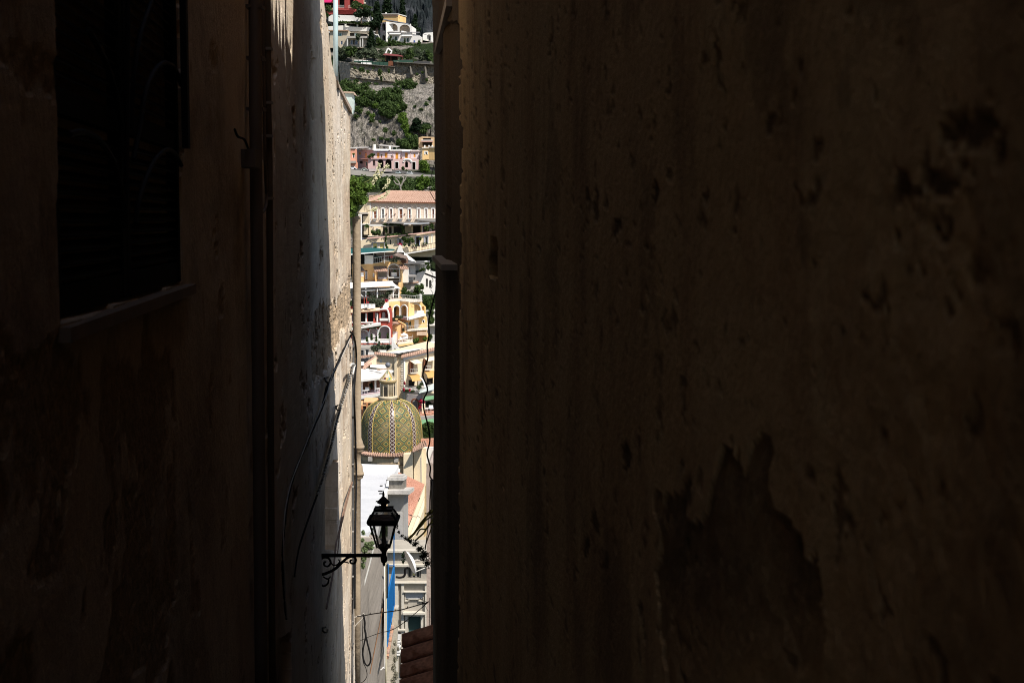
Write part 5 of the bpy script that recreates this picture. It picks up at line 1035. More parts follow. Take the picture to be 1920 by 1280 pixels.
slab('parapet_coping', po, 716.5, 752, 487.4, 489, .15, TRIM, t, 1)
p2 = Pl(752, 548, 262, -35); pbox('low_shed', Pl(760, 520, 266), 751, 765, 503, 530, 0, 3, W_, t)
ribroof('side_roof', [P(751, 504, 259), P(766, 504.5, 259), P(762, 499, 263), P(748, 493, 263)], TERR, t, .35, .1)
m = MB(); q = po.pt(735, 515) - po.n * -.9; q = po.pt(738, 518.5, .9); m.box((q.x - .5, q.y - .4, q.z + .65), (q.x + .6, q.y + .4, q.z + .75)); m.box((q.x - .45, q.y - .35, q.z - .02), (q.x + .55, q.y + .35, q.z + .65)); tb = m.build('loggia_table', W2, None); tag(tb, 'white draped table with yellow flowers in the arched orange loggia', 'table')
fl_ = leaves('flower_bunch', [(q + Vector((.15, 0, 1.0)), (.25, .2, .22))], 70, .08, BRIGHT, None, 91); tag(fl_, 'yellow flowers on the white loggia table', 'flowers')
# roof terrace with teal awning
t = thing('roof_terrace', 'roof terrace with a broad teal awning and white side screen above the orange house', 'terrace', tuple(P(700, 492, 262)))
pr = Pl(705, 495, 263, 0)
quad('awning', [P(660, 471.5, 259), P(712, 471, 259), P(742, 468.5, 261), P(742, 466.8, 264)], TEAL, t, .1) if False else None
m = MB(); m.add([P(655, 475.5, 257), P(742, 469.3, 259.5), P(738, 466.8, 264), P(697, 464.4, 266), P(655, 466, 266)], [(0, 1, 2, 3, 4)]); m.add([P(655, 476.1, 257), P(742, 469.9, 259.5), P(738, 467.4, 264), P(697, 465, 266), P(655, 466.6, 266)], [(4, 3, 2, 1, 0)]); m.build('awning', TEAL, t)
quad('valance', [P(655, 478.5, 256.9), P(736, 471.2, 259.4), P(736, 469.8, 259.4), P(655, 476, 256.9)], plain('pale_valance', (.62, .66, .66), .8), t, .05)
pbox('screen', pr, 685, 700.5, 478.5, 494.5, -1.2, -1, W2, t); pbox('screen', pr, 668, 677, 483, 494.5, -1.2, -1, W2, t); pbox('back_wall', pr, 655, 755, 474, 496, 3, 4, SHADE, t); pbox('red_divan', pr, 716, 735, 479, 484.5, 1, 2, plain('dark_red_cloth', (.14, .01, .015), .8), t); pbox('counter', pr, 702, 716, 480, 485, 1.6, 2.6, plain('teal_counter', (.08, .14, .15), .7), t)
rail('railing', [P(701, 494.6, 260), P(719, 491, 260), P(745, 489, 261)], 1.05, RAILM, t, .3, .02, .035)
for x in (676, 684, 701, 721): m = MB(); m.bar(P(x, 494, 260), P(x, 471, 260), .05); m.build('post', RAILM, t)
leaves('planter_plants', [(P(x, y, 260.5), (.7, .3, .4)) for x, y in ((730, 486), (738, 485.5), (746, 484), (735, 489), (742, 489))], 420, .12, OLIVE, t, 92, .15)
quad('side_canopy', [P(738, 479, 260), P(762, 486, 260), P(764, 481.5, 264), P(745, 474.5, 264)], plain('brown_canopy', (.16, .12, .10), .8), t, .12); quad('side_canopy', [P(742, 486, 262), P(763, 489, 262), P(764, 486, 266), P(744, 482, 266)], bpy.data.materials['brown_canopy'], t, .12)
pbox('brick_side', pr, 748, 763, 484, 494, 1, 3, plain('brick_brown', (.22, .12, .09), .9), t)
# white chimney stair
t = thing('white_stairway', 'white stair wall descending to the right under the villa walkway', 'wall', tuple(P(760, 490, 280)))
quad('stair_wall', [P(746, 475, 280), P(782, 492, 279), P(777, 487.5, 279), P(756, 471.5, 280)], W_, t, .6); quad('stair_pier', [P(744, 474, 281), P(757, 474, 281), P(752, 459, 281), P(749, 459, 281)], W_, t, .8)
leaves('pier_flowers', [(P(750.5, 458, 280.6), (.5, .3, .3))], 90, .1, REDF, t, 93)
# white houses on the right
t = thing('white_house', 'white house group with dark roof canopy and domed roof right of the orange house', 'house', tuple(P(785, 545, 270)))
ph = Pl(785, 545, 270, 12)
walls('wall', ph, [(752, 530), (752, 505), (757, 497), (779, 497), (779, 517), (772, 530)], [rect(756, 763, 509, 516.5), rect(765.5, 768, 501, 512)], 6, stucco('grey_white', (.58, .58, .58), None, .3), t)
walls('front_wall', ph, [(778, 552), (778, 520), (783, 512), (790, 510), (797, 506), (812, 509), (830, 512), (830, 552)], [arch(798.5, 802.5, 522, 538, 9), arch(804.5, 809, 525, 540, 9)], 6, W_, t, ld=.8, inner=GREYW)
quad('roof_canopy', [P(755, 496, 268), P(806, 494, 268), P(806, 490.5, 274), P(758, 491.5, 274)], plain('dark_roof', (.10, .10, .10), .8), t, .2)
pbox('upper_wall', ph, 775, 810, 496, 508, 2, 6, ROOFW, t)
for x in (780, 788, 795): pbox('post', ph, x, x + 1.2, 496, 507, .5, .9, W_, t)
for x in (758, 779, 790.5): pbox('chimney', ph, x, x + 2.6, (489, 490, 505)[(x > 770) + (x > 785)], (493, 494, 513)[(x > 770) + (x > 785)], 1, 1.8, W_, t)
awning(ph, 752, 778, 514.5, 517, 2.2, plain('slate_awning', (.22, .21, .21), .8), t, 1.2); awning(ph, 752, 767, 521, 523.5, 1.6, W2, t, .6)
m = MB(); q = ph.pt(800, 489, 1); m.lathe((q.x, q.y, q.z - .4), [(.5, 0), (.48, .15), (.3, .32), (0, .4)], 12); m.build('dome_roof', W_, t, True)
pbox('stone_base', ph, 755, 780, 525, 548, -.6, 1, GREYW, t); ribroof('tile_ledge', [ph.pt(766, 530) + ph.n * 1, ph.pt(784, 529) + ph.n * 1, ph.pt(784, 527.5), ph.pt(766, 527.8)], TERR, t, .4, .08)
bush('roof_plants', 'green plants on the dark canopy of the white houses', [(800, 494, 5, 2), (794, 505, 4, 3), (803, 501, 4, 5), (789, 507, 3, 2)], 266, BUSH, 500, .2, 94, 'plants')
tree('fig_tree', 'leafy green tree in front of the white houses', 784, 560, 528, 27, 258, BUSH, 1500, .24, 95, 'wide')
bush('hedge', 'dark clipped hedge to the right of the white awnings', [(758, 545, 5, 7), (766, 552, 7, 6), (777, 556, 8, 6), (790, 559, 10, 6), (803, 561, 9, 6), (812, 561, 8, 6), (798, 568, 10, 6), (808, 572, 8, 8), (756, 553, 5, 6)], 254, BUSH, 6000, .22, 96, 'hedge', shell=.15)
bush('low_shrubs', 'shrubs at the right edge beside the arched yellow terraces', [(808, 585, 6, 9), (810, 600, 5, 8), (806, 632, 5, 6)], 252, BUSH, 1200, .22, 97)
# white awnings and restaurant terrace
t = thing('restaurant_awnings', 'row of broad white restaurant awnings below the orange house', 'awning', tuple(P(712, 548, 258)))
quad('awning', [P(655, 541, 254), P(740, 536, 254), P(736, 528, 260.5), P(655, 531, 260.5)], AWN, t, .12); quad('awning', [P(736, 539.5, 253.5), P(751, 541.5, 253.5), P(739, 533, 260), P(730, 533, 260)], AWN, t, .12); quad('awning', [P(725, 532.5, 259), P(739, 532.5, 259), P(734, 528.5, 261), P(722, 529, 261)], AWN, t, .12)
quad('valance', [P(678, 546.5, 253.6), P(704, 544.5, 253.6), P(704, 541, 253.6), P(678, 543, 253.6)], AWN, t, .1); quad('valance', [P(710, 544, 253.6), P(740, 542.5, 253.6), P(740, 539.5, 253.6), P(710, 541, 253.6)], AWN, t, .1)
m = MB(); m.bar(P(676, 543.5, 253.4), P(740, 538, 253.4), .09); m.build('front_bar', RAILD, t)
for x in (686, 707.5, 737.5, 748): m = MB(); m.bar(P(x, 558, 254), P(x, 540, 254), .11); m.build('post', W2, t)
t = thing('restaurant_terrace', 'planted restaurant terrace under the white awnings', 'terrace', tuple(P(712, 565, 257)))
pt_ = Pl(712, 560, 258, 0); pbox('back_wall', pt_, 655, 752, 540, 562, 2.5, 3, GREYW, t); pbox('side_wall', pt_, 748, 753, 530, 566, -1, 3, ORANGE, t); pbox('floor', pt_, 655, 760, 559, 561, -3, 3, TRIM, t)
for i in range(16): x = 688 + i * 3.6; m = MB(); m.bar(P(x, 557, 256), P(x, 548, 256), .035); m.build('lattice_bar', RAILM, t)
leaves('planting', [(P(x, y, 255), (rx * .095, .8, ry * .095)) for x, y, rx, ry in ((690, 551, 5, 4), (700, 556, 5, 3), (717, 554, 5, 3), (728, 551, 5, 5), (733, 546, 5, 3), (724, 556, 4, 3), (742, 554, 5, 3), (710, 557, 5, 2))], 1700, .16, OLIVE, t, 98, .1)
leaves('flowers', [(P(x, y, 254.6), (rx * .095, .5, ry * .095)) for x, y, rx, ry in ((688, 556, 3, 3), (724, 562, 4, 2), (690, 562, 3, 2), (737, 560, 2, 1))], 260, .09, REDF, t, 99, .1)
t = thing('white_stairs', 'white curved stair parapet at the left edge by the downpipe', 'stairs', tuple(P(678, 556, 254)))
for i in range(4): quad('step_wall', [P(662 + i * 3, 549 + i * 3.2, 253), P(678 + i * 2, 555 + i * 1.8, 253), P(678 + i * 2, 552 + i * 1.8, 253), P(662 + i * 3, 546 + i * 3, 253)], W_, t, .5)
# ================================================================ YELLOW ARCHED TERRACES (y 553..645)
t = thing('yellow_terraced_house', 'yellow house of three stepped terraces with white-rimmed arches and railings', 'house', tuple(P(765, 645, 248)))
pa = Pl(765, 645, 248, 0)
hs = [arch(729, 733.6, 573, 590, 7, 5), arch(737.5, 749, 573, 597, 11, 6)]
pl1 = Pl(750, 600, 248, 32); pl2 = Pl(750, 600, 248, -42); pl3_ = Pl(766, 600, 250, 12)
walls('wall', pl1, [(726, 598), (726, 567.5), (750, 565), (750, 600)], hs, 2, YELLOW, t, ld=1.6, inner=SHADE)
walls('wall', pl2, [(750, 600), (750, 565), (766, 567), (766, 602)], [arch(752, 763.5, 572, 594, 11, 7)], 1.4, YELLOW, t, ld=1.2, inner=ORANGE)
walls('wall', pl3_, [(765.5, 600), (765.5, 566.5), (790.5, 565.5), (793, 570), (798.5, 575), (798.5, 600)], [arch(768, 789, 569.5, 592, 13, 10), arch(790.6, 795.8, 574, 585, 9, 3)], .5, YELLOW, t, ld=.5) if False else None
walls('arch_wall', pl3_, [(765.5, 600), (765.5, 566.5), (790.5, 565.5), (793, 570), (798.5, 575), (798.5, 600)], [arch(768, 789, 569.5, 592, 13, 10), arch(790.6, 795.8, 574, 585, 9, 3)], .35, YELLOW, t)
for o in list(t.children):
    if o.name.startswith('inner_wall') and False: pass
bpy.data.objects.remove([o for o in t.children if o.name.startswith('inner_wall')][-1])
pbox('rear_arch_wall', pl3_, 774, 777.5, 570, 592, 3.5, 3.9, YELLOW, t); pbox('rear_pier', pl3_, 789, 792, 572, 592, 3, 3.4, YELLOW, t)
for x0, x1, yt_, yb_, ry, pl_ in ((737.5, 749, 573, 597, 6, pl1), (752, 763.5, 572, 594, 7, pl2), (768, 789, 569.5, 592, 10, pl3_)):
    m = MB(); m.tube([pl_.pt(a, b) + pl_.n * .04 for a, b in arch(x0 - .3, x1 + .3, yt_ - .3, yb_, 13, ry)], .12, 5); m.build('arch_rim', W_, t)
mm = MB(); mm.prism([P(x, y, Y) for x, y, Y in ((724, 568, 247.6), (750, 566, 249.2), (766, 567.5, 246.6), (792, 565.5, 248), (786, 561.5, 256), (735, 561, 256))], (0, 0, .22)); mm.build('terrace_slab', TRIM, t)
rail('railing', [P(729, 566, 247.8), P(750, 564.5, 248.8), P(761, 566, 247), P(776, 567, 246.6), P(791.5, 565, 247.6), P(787, 562, 253)], 1.15, RAILM, t, .3, .022, .04)
m = MB(); m.prism([P(x, y, Y) for x, y, Y in ((748, 597, 247), (766, 601, 245), (797, 592, 247), (797, 589, 252), (748, 590, 252))], (0, 0, .2)); m.build('terrace_slab', W_, t)
quad('parapet', [P(765, 600, 244.8), P(797, 591.5, 246.8), P(797, 583, 246.8), P(766, 592, 244.8)], W_, t, .25) if False else quad('parapet', [P(765, 599.5, 244.8), P(797, 591.5, 246.8), P(797, 588.5, 246.8), P(765, 595.5, 244.8)], W_, t, .25)
quad('parapet', [P(770, 590.5, 249), P(794, 588, 250), P(794, 582, 250), P(770, 583, 249)], W_, t, .2)
quad('parapet', [P(748, 596, 247), P(765, 600, 244.8), P(765, 595, 244.8), P(748, 591, 247)], ROOFW, t, .2); pbox('pillar', Pl(735, 600, 247), 733, 738.5, 583, 597, -.3, .4, W_, t)
bush('terrace_plant', 'grey-green shrub on the corner of the yellow arched terrace', [(746, 594, 4, 3), (752, 594, 4, 3), (738, 598, 3, 3)], 244.5, OLIVE, 300, .16, 101)
walls('middle_wall', Pl(780, 620, 247.5, 4), [(750, 622), (752, 600), (766, 600), (797, 593), (801, 597), (801, 622)], [rect(777, 785, 598.5, 617), rect(792, 795.5, 600, 605)], 3, YELLOW, t)
pm = Pl(780, 620, 247.5, 4); win(pm, 777, 785, 598.5, 617, t, shut=W2, d=.1); frame_px(pm, 792, 795.5, 600, 605, .9, -.1, W_, t); win(pm, 792, 795.5, 600, 605, t)
pbox('gate', pm, 760, 765.5, 604, 621, -.3, -.2, plain('grey_blue_gate', (.30, .38, .42), .6), t)
m = MB(); m.prism([P(x, y, Y) for x, y, Y in ((735, 610, 245), (752, 606, 246), (765, 600, 248), (757, 596, 250), (736, 600, 250))], (0, 0, .15)); m.build('tile_terrace', TERR, t)
quad('stair_parapet', [P(748, 604, 244.5), P(761, 611, 243.5), P(761, 608, 243.5), P(748, 601, 244.5)], YELLOW, t, .3)
m = MB(); m.prism([P(x, y, Y) for x, y, Y in ((764, 621, 244.5), (802, 618.5, 245.5), (802, 614, 249), (764, 616, 249))], (0, 0, .18)); m.build('balcony_slab', TRIM, t)
rail('railing', [P(760, 621, 244.8), P(780, 620.5, 244.6), P(802, 618, 245.6)], .95, RAILM, t, .3, .018, .03)
walls('lower_wall', Pl(750, 645, 246, 3), [(734, 646), (734, 608), (762, 609), (762, 622), (800, 622), (800, 646)], [rect(737, 745.5, 621, 643), arch(783, 800, 622.5, 644, 9, 6)], 2, YELLOW, t, ld=1.2, inner=ORANGE)
win(Pl(750, 645, 246, 3), 737, 745.5, 621.5, 643, t, shut=W2, d=.1); m = MB(); m.tube([Pl(750, 645, 246, 3).pt(a, b) for a, b in arch(782.5, 800.5, 622, 640, 11, 6)], .22, 5); m.build('arch_rim', ORANGE, t)
pbox('porch_roof', Pl(790, 645, 245), 782, 801, 622.5, 628, -.8, .3, stucco('pale_porch', (.68, .5, .36)), t)
m = MB(); m.prism([P(x, y, Y) for x, y, Y in ((745, 646, 241.5), (774, 642, 243), (774, 636, 247), (747, 638, 247))], (0, 0, .25)); m.build('lower_terrace', TRIM, t)
quad('terrace_front', [P(746, 650, 241.4), P(774, 645, 243), P(774, 642, 243), P(746, 646, 241.4)], YELLOW, t, .2); rail('railing', [P(746, 645.5, 241.6), P(774, 641.5, 243.1), P(774, 637, 246)], .95, RAILM, t, .3, .018, .03)
t = thing('parasol', 'white parasol open over the small lower yellow terrace', 'parasol', tuple(P(757, 641, 243.5)))
q = P(757.5, 628, 243.8); m = MB(); m.lathe(tuple(q), [(.72, 0), (.65, .1), (.0, .42)], 8); m.build('canopy', W2, t); m = MB(); m.bar(q + Vector((0, 0, .3)), P(757.5, 641, 243.8), .03); m.build('pole', RAILM, t)
for i, (x, y, l) in enumerate(((752, 640, 'left white terrace chair under the parasol'), (757, 639, 'white terrace chair in front of the parasol pole'), (762.5, 638.5, 'right white terrace chair near the railing corner'))):
    c = thing('terrace_chair', l, 'chair', tuple(P(x, y, 243.2))); q = P(x, y, 243.2); m = MB(); m.box((q.x - .25, q.y - .25, q.z + .35), (q.x + .25, q.y + .25, q.z + .45)); m.build('seat', W2, c)
    m = MB(); m.box((q.x - .25, q.y + .2, q.z + .45), (q.x + .25, q.y + .27, q.z + .85)); m.build('backrest', W2, c)
    for a in (-.22, .22):
        for b in (-.22, .22): m = MB(); m.bar((q.x + a, q.y + b, q.z), (q.x + a, q.y + b, q.z + .36), .025); m.build('leg', W2, c)
for i, (x, y, l) in enumerate(((782, 637, 'potted round bush left under the porch arch'), (797, 635, 'potted round bush right under the porch arch'), (777, 640, 'small green bush beside the lower railing'))):
    bush('potted_bush', l, [(x, y, 4.5, 4)], 243.5, BRIGHT if i < 2 else BUSH, 260, .14, 102 + i)
bush('terrace_flowers', 'climbing plant on the yellow wall beside the white shutters', [(769, 607, 2, 5), (756, 618, 2, 4), (739, 600, 3, 2), (750, 603, 2, 1.5)], 245.8, OLIVE, 260, .12, 106, 'climber')
t = thing('cream_house', 'pale house squeezed at the right edge next to the yellow terraces', 'house', tuple(P(806, 640, 252))); pe = Pl(806, 640, 252)
walls('wall', pe, [(799, 655), (799, 583), (812, 582), (830, 582), (830, 655)], [rect(804.5, 810, 596, 606)], 4, ROOFW, t); win(pe, 804.5, 810, 596, 606, t, d=.1); slab('balcony', pe, 799, 830, 608, 610, .9, W_, t); slab('roof_edge', pe, 798, 830, 581.5, 583.5, .3, W_, t)
# ================================================================ DARK RED HOUSE (y 568..665)
t = thing('red_arcaded_house', 'dark red house with white-lined arcades on two floors and a planted ledge', 'house', tuple(P(705, 648, 240)))
pr = Pl(705, 648, 240, 4)
hs = [rect(660, 686.5, 586.5, 604), rect(689.5, 700, 585.5, 604), rect(703, 711, 585, 602), rect(714, 729, 583, 600), arch(660, 690.3, 618, 644, 9, 6), arch(693, 708, 614, 644, 11, 7), arch(710.5, 731, 611, 644, 13, 8)]
walls('wall', pr, [(650, 646), (650, 584), (700, 583.5), (733, 580), (735, 592), (735, 646)], hs, 6, REDW, t, ld=2.2, inner=stucco('white_arcade', (.74, .74, .76), None, .2))
for x0, x1, yt_, ry in ((668, 690.3, 618, 6), (693, 708, 614, 7), (710.5, 731, 611, 8)):
    m = MB(); m.tube([pr.pt(a, b) + pr.n * .04 for a, b in arch(x0 - .2, x1 + .2, yt_, 643, 13, ry)], .1, 5); m.build('arch_rim', W2, t)
pbox('red_inner', pr, 700.5, 729, 584, 602, 1.6, 2.0, REDW, t); pbox('dark_inner', pr, 665, 700, 586, 604, 1.9, 2.1, SHADE, t)
for x in (686.7, 707.5, 729.5): pbox('column', pr, x - 1.4, x + 1.4, 587, 603.5, -.12, .4, W_, t)
for x0, x1 in ((701, 705), (716, 722)):
    m = MB(); q = [pr.loc(a, b) for a, b in arch(x0, x1, 586, 597, 9)]; m.prism([pr.W(*a, 1.5) for a in q], -pr.n * -.1); m.build('arched_window', W2, t)
quad('parapet_roof', [pr.pt(655, 586.5) + pr.n * .8, pr.pt(712, 582.5) + pr.n * .8, pr.pt(712, 578.5, 1), pr.pt(655, 582, 1)], stucco('tan_canopy', (.62, .45, .30)), t, .15)
m = MB(); m.tube([pr.pt(a, b) + pr.n * .3 for a, b in curve([(705, 581), (722, 579), (727, 582), (729, 590), (729.5, 600)])], .16, 6); m.build('white_edge', W_, t)
slab('upper_parapet', pr, 712, 728, 596.5, 601, .3, W_, t); slab('upper_parapet', pr, 660, 700, 603, 605, .3, W_, t)
quad('ledge', [pr.pt(655, 619) + pr.n * 1.3, pr.pt(714, 609.2) + pr.n * 1.3, pr.pt(714, 607.5) - pr.n * 0, pr.pt(655, 616)], W_, t, .35)
leaves('planted_ledge', [(pr.pt(x, 612 - (x - 675) * .1 + 1.5) + pr.n * .8, (.6, .4, .42)) for x in range(660, 713, 5)], 1500, .13, BUSH, t, 110, .1)
slab('floor_slab', pr, 650, 736, 646, 649, 1.0, GREYW, t); quad('floor_front', [pr.pt(655, 652) + pr.n * 1.2, pr.pt(735, 645.5) + pr.n * 1.2, pr.pt(735, 643.5) + pr.n * 1.2, pr.pt(655, 648) + pr.n * 1.2], GREYW, t, .1)
for x0, x1 in ((670, 690), (693, 708), (711, 730)):
    m = MB(); n = int((x1 - x0) / 1.3)
    for i in range(n + 1):
        q = pr.pt(x0 + (x1 - x0) * i / n, 643.5, .1); m.lathe(tuple(q), [(.05, 0), (.10, .2), (.04, .45), (.07, .62)], 6)
    a, b = pr.pt(x0, 643.5, .1), pr.pt(x1, 643.5, .1); m.bar(a + Vector((0, 0, .66)), b + Vector((0, 0, .66)), .08); m.build('balustrade', W2, t)
for i, (x, y, l) in enumerate(((697, 630, 'climber on the pier left of the middle red arch'), (705.5, 633, 'potted plant at the right of the middle red arch'), (712, 627, 'tall climber at the left of the widest red arch'), (727, 628, 'potted palm at the right of the widest red arch'), (688, 633, 'small potted plant in the leftmost red arch'))):
    bush('arcade_plant', l, [(x, y, 2, 5 if i in (0, 2, 3) else 2.5), (x, y + 5, 2.4, 2.5)], 239, BUSH, 160, .12, 111 + i, 'plant')
# rooftop tables of the red house
for i, (x, l) in enumerate(((678, 'leftmost white-draped table on the red house roof'), (685, 'second white-draped table on the red house roof'), (692, 'third white-draped table on the red house roof'), (699, 'rightmost white-draped table on the red house roof'))):
    q = P(x, 578, 239.5 + (i % 2)); m = MB(); m.lathe((q.x, q.y, q.z), [(.42, .02), (.40, .6), (.45, .72), (0, .73)], 8); tb = m.build('roof_table', W2, None); tag(tb, l, 'table', 'draped tables on the red house roof')
t = thing('roof_bar', 'dark open pavilion with red planters behind the roof tables', 'pavilion', tuple(P(683, 575, 243)))
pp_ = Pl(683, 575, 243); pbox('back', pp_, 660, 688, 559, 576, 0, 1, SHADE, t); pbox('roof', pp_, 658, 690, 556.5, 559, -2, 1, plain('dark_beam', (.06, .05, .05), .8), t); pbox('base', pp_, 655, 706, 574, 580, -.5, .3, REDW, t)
for x in (676, 683, 687.5): m = MB(); m.bar(P(x, 575, 241), P(x, 558, 241), .07); m.build('post', REDW, t)
bush('olive_shrubs', 'silvery olive shrubs on the terrace above the red house', [(700, 564, 7, 5), (708, 567, 8, 6), (716, 566, 6, 5), (710, 574, 6, 4), (703, 572, 5, 4), (693, 563, 5, 4)], 242, OLIVE, 2400, .16, 117)
bush('pink_flowers', 'small red and pink flowers beside the olive shrubs', [(725, 564, 4, 3), (697, 577, 3, 2), (690, 567, 2, 2), (717, 576, 3, 1.5)], 241, REDF, 200, .09, 118, 'flowers')
quad('terrace_wall', [P(712, 584, 241), P(726, 576, 244), P(726, 567, 244), P(722, 568, 244)], W_, None, .3); tag(bpy.data.objects.get('terrace_wall.001') or bpy.data.objects['terrace_wall'], 'slanting white stair wall between the red house and the yellow arches', 'wall')
# below the red house
t = thing('shaded_storey', 'shaded lower floor with dark openings under the red house', 'house', tuple(P(690, 668, 236))); pq = Pl(690, 668, 237, 0)
walls('wall', pq, [(650, 672), (650, 651), (735, 651), (735, 672)], [rect(676, 682, 656, 668), rect(684.5, 691.5, 655, 667)], 3, GREYW, t, inner=SHADE); win(pq, 676, 682, 656, 668, t); win(pq, 684.5, 691.5, 655, 667, t)
ribroof('tile_edge', [P(660, 673, 232), P(700, 667, 232), P(700, 664, 235), P(660, 669, 235)], TERR, t, .4, .1)
bush('hanging_plants', 'trailing plants below the arcade of the red house', [(700, 652, 5, 5), (709, 650, 5, 6), (718, 651, 6, 6), (728, 650, 5, 5), (711, 643, 2, 4), (704, 658, 5, 4), (722, 657, 6, 4)], 235.5, OLIVE, 2200, .15, 119, 'plants')
t = thing('white_buttress', 'white curved buttress at the right of the red house', 'buttress', tuple(P(742, 655, 234)))
m = MB(); q = [(733.5, 633), (736.5, 632), (739, 641), (744, 649), (750, 654), (744, 655), (739.5, 652), (739, 656), (735, 656)]; m.prism([P(a, b, 234) for a, b in q], (0, .6, 0)); m.build('wall_face', W_, t)
# ================================================================ BEIGE PALAZZO (y 640..760)
t = thing('beige_palazzo', 'large beige building with white flat roof, clay eaves and brown shutters behind the dome', 'building', tuple(P(757, 760, 218)))
pf = Pl(757, 760, 218, 22); pd = Pl(757, 760, 218, -12)
hr = [rect(767.5, 777, 676.5, 699), rect(794.5, 802.5, 671.5, 692), rect(766, 777, 712, 735), rect(800, 812, 708, 725)]
walls('wall', pf, [(756.5, 790), (756.5, 668), (835, 648), (835, 790)], hr, 9, CREAM, t, ld=.5, inner=SHADE)
for x0, x1, y0, y1 in ((768, 777, 677, 698.5), (795, 802.5, 672, 692)):
    w = win(pf, x0, x1, y0, y1, t, shut=BROWN, frame=TRIM, fw=1.2); pbox('open_shutter', pf, x0 - 1.6, x0 - .2, y0 + .5, y1, -.5, -.0, BROWN, t)
    m = MB(); m.pbox(pf, x0 - 1.5, x1 + 3, y1 - .6, y1 + 1.0, -.9, 0); m.build('balcony_slab', TRIM, t); prail(pf, [(x0 - 1, y1 - .4), (x1 + 2.5, y1 - .4)], .85, 7, RAILM, t, .25, .8, .015)
quad('small_awning', [pf.pt(773, 681.5) + pf.n * 1.3, pf.pt(788, 679.5) + pf.n * 1.0, pf.pt(782, 673.5), pf.pt(768, 676.5)], plain('beige_canvas', (.68, .58, .45), .8), t, .04)
quad('small_awning', [pf.pt(798, 676.5) + pf.n * 1.3, pf.pt(815, 673.5) + pf.n * 1.0, pf.pt(812, 668.5), pf.pt(795, 671.5)], bpy.data.materials['beige_canvas'], t, .04)
slab('cornice', pf, 756, 835, 0, 1, .1, TRIM, t) if False else None
quad('frieze', [pf.pt(755.5, 675) + pf.n * .15, pf.pt(835, 655) + pf.n * .15, pf.pt(835, 650) + pf.n * .15, pf.pt(755.5, 670) + pf.n * .15], plain('grey_frieze', (.52, .54, .58), .8), t, .1)
pbox('corner_strip', pf, 756.6, 759.5, 673, 760, -.12, 0, W_, t)
walls('left_wall', pd, [(706, 780), (706, 664), (756.5, 668), (756.5, 790)], [rect(711.5, 716, 674, 680)], 6, stucco('shaded_beige_wall', (.56, .45, .31), None, .35, .3), t); win(pd, 711.5, 716, 674, 680, t, pane=plain('grey_blue_pane', (.35, .38, .42)))  # left face in a darker copy of the cream, painting its shade
for i in range(18): pbox('quoin', pd, 751.6 + (i % 2) * 1, 755.8, 676 + i * 4.4, 678.6 + i * 4.4, -.06, .02, TRIM, t)
pbox('pilaster', pd, 740.5, 745.5, 664, 770, -.3, .02, CREAM, t)
# roof of the palazzo, white, and clay edge
m = MB(); m.add([P(x, y, Y) for x, y, Y in ((722, 661, 222), (748, 662, 217), (835, 646, 232 if False else 226), (835, 637, 238), (811, 640, 236), (735, 657, 228))], [(0, 1, 2, 3, 4, 5)]); m.add([P(x, y + 1.5, Y) for x, y, Y in ((722, 661, 222), (748, 662, 217), (835, 646, 226), (835, 637, 238), (811, 640, 236), (735, 657, 228))], [(5, 4, 3, 2, 1, 0)]); m.build('flat_roof', W_, t)
quad('roof_field', [P(733, 665, 219), P(835, 648, 226), P(835, 640, 238), P(722, 662, 228)], W_, t, .2)
e0, e1 = pf.pt(750, 669.5) + pf.n * .7, pf.pt(835, 650.5) + pf.n * .7
ribroof('clay_eave', [e0, e1, e1 + Vector((0, .9, .35)), e0 + Vector((0, .9, .35))], TERR, t, .3, .1); e0, e1 = pd.pt(704, 663.5) + pd.n * .5, pd.pt(749, 668) + pd.n * .5
ribroof('clay_eave', [e0, e1, e1 + Vector((0, .9, .3)), e0 + Vector((0, .9, .3))], TERR, t, .3, .1)
for x, y in ((696, 662), (708, 663), (719, 658)): q = P(x, y + 3, 221); m = MB(); m.box((q.x - .5, q.y, q.z), (q.x + .4, q.y + .6, q.z + .35)); m.build('roof_block', W_, t)
for x0, x1, yt_, yb_ in ((763, 782, 702, 712), (792, 812, 696, 706)):
    m = MB(); n = 8; pts = []
    for i in range(n + 1):
        f = i / n; a = math.pi / 2 * f; out = 2.3 * math.sin(a); y = yt_ + (yb_ - yt_) * (1 - math.cos(a)); pts.append((pf.pt(x0 + 1, y) + pf.n * out, pf.pt(x1, y - 1.6) + pf.n * out))
    m.add([q for ab in pts for q in ab], [(2 * i, 2 * i + 1, 2 * i + 3, 2 * i + 2) for i in range(n)]); m.build('curved_awning', AWNO, t)
# balcony terrace with flowers
pt2 = Pl(775, 740, 212, 18)
m = MB(); m.prism([P(x, y, Y) for x, y, Y in ((756, 736, 213), (793, 740, 209.5), (830, 728, 214), (830, 722, 219), (757, 728, 218))], (0, 0, .3)); m.build('terrace_slab', GREYW, t); rail('railing', [P(756, 735.5, 213), P(793, 739, 209.6), P(830, 727, 214)], .9, RAILD, t, .3, .02, .035)
quad('under_wall', [P(764, 775, 211.5), P(793, 775, 210), P(793, 740.5, 210), P(764, 738, 211.5)], stucco('mauve_wall', (.52, .47, .45)), t, .3)
m = MB(); q = arch(771.5, 784.5, 748, 773, 11); m.tube([P(a, b, 209.8) for a, b in q], .13, 5); m.build('dark_arch', BROWN, t); m = MB(); m.prism([P(a, b, 210.2) for a, b in arch(772, 784, 748.5, 773, 11)], (0, .05, 0)); m.build('arched_pane', plain('grey_glass', (.25, .24, .23), .3), t)
m = MB(); m.tube([P(a, b, 211) for a, b in curve([(787, 708), (792, 712), (796, 722), (797, 732)])], .12, 6); m.build('white_arc', W2, t)
pbox('porch_shadow', pf, 783, 795, 710, 730, -.2, .1, GREYW, t)
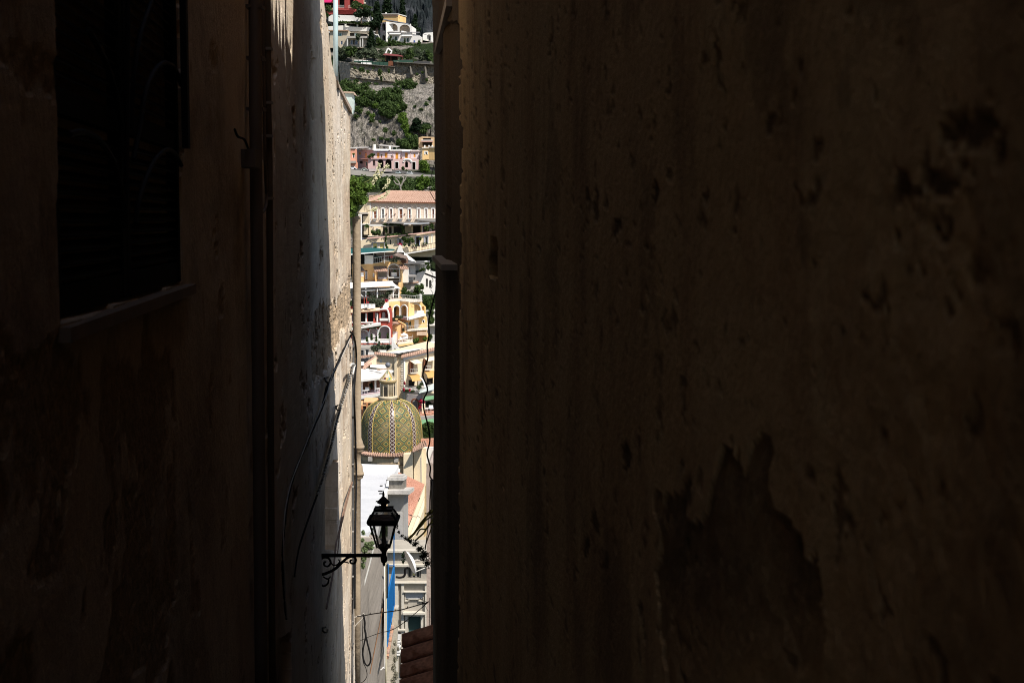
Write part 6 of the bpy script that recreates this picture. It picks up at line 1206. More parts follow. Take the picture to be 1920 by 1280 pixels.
bush('terrace_flowers', 'pots and magenta blooms along the palazzo terrace railing', [(758.5, 718, 1.6, 4), (757, 730, 2, 3), (768, 731, 2, 3)], 210.5, REDF, 260, .1, 120, 'flowers'); bush('terrace_plants', 'green potted plants along the palazzo terrace railing', [(762, 732, 5, 3), (773, 733, 5, 2), (786, 726, 5, 5), (790, 720, 4, 3), (801, 729, 5, 3)], 211, BUSH, 800, .12, 121, 'plants')
bush('bougainvillea', 'magenta climber beside the dark arch under the palazzo terrace', [(789, 752, 4, 5), (795, 753, 3, 3), (788, 763, 3, 5)], 208.5, REDF, 420, .1, 122, 'climber')
quad('glass_roof', [P(786, 737, 207), P(815, 730, 209), P(815, 719, 213), P(791, 727, 212)], plain('pale_green_glass', (.55, .62, .60), .25), t, .1)
t = thing('garden_terrace', 'small terrace with green parasol cloth and white furniture at the right edge below the palazzo', 'terrace', tuple(P(803, 785, 205)))
quad('green_canopy', [P(795, 751, 203), P(830, 746, 203), P(830, 741, 207), P(798, 744, 207)], plain('green_canvas', (.15, .32, .16), .8), t, .1); quad('floor', [P(788, 780, 201), P(830, 776, 201), P(830, 768, 207), P(788, 770, 207)], TERR2, t, .3); quad('front', [P(784, 793, 200.5), P(830, 788, 200.5), P(830, 777, 200.5), P(784, 780, 200.5)], GREYW, t, .4); pbox('pier', Pl(797, 780, 202), 791, 797, 757, 782, 0, .5, CREAM, t); quad('back', [P(797, 772, 206), P(830, 772, 206), P(830, 745, 206), P(797, 747, 206)], GREYW, t, .3); quad('green_floor', [P(786, 797, 196), P(830, 793, 196), P(830, 785, 199), P(786, 790, 199)], bpy.data.materials['green_canvas'], t, .2)
for i, (x, l) in enumerate(((801, 'white square table on the small right terrace'), (808, 'white chair at the right edge of the small terrace'))): q = P(x, 774, 202.5); m = MB(); m.box((q.x - .35, q.y - .3, q.z + .62), (q.x + .35, q.y + .3, q.z + .7)); m.bar(q, q + Vector((0, 0, .62)), .06); m.box((q.x - .3, q.y + .2, q.z + .7), (q.x + .3, q.y + .26, q.z + 1.1)) if i else None; tag(m.build(('garden_table', 'garden_chair')[i], W2, None), l, ('table', 'chair')[i])
bush('garden_bushes', 'dense green garden bushes right of the tiled dome', [(797, 800, 8, 7), (806, 806, 8, 7), (793, 811, 6, 6), (803, 795, 8, 5), (801, 816, 7, 5), (811, 798, 6, 6)], 194, BUSH, 2600, .14, 123, shell=.2)
bush('dark_bush', 'dark round bush under the palazzo terrace at the right edge', [(803, 757, 6, 5), (810, 760, 5, 5)], 204.5, PINE, 420, .14, 124)
t = thing('brick_parapet', 'terracotta brick parapet with white wall behind the dome at the right', 'wall', tuple(P(800, 835, 192))); quad('brick_face', [P(790, 838, 190), P(830, 836, 190), P(830, 820, 190), P(790, 822, 190)], TERR2, t, .5); quad('white_face', [P(786, 868, 189), P(830, 866, 189), P(830, 836, 189), P(786, 838, 189)], W_, t, .5)
# left: gable, white canopy roofs, pink terrace
t = thing('white_roofed_cafe', 'white-roofed open cafe with white posts left of the dome lantern', 'building', tuple(P(690, 745, 206)))
quad('gable_wall', [P(650, 700, 214), P(706, 700, 214), P(706, 668, 214), P(676, 690, 214)], CREAM, t, .4); ribroof('gable_tiles', [P(672, 690, 212.5), P(684, 691, 212), P(708, 671, 215), P(704, 667, 216)], TERR, t, .3, .08)
quad('roof', [P(650, 719, 200), P(716, 711, 200), P(738, 697, 212), P(650, 690, 214)], W_, t, .25); quad('upper_roof', [P(694, 688.5, 212), P(724, 691, 212), P(726, 688, 216), P(693, 685.5, 216)], W_, t, .3); quad('upper_roof', [P(650, 686, 212), P(683, 685, 212), P(683, 681, 216), P(650, 682, 216)], W_, t, .3)
quad('roof_rib', [P(694, 695, 209), P(716, 699, 207), P(716, 698, 207), P(694, 694, 209)], GREYW, t, .2); quad('clay_edge', [P(706, 695, 208.5), P(728, 690, 209), P(728, 689, 209), P(706, 693.5, 208.5)], TERR, t, .2)
pc = Pl(690, 745, 201); pbox('back_wall', pc, 650, 722, 712, 746, 3, 3.5, plain('dim_salmon', (.22, .10, .06), .9), t); pbox('pink_panel', pc, 686, 692, 716, 736, 2.6, 2.8, plain('salmon_panel', (.5, .26, .16)), t)
for x in (678.5, 703.8, 714): pbox('post', pc, x - 1.6, x + 1.6, 712, 744, 0, .25, W2, t)
quad('floor', [P(650, 746, 200.4), P(716, 736, 200.4), P(716, 730, 204), P(650, 738, 204)], plain('pink_floor', (.55, .44, .46), .8), t, .15); quad('fascia', [P(650, 752, 200), P(716, 742, 200), P(716, 736, 200), P(650, 746, 200)], W_, t, .2)
leaves('vines', [(P(x, y, 203), (rx * .078, .4, ry * .078)) for x, y, rx, ry in ((696, 722, 4, 6), (691, 732, 2, 3), (710, 728, 2, 3))], 320, .1, PINE, t, 125, .1)
for i, (x, l) in enumerate(((684, 'left white cafe table near the corner post'), (688.5, 'white cafe chair beside the left table'), (708, 'white cafe table between the two right posts'))): q = P(x, 740 - (x - 684) * .15, 200.8); m = MB(); m.box((q.x - .3, q.y - .3, q.z + .6), (q.x + .3, q.y + .3, q.z + .68)); m.bar(q, q + Vector((0, 0, .6)), .06); m.box((q.x - .28, q.y + .24, q.z + .68), (q.x + .28, q.y + .3, q.z + 1.0)) if i == 1 else None; tag(m.build(('cafe_table', 'cafe_chair')[i == 1], W2, None), l, ('table', 'chair')[i == 1])
awning(Pl(690, 760, 199), 684, 709, 746, 751.5, 1.6, plain('terracotta_canvas', (.62, .36, .18), .8), t, 1); awning(Pl(690, 760, 199), 655, 688, 752, 757, 1.6, bpy.data.materials['terracotta_canvas'], t, 1)
walls('ground_wall', Pl(690, 785, 200), [(650, 790), (650, 752), (715, 742), (715, 790)], [rect(680, 686.5, 757, 785), rect(690, 697, 752, 768)], 3, stucco('orange_plaster', (.52, .22, .10)), t, inner=SHADE)
# ================================================================ THE TILED DOME
YD = 190; KD = YD / F; dcx = P(733.5, 820, YD); RD = 57.0 * KD
def dz(py): return P(733, py, YD).z
def sidefun():
    m, nt, bs = _new('majolica_tiles')
    tc = nt.nodes.new('ShaderNodeUVMap').outputs['UV'] if False else nt.nodes.new('ShaderNodeUVMap').outputs['UV']
    sx = nt.nodes.new('ShaderNodeSeparateXYZ'); nt.links.new(tc, sx.inputs[0])
    def mth(op, a, b=None):
        n = nt.nodes.new('ShaderNodeMath'); n.operation = op
        for i, v in enumerate((a, b)):
            if v is None: continue
            if isinstance(v, (int, float)): n.inputs[i].default_value = v
            else: nt.links.new(v, n.inputs[i])
        return n.outputs[0]
    u, v = sx.outputs[0], sx.outputs[1]           # u: position within one gore 0..1, v: height
    # lozenges: nested diamonds 1 across the gore
    fu = mth('ABSOLUTE', mth('SUBTRACT', mth('FRACT', mth('ADD', mth('MULTIPLY', u, .66), 10)), .5)); fv = mth('ABSOLUTE', mth('SUBTRACT', mth('FRACT', mth('MULTIPLY', v, .54)), .5))
    d = mth('ADD', fu, fv); bands = mth('FRACT', mth('MULTIPLY', d, 2.0))
    n = nt.nodes.new('ShaderNodeValToRGB'); n.color_ramp.interpolation = 'CONSTANT'; nt.links.new(bands, n.inputs[0])
    e = n.color_ramp.elements; e[0].position = 0; e[0].color = (.045, .10, .055, 1); e[1].position = .34; e[1].color = (.40, .30, .09, 1)
    x = e.new(.58); x.color = (.055, .085, .03, 1); x = e.new(.78); x.color = (.34, .17, .06, 1); x = e.new(.88); x.color = (.20, .17, .07, 1)
    c = n.outputs[0]
    # tile grid
    tg = nt.nodes.new('ShaderNodeTexBrick'); tg.offset = 0; mp = nt.nodes.new('ShaderNodeMapping'); mp.inputs['Scale'].default_value = (6, 6, 1); mp.inputs['Rotation'].default_value = (0, 0, 0)
    nt.links.new(tc, mp.inputs[0]); nt.links.new(mp.outputs[0], tg.inputs['Vector']); tg.inputs['Scale'].default_value = 1; tg.inputs['Mortar Size'].default_value = .08; tg.inputs['Brick Width'].default_value = 1; tg.inputs['Row Height'].default_value = 1
    tg.inputs['Color1'].default_value = (1, 1, 1, 1); tg.inputs['Color2'].default_value = (.62, .62, .62, 1); tg.inputs['Mortar'].default_value = (.35, .33, .3, 1)
    c = _mix(nt, .45, c, tg.outputs[0], 'MULTIPLY')
    w = _ramp(nt, _noise(nt, .35, 6, .7), .45, .75); c = _mix(nt, mth('MULTIPLY', w, .55), c, (.36, .27, .17))
    w = _ramp(nt, _noise(nt, 2.5, 5, .7), .55, .8); c = _mix(nt, mth('MULTIPLY', w, .5), c, (.10, .09, .06))
    nt.links.new(c, bs.inputs['Base Color']); bs.inputs['Roughness'].default_value = .45; bs.inputs['Specular IOR Level'].default_value = .25
    _bump(nt, bs, tg.outputs['Fac'], .02, .5); return m
def ribmat(name, dark, light):
    m, nt, bs = _new(name); tc = nt.nodes.new('ShaderNodeUVMap').outputs['UV']; mp = nt.nodes.new('ShaderNodeMapping'); mp.inputs['Scale'].default_value = (2, 15, 1); nt.links.new(tc, mp.inputs[0])
    sx = nt.nodes.new('ShaderNodeSeparateXYZ'); nt.links.new(mp.outputs[0], sx.inputs[0])
    def mth(op, a, b=None):
        n = nt.nodes.new('ShaderNodeMath'); n.operation = op
        for i, v in enumerate((a, b)):
            if v is None: continue
            if isinstance(v, (int, float)): n.inputs[i].default_value = v
            else: nt.links.new(v, n.inputs[i])
        return n.outputs[0]
    a = mth('ABSOLUTE', mth('SUBTRACT', mth('FRACT', mth('MULTIPLY', sx.outputs[0], .5)), .5)); b = mth('ABSOLUTE', mth('SUBTRACT', mth('FRACT', sx.outputs[1]), .5))
    d = mth('ADD', a, b); k = mth('LESS_THAN', mth('ABSOLUTE', mth('SUBTRACT', d, .5)), .08)
    c = _mix(nt, k, dark, light); nt.links.new(c, bs.inputs['Base Color']); bs.inputs['Roughness'].default_value = .4; return m
M_MAJ = sidefun(); M_RIB = ribmat('rib_tiles', (.05, .025, .02), (.50, .45, .40)); M_YEL = plain('yellow_glaze', (.50, .38, .12), .45, var=.3)
church = thing('church_dome', 'large tiled dome in green, yellow and black lozenges with a small lantern on top', 'dome', (dcx.x, dcx.y, dz(905)))
prof_d = []   # (radius m, py)
def drad(py):  # silhouette read from the picture
    ys = [748, 750.5, 754, 758.5, 764, 771, 779, 790, 805, 822, 846, 852]; rs = [17, 25, 33, 39.5, 44.8, 49.5, 53, 55.8, 57.2, 57.6, 57, 56]
    return float(np.interp(py, ys, rs)) * KD
NG = 8; A0 = -math.pi / 2 + math.radians(7)       # rib directions
rw = math.radians(4.7)
rows = [748 + (852 - 748) * i / 26 for i in range(27)]
for g in range(NG):
    a0 = A0 + g * 2 * math.pi / NG + rw; a1 = A0 + (g + 1) * 2 * math.pi / NG - rw
    V = []; UV = []
    n = 9
    for i, py in enumerate(rows):
        for k in range(n):
            f = k / (n - 1); a = a0 + (a1 - a0) * f; r = drad(py); V.append((dcx.x + r * math.cos(a), dcx.y + r * math.sin(a), dz(py))); UV.append(((f - .5) * (a1 - a0) * r, i / 26 * 11.5))
    Fs = [(i * n + k, (i + 1) * n + k, (i + 1) * n + k + 1, i * n + k + 1) for i in range(26) for k in range(n - 1)]
    o = mesh('gore', V, Fs, M_MAJ, church, True); uv = o.data.uv_layers.new(name='UVMap')
    for l in o.data.loops: uv.data[l.index].uv = UV[l.vertex_index]
    b0, b1 = A0 + g * 2 * math.pi / NG - rw, A0 + g * 2 * math.pi / NG + rw
    V = []; UV = []
    for i, py in enumerate(rows):
        for f, ex in ((0, 0), (.02, .10), (.5, .13), (.98, .10), (1, 0)):
            a = b0 + (b1 - b0) * f; r = drad(py) + ex; V.append((dcx.x + r * math.cos(a), dcx.y + r * math.sin(a), dz(py))); UV.append((f, i / 26))
    Fs = [(i * 5 + k, (i + 1) * 5 + k, (i + 1) * 5 + k + 1, i * 5 + k + 1) for i in range(26) for k in range(4)]
    o = mesh('rib', V, Fs, M_RIB, church); uv = o.data.uv_layers.new(name='UVMap')
    for l in o.data.loops: uv.data[l.index].uv = UV[l.vertex_index]
    for b in (b0 - .012, b1 + .012):
        m = MB(); m.tube([(dcx.x + (drad(py) + .05) * math.cos(b), dcx.y + (drad(py) + .05) * math.sin(b), dz(py)) for py in rows], .05, 5, False); m.build('rib_edge', M_YEL, church, True)
def lat(name, prof, mat, sides=24, smooth=True, parent=church, cx=-6.5 * KD + 6.5 * KD):
    lc = P(727.2, 730, YD); m = MB(); m.lathe((dcx.x + (727.2 - 733.5) * KD * 0 + lc.x - dcx.x, dcx.y, 0), [(r * KD, dz(y)) for r, y in prof], sides); return m.build(name, mat, parent, smooth)
M_LSTONE = stucco('lantern_stone', (.54, .46, .34), (.26, .22, .15), .5, 1.2)
lat('lantern_base', [(0, 742), (18.5, 742), (19, 745), (17, 747), (17, 751), (15, 753), (0, 753)], M_LSTONE); lat('lantern_drum', [(13.4, 714), (13.4, 718), (12.6, 719), (12.6, 742), (0, 742)], M_LSTONE, 16)
lat('lantern_cornice', [(15.2, 711), (17.2, 712.5), (16.6, 715), (15, 717.5), (12.8, 718.5)], stucco('cornice_yellow', (.42, .32, .17)))
m_, nt, bs = _new('cone_tiles'); vo = nt.nodes.new('ShaderNodeTexVoronoi'); vo.inputs['Scale'].default_value = 3.2; tc = nt.nodes.new('ShaderNodeTexCoord'); nt.links.new(tc.outputs['Object'], vo.inputs['Vector'])
rp_ = nt.nodes.new('ShaderNodeValToRGB'); rp_.color_ramp.interpolation = 'CONSTANT'; sx = nt.nodes.new('ShaderNodeSeparateXYZ'); nt.links.new(vo.outputs['Color'], sx.inputs[0]); nt.links.new(sx.outputs[0], rp_.inputs[0])
e = rp_.color_ramp.elements; e[0].color = (.38, .28, .10, 1); e[1].position = .3; e[1].color = (.50, .46, .40, 1); x = e.new(.6); x.color = (.05, .2, .12, 1); x = e.new(.75); x.color = (.10, .03, .03, 1); x = e.new(.87); x.color = (.5, .36, .1, 1); nt.links.new(rp_.outputs[0], bs.inputs['Base Color']); bs.inputs['Roughness'].default_value = .4
lat('lantern_cone', [(0, 693), (2.5, 696), (6, 701), (10, 706), (14, 710), (17, 713)], m_, 16)
for k in range(8):
    a = k * math.pi / 4 + .2; lc = P(727.2, 730, YD); m = MB(); m.tube([(lc.x + r * KD * math.cos(a), dcx.y + r * KD * math.sin(a), dz(y)) for r, y in ((1, 693), (6.3, 700.6), (14.4, 709.6), (17.2, 712.6))], .035, 5); m.build('cone_edge', M_LSTONE, church)
lat('finial_rod', [(0, 690), (.7, 690), (1.2, 694), (0, 696)], M_LSTONE, 8)
lc = P(727.2, 684, YD); m = MB(); m.lathe((lc.x, dcx.y, lc.z), [(5 * KD * math.sin(math.pi * i / 10), -5 * KD * math.cos(math.pi * i / 10)) for i in range(11)], 16); m.build('finial_ball', plain('lead_grey', (.14, .15, .18), .5), church, True); m = MB(); m.bar(P(727.2, 680, YD), P(727.2, 664, YD), .02); m.build('lightning_rod', RAILD, church)
for k in range(4):
    a = -math.pi / 2 + math.radians(-14) + k * math.pi / 2; lc = P(727.2, 730, YD); c_, s_ = math.cos(a), math.sin(a); R_ = 12.7 * KD
    m = MB(); w = .24
    for za, zb_ in ((741, 724),):
        q = [(lc.x + R_ * c_ - s_ * w * s, dcx.y + R_ * s_ + c_ * w * s) for s in (-1, 1)]; q2 = [(x + c_ * .04, y + s_ * .04) for x, y in q]
        m.hexa([(*q[0], dz(za)), (*q[1], dz(za)), (*q2[1], dz(za)), (*q2[0], dz(za)), (*q[0], dz(zb_)), (*q[1], dz(zb_)), (*q2[1], dz(zb_)), (*q2[0], dz(zb_))])
    m.build('lantern_window', SHADE, church)
    for s in (-1, 1): m = MB(); q = Vector((lc.x + R_ * c_ - s_ * .34 * s, dcx.y + R_ * s_ + c_ * .34 * s, 0)); m.tube([q + Vector((0, 0, dz(742))), q + Vector((0, 0, dz(719)))], .07, 6); m.build('lantern_pilaster', M_LSTONE, church)
# eaves of clay tiles around the dome foot
m = MB(); n = 84; ring = []
def er(a): return 0
for k in range(n):
    a = 2 * math.pi * k / n; c_, s_ = math.cos(a), math.sin(a); a2 = a + math.pi / n
    r0_, r1_ = 54 * KD, 66 * KD; z0_, z1_ = dz(839), dz(844)
    tdir = Vector((-s_, c_, 0)) * .135
    p0 = Vector((dcx.x + r0_ * c_, dcx.y + r0_ * s_, z0_)); p1 = Vector((dcx.x + r1_ * c_, dcx.y + r1_ * s_, z1_)); up = Vector((0, 0, .12))
    mt = MB(); mt.add([p0 - tdir * .8, p0 + up, p0 + tdir * .8, p1 - tdir, p1 + up * 1.2, p1 + tdir, p1 - Vector((0, 0, .06))], [(0, 3, 4, 1), (1, 4, 5, 2), (3, 6, 5, 4)]); mt.build('eave_tile', TERR, church)
m = MB(); m.lathe((dcx.x, dcx.y, 0), [(52 * KD, dz(840)), (65 * KD, dz(845.5)), (64 * KD, dz(847)), (60 * KD, dz(849))], 40); m.build('eave_bed', TERR, church)
M_DRUM = stucco('drum_plaster', (.58, .45, .28), (.20, .16, .11), .6, .5, streak=.6)
m = MB(); m.lathe((dcx.x, dcx.y, 0), [(60 * KD, dz(848)), (58.5 * KD, dz(854)), (58.5 * KD, dz(960))], 16, rot=math.pi / 16); m.build('drum', M_DRUM, church)
m = MB(); m.lathe((dcx.x, dcx.y, 0), [(60.5 * KD, dz(858)), (60.8 * KD, dz(862)), (58.6 * KD, dz(864))], 16, rot=math.pi / 16); m.build('drum_cornice', stucco('stained_cornice', (.34, .26, .17), (.1, .08, .06), .7, 1), church)
pb_ = Pl(770, 900, YD - 4.2, 0)
pbox('buttress', pb_, 757, 774, 850, 905, -.4, 1.6, CREAM, church); pbox('buttress', Pl(780, 900, YD - 3.4), 776, 790, 846, 910, 0, 2.4, CREAM, church); pbox('drum_bracket', pb_, 739, 747, 857, 866, -.1, 1, GREYW, church); pbox('drum_bracket', pb_, 690, 698, 857, 864, -.1, 1, GREYW, church)
pbox('side_wing', Pl(790, 900, YD - 1), 786, 800, 838, 930, -1, 6, CREAM, church)
m = MB(); m.bar(P(789, 858, YD - 4.6), P(789.5, 905, YD - 4.6), .07); m.build('drain', GREYW, church)
ribroof('wing_roof', [P(774, 846, YD - 6), P(800, 834, YD - 6), P(794, 822, YD + 2), P(780, 828, YD + 2)], TERR, church, .3, .1)
# ================================================================ NAVE ROOF, WHITE ROOFS, FACADES (y 868..1200)
t = thing('church_nave', 'long church nave with salmon tile roof and a cream side wall with narrow windows', 'building', tuple(P(775, 1010, 120)))
ribroof('roof', [P(757, 1003, 104), P(758, 926, 130), P(745, 884, 172), P(795, 908, 165)], TERR2, t, .5, .1) if False else None
m = MB(); nR = 22; a0_, a1_ = P(750, 1006, 100), P(736, 880, 176); b0_, b1_ = P(759, 1003, 101), P(796, 908, 168)
m.add([a0_, b0_, b1_, a1_], [(0, 1, 2, 3)]); 
for i in range(60):
    f = i / 59; f = f ** 1.15
    q0 = a0_.lerp(a1_, f); q1 = b0_.lerp(b1_, f); s = Vector((0, .14, 0)); m.add([q0 - s, q0 + Vector((0, 0, .05)), q0 + s, q1 - s, q1 + Vector((0, 0, .05)), q1 + s], [(0, 1, 4, 3), (1, 2, 5, 4)])
m.build('roof', TERR2, t)
c0_, c1_ = P(759.6, 1004, 101), P(797.5, 908.5, 168); d0_, d1_ = Vector((c0_.x + .3, c0_.y, c0_.z - 12)), Vector((c1_.x, c1_.y, c1_.z - 14))
quad('cornice', [b0_ - Vector((0, 0, .9)), b1_ - Vector((0, 0, .9)), b1_ + Vector((.6, 0, .05)), b0_ + Vector((.4, 0, .05))], CREAM, t, .3)
quad('side_wall', [d0_, d1_, c1_, c0_], CREAM, t, .4)
for i in range(7):
    f = .06 + .13 * i; q = c0_.lerp(c1_, f); q2 = c0_.lerp(c1_, f + .045); nrm = Vector((.1, -.03, 0))
    m = MB(); za, zb_ = -1.5, -3.6; m.add([q + nrm + Vector((0, 0, za)), q2 + nrm + Vector((0, 0, za)), q2 + nrm + Vector((0, 0, zb_)), q + nrm + Vector((0, 0, zb_))], [(0, 1, 2, 3)]); m.build('window', SHADE, t)
quad('pilaster_wall', [P(795, 1005, 118), P(801, 1000, 118), P(801, 900, 118), P(797, 912, 118)], stucco('ochre_pilaster', (.46, .35, .19)), t, .4)
t = thing('stone_chimney', 'grey stained stone block on a wide white ledge in front of the salmon roof', 'chimney', tuple(P(743, 1030, 92)))
pg = Pl(743, 925, 92, -10); pbox('block', pg, 729, 756.5, 899, 917, 0, .8, stucco('stained_stone', (.22, .205, .18), (.05, .045, .04), .9, 2.4), t); pbox('cap', pg, 727.5, 758, 894.5, 900, -.15, .8, stucco('white_cap', (.50, .48, .45), (.16, .15, .14), .6, 1.8), t); pbox('cap', pg, 731, 755, 891.5, 894.5, .1, .7, bpy.data.materials['white_cap'], t)
pbox('ledge', pg, 724, 772, 916.5, 923, -.6, .7, bpy.data.materials['white_cap'], t); pbox('under_ledge', pg, 726, 766, 923, 928, -.3, 1.2, GREYW, t)
pbox('shaft', pg, 727, 757, 928, 1031, 0, 1.2, stucco('grey_pilaster', (.33, .32, .31), (.18, .17, .16), .5, 1), t); pbox('shaft_panel', pg, 741, 754.5, 960, 1026, -.08, .02, stucco('pale_panel', (.42, .41, .40), None, .4), t); pbox('shaft_base', pg, 726, 760, 1029, 1034, -.3, 1.2, ROOFW, t)
t = thing('white_roof', 'low white-washed roof with a high parapet and dark weep holes left of the lantern', 'roof', tuple(P(700, 1000, 75)))
WR = stucco('whitewash', (.66, .67, .69), (.40, .41, .43), .5, .35, streak=.3)
quad('parapet', [P(650, 912, 98.6), P(736, 908, 98.6), P(748, 884, 102), P(650, 881, 102)], WR, t, .5); quad('top_edge', [P(650, 883, 101.6), P(750, 885, 101.6), P(750, 883, 104), P(650, 881, 104)], W_, t, .2)
quad('slope', [P(650, 1010, 70), P(696, 1010, 70), P(728, 900, 99), P(650, 900, 99)], stucco('shade_grey_whitewash', (.54, .55, .57), (.34, .35, .37), .5, .3), t, .4); quad('ridge', [P(690, 1012, 69), P(705, 1012, 69), P(732, 896, 98.6), P(699, 896, 98.6)], W_, t, -.5)  # slope coloured greyer to paint the shading that sets off the ridge
m = MB(); m.tube([P(678, 960, 79), P(699, 896.5, 98)], .06, 5); m.build('edge_wire', GREYW, t); m = MB(); m.prism([P(x, y, 97) for x, y in ((728, 905), (731, 892), (741, 889), (733, 908))], (0, .3, 0)); m.build('shadow_flap', GREYW, t)
R = random.Random(8)
for i in range(13):
    f = i / 12 + R.uniform(-.03, .03); y = 902 + f * 96; x = 721 - f * 26 + R.uniform(-5, 5); Yq = 1 / ((1 - (y - 896) / 116) / 98.6 + (y - 896) / 116 / 69)
    q = P(x, y, Yq - 2.2); w = R.uniform(.03, .10) * (1 if f > .3 else 1.8); m = MB(); m.box((q.x - w, q.y - .02, q.z - .02), (q.x + w, q.y + .3, q.z + .012)); m.build('weep_hole', M_DARKW, t)
quad('lower_edge', [P(676, 1012, 66), P(706, 1006, 66), P(706, 994, 68), P(676, 1000, 68)], WR, t, .3)
# satellite dish
t = thing('satellite_dish', 'white satellite dish seen edge-on hanging right of the lantern', 'satellite dish', tuple(P(775, 1066, 34)))
dc = P(772, 1052, 34); ax = Vector((.90, .33, .36)).normalized(); u_ = ax.cross(Vector((0, 0, 1))).normalized(); v_ = ax.cross(u_)
m = MB(); V = [dc + ax * .05]; nn = 20
for j, (rr_, dd) in enumerate(((.14, .042), (.24, .01), (.31, -.05))):
    for k in range(nn): a = 2 * math.pi * k / nn; V.append(dc - ax * -dd + (u_ * math.cos(a) + v_ * math.sin(a)) * rr_)
fs = [(0, 1 + k, 1 + (k + 1) % nn) for k in range(nn)]
for j in range(2): fs += [(1 + j * nn + k, 1 + j * nn + (k + 1) % nn, 1 + (j + 1) * nn + (k + 1) % nn, 1 + (j + 1) * nn + k) for k in range(nn)]
m.add(V, fs); m.build('reflector', plain('dish_white', (.68, .70, .72), .5, var=.08), t, True)
m = MB(); m.tube([dc + v_ * .28, dc + v_ * .3 - ax * -.35 + Vector((.12, 0, .05)), P(799, 1060, 34.2)], .012, 5); m.build('feed_arm', RAILM, t); m = MB(); m.bar(dc, P(803, 1046, 34.5), .03); m.build('mount', GREYW, t)
# classical facade at the bottom
t = thing('classical_facade', 'old cream stone front with framed panels and a dark shuttered window', 'building', tuple(P(770, 1200, 88)))
CF = stucco('old_facade', (.38, .35, .30), (.22, .20, .17), .55, .7, streak=.5); CF2 = stucco('facade_trim', (.52, .485, .42), (.35, .32, .27), .4, 1); pc = Pl(770, 1200, 88, 0)
walls('wall', pc, [(722, 1300), (722, 1031), (830, 1031), (830, 1300)], [rect(765, 789, 1154, 1190), rect(764, 789, 1062, 1083)], 3, CF, t)
slab('cornice', pc, 724, 810, 1029, 1033, .35, CF2, t); slab('cornice', pc, 728, 812, 1056, 1060, .3, CF2, t); slab('band', pc, 731, 757, 1034, 1047, .05, GREYW, t); slab('cornice', pc, 737, 802, 1089, 1091.5, .3, CF2, t); slab('cornice', pc, 757, 800, 1106, 1108, .3, CF2, t)
pbox('panel', pc, 760, 793, 1109, 1121, -.06, .02, stucco('panel_grey', (.44, .45, .47)), t); m = MB()
for x0, x1, y0, y1 in ((759, 760.5, 1109, 1126), (760.5, 767, 1124.5, 1126), (766, 767.5, 1121, 1126), (767, 786, 1121, 1122.5), (785, 786.5, 1121, 1126), (786, 794, 1124.5, 1126), (793, 794.5, 1109, 1126)): m.pbox(pc, x0, x1, y0, y1, -.12, 0)
m.build('panel_frame', CF2, t)
win(pc, 765, 789, 1154, 1190, t, shut=plain('teal_shutter', (.03, .07, .065), .6), frame=CF2, fw=.6, d=.2); m = MB(); m.pbox(pc, 760, 764.6, 1150, 1190, -.15, 0); m.pbox(pc, 789.4, 794, 1150, 1190, -.15, 0); m.pbox(pc, 764.6, 789.4, 1150, 1153.6, -.15, 0); m.build('window_surround', CF2, t)
slab('hood', pc, 756, 797, 1145, 1148.5, .45, CF2, t); slab('hood_band', pc, 760, 794, 1148.5, 1150, .25, CF2, t); slab('sill', pc, 741, 760, 1177, 1180, .3, CF2, t)
for x0, x1 in ((741, 747), (753, 758), (797, 801)): pbox('pilaster', pc, x0, x1, 1092, 1260, -.2, 0, CF2, t)
for i, x in enumerate((764.5, 772.5, 780.5)): win(pc, x, x + 6.5, 1063, 1082, t, frame=CF2, d=.15)
pbox('yellow_blind', pc, 773.5, 778.5, 1072, 1079, .1, .2, plain('yellowish_blind', (.5, .45, .2)), t)
for i in range(6): slab('capital', pc, 741, 752 - i % 2, 1198 + i * 4.5, 1200.5 + i * 4.5, .4 + .1 * (i % 3), W_, t)
pbox('capital', pc, 740, 752, 1187, 1196, -.3, .1, W_, t)
m = MB(); m.tube([P(x, y, 80) for x, y in curve([(742, 1081), (750, 1082), (757, 1080), (759.5, 1074), (760, 1066), (766, 1063)])], .07, 6); o = m.build('bent_pipe', M_IRON, t, True)
leaves('ledge_plant', [(P(756, 1047, 86), (.15, .15, .35)), (P(758, 1038, 86), (.15, .15, .2))], 100, .07, PINE, t, 130)
# right-hand corner pier
t = thing('corner_pier', 'narrow rendered corner pier with rounded top at the right edge of the slit', 'wall', tuple(P(803, 1280, 36)))
m = MB(); m.prism([P(x, y, 36) for x, y in [(799.5, 1290), (800, 1000), (799, 890), (800, 876), (802.5, 869), (806, 867), (812, 868), (830, 870), (830, 1290)]], (0, 2, 0)); m.build('pier', stucco('mauve_render', (.36, .30, .27), (.2, .16, .13), .5, 2), t)
# ================================================================ LOWER LEFT: stained wall, handrail, blue railing, coping
t = thing('stained_wall', 'grey stained garden wall with pipes below the white roof at the lower left of the slit', 'wall', tuple(P(700, 1280, 50)))
SW = stucco('stained_render', (.34, .30, .26), (.08, .07, .06), .8, .55, streak=.55, bump=.03, sy=.1, fine=4)
def wl(px, py, Y): return P(px, py, Y)
m = MB(); q = [wl(664, 1300, 40), wl(724, 1300, 56), wl(726, 1030, 56), wl(702, 1008, 50), wl(664, 1008, 40)]; m.prism(q, (-.35, .1, 0)); m.build('wall_face', SW, t)
m = MB(); q = [wl(664, 1009, 39.9), wl(701, 1009, 50), wl(701, 1006, 50), wl(664, 1006, 39.9)]; m.hexa([q[0], q[1], q[1] + Vector((-.5, .2, 0)), q[0] + Vector((-.5, .2, 0)), q[3], q[2], q[2] + Vector((-.5, .2, 0)), q[3] + Vector((-.5, .2, 0))]); m.build('coping', TRIM, t)
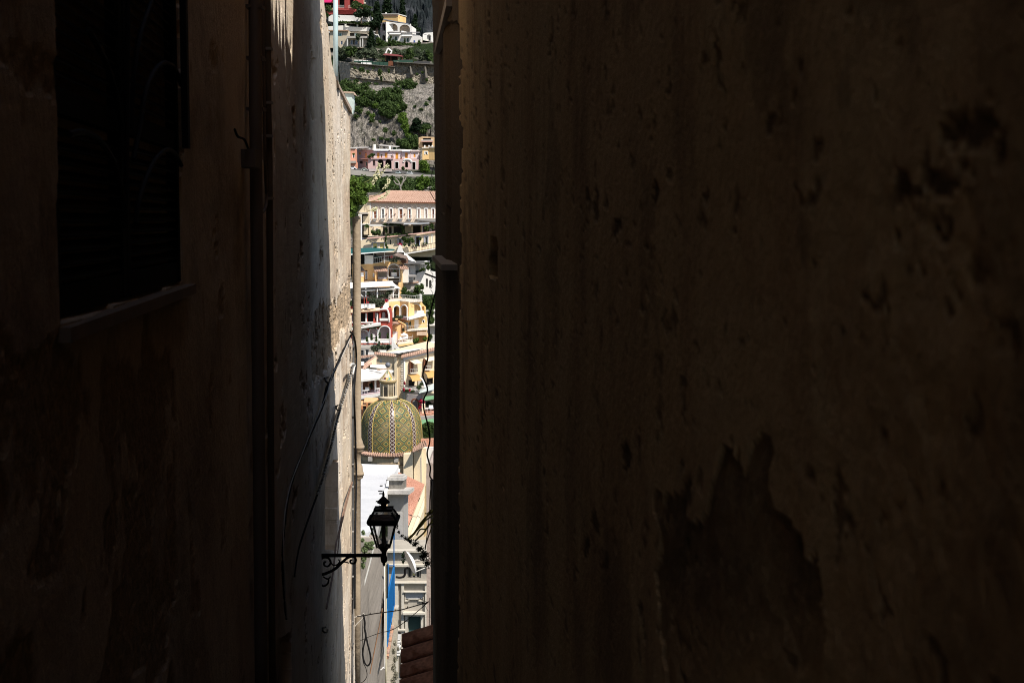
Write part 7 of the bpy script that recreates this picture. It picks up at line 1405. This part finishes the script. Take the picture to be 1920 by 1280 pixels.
m = MB(); q = [wl(704, 1012, 50), wl(722, 1034, 55), wl(722, 1024, 55), wl(708, 1003, 50)]; m.prism(q, (-.3, .2, 0)); m.build('rendered_pier', stucco('pink_grey', (.5, .43, .38)), t)
for i, (pts, r, mt) in enumerate((([(719.5, 1052), (721, 1090), (721.5, 1240), (719, 1250), (713, 1256)], .022, W2), ([(723, 1052), (724, 1100), (723.5, 1290)], .022, plain('yellowed_pipe', (.55, .50, .36), .5)), ([(725.5, 1058), (725.5, 1120)], .03, M_BLK), ([(704, 1010), (697, 1040), (688, 1075), (682, 1098), (680, 1110)], .03, RAILM))):
    m = MB(); c = curve(pts, 4); m.tube([P(x, y, 44 + .8 * (i < 3)) for x, y in c], r, 6); m.build(('pipe', 'pipe', 'pipe', 'handrail')[i], mt, t, True)
m = MB(); m.tube([P(x, y, 46) for x, y in ((717, 1140), (712, 1170), (705, 1205), (698, 1240), (694, 1262))], .022, 5); m.build('rusty_edge', plain('rust_streak', (.26, .15, .09), .9), t)
bush('wall_fern', 'pale green ferny plants spilling over the stained wall beside the downpipe', [(681, 998, 3, 5), (680, 1012, 3, 3), (690, 1020, 7, 5), (684, 1030, 6, 7), (695, 1026, 6, 4), (682, 1045, 5, 8), (680, 1060, 4, 6), (692, 1040, 4, 4), (698, 1018, 4, 4)], 42, foliage('fern', (.05, .09, .03), (.20, .26, .13), 4), 1500, .045, 131, 'plants')
bush('dead_vine', 'thin dark trailing vine on the white roof edge beside the lantern', [(697, 1000, 2, 3), (699, 992, 2, 3), (695, 1010, 1.5, 4)], 48, PINE, 90, .035, 132, 'vine')
t = thing('blue_railing', 'bright blue slatted metal railing panel with a tall corner post', 'railing', tuple(P(730, 1200, 52)))
BL = plain('blue_paint', (.010, .12, .34), .45, var=.15)
n = 9
for i in range(n):
    f = i / (n - 1); x = 726.5 + 12 * f; yt_ = 1148 - 88 * f if False else 1060 + (0 if f > .1 else 0); yt_ = 1118 - 62 * f; yb_ = 1213 - 76 * f
    m = MB(); m.bar(P(x - .5, yb_, 52 + 3 * f), P(x, yt_, 52 + 3 * f), .026); m.build('slat', BL, t)
for pts, r in (([(724.5, 1212), (726.5, 1118), (738.5, 1060)], .032), ([(738.6, 1062), (738.6, 990)], .022), ([(738.8, 1060), (738.8, 1136)], .03), ([(738.5, 1136), (724.5, 1212)], .025), ([(727.3, 1120), (727.5, 1056)], .028), ([(727.5, 1060), (738.6, 1060)], .025)):
    m = MB(); m.tube([P(x, y, 52 + 3 * (x - 726) / 13) for x, y in pts], r, 6); m.build('rail', BL, t)
quad('panel', [P(725.5, 1212, 52.4), P(738, 1136, 55.4), P(738, 1064, 55.4), P(727, 1120, 52.4)], plain('deep_blue_sheet', (.008, .075, .20), .5), t, .02)
t = thing('tiled_coping', 'wall top of worn terracotta coping tiles running down beside the blue railing', 'wall', tuple(P(733, 1240, 55)))
for i in range(13):
    f = i / 13; g = (i + 1) / 13 - .012; a = lambda f, s: P(742.5 - 17 * f + s * (3.4 - .6 * f), 1136 + 100 * f, 60 - 10 * f)
    m = MB(); p = [a(g, -1), a(g, 1), a(f, 1), a(f, -1)]; m.hexa([p[0], p[1], p[2], p[3]] + [x + Vector((0, 0, .06 + .02 * (i % 3))) for x in p]); m.build('tile', TERR if i % 2 else tilemat('worn_tile', (.45, .24, .15)) if 'worn_tile' not in bpy.data.materials else bpy.data.materials['worn_tile'], t)
m = MB(); m.prism([P(x, y, 56) for x, y in ((722, 1300), (724, 1236), (739, 1140), (746, 1140), (744, 1200), (738, 1300))], (0, .5, 0)); m.build('wall_face', stucco('pale_wall_render', (.46, .42, .35), (.2, .18, .14), .6, 1), t)
bush('dry_climber', 'tangle of dry climber and pale leaves beside the dark tile roof', [(740, 1205, 3, 6), (738, 1220, 4, 8), (741, 1235, 5, 8), (738, 1250, 5, 9), (742, 1265, 5, 9), (737, 1278, 6, 8), (746, 1215, 2, 4)], 50, foliage('dry_leaf', (.05, .05, .025), (.40, .38, .30), 6), 1000, .035, 133, 'climber')
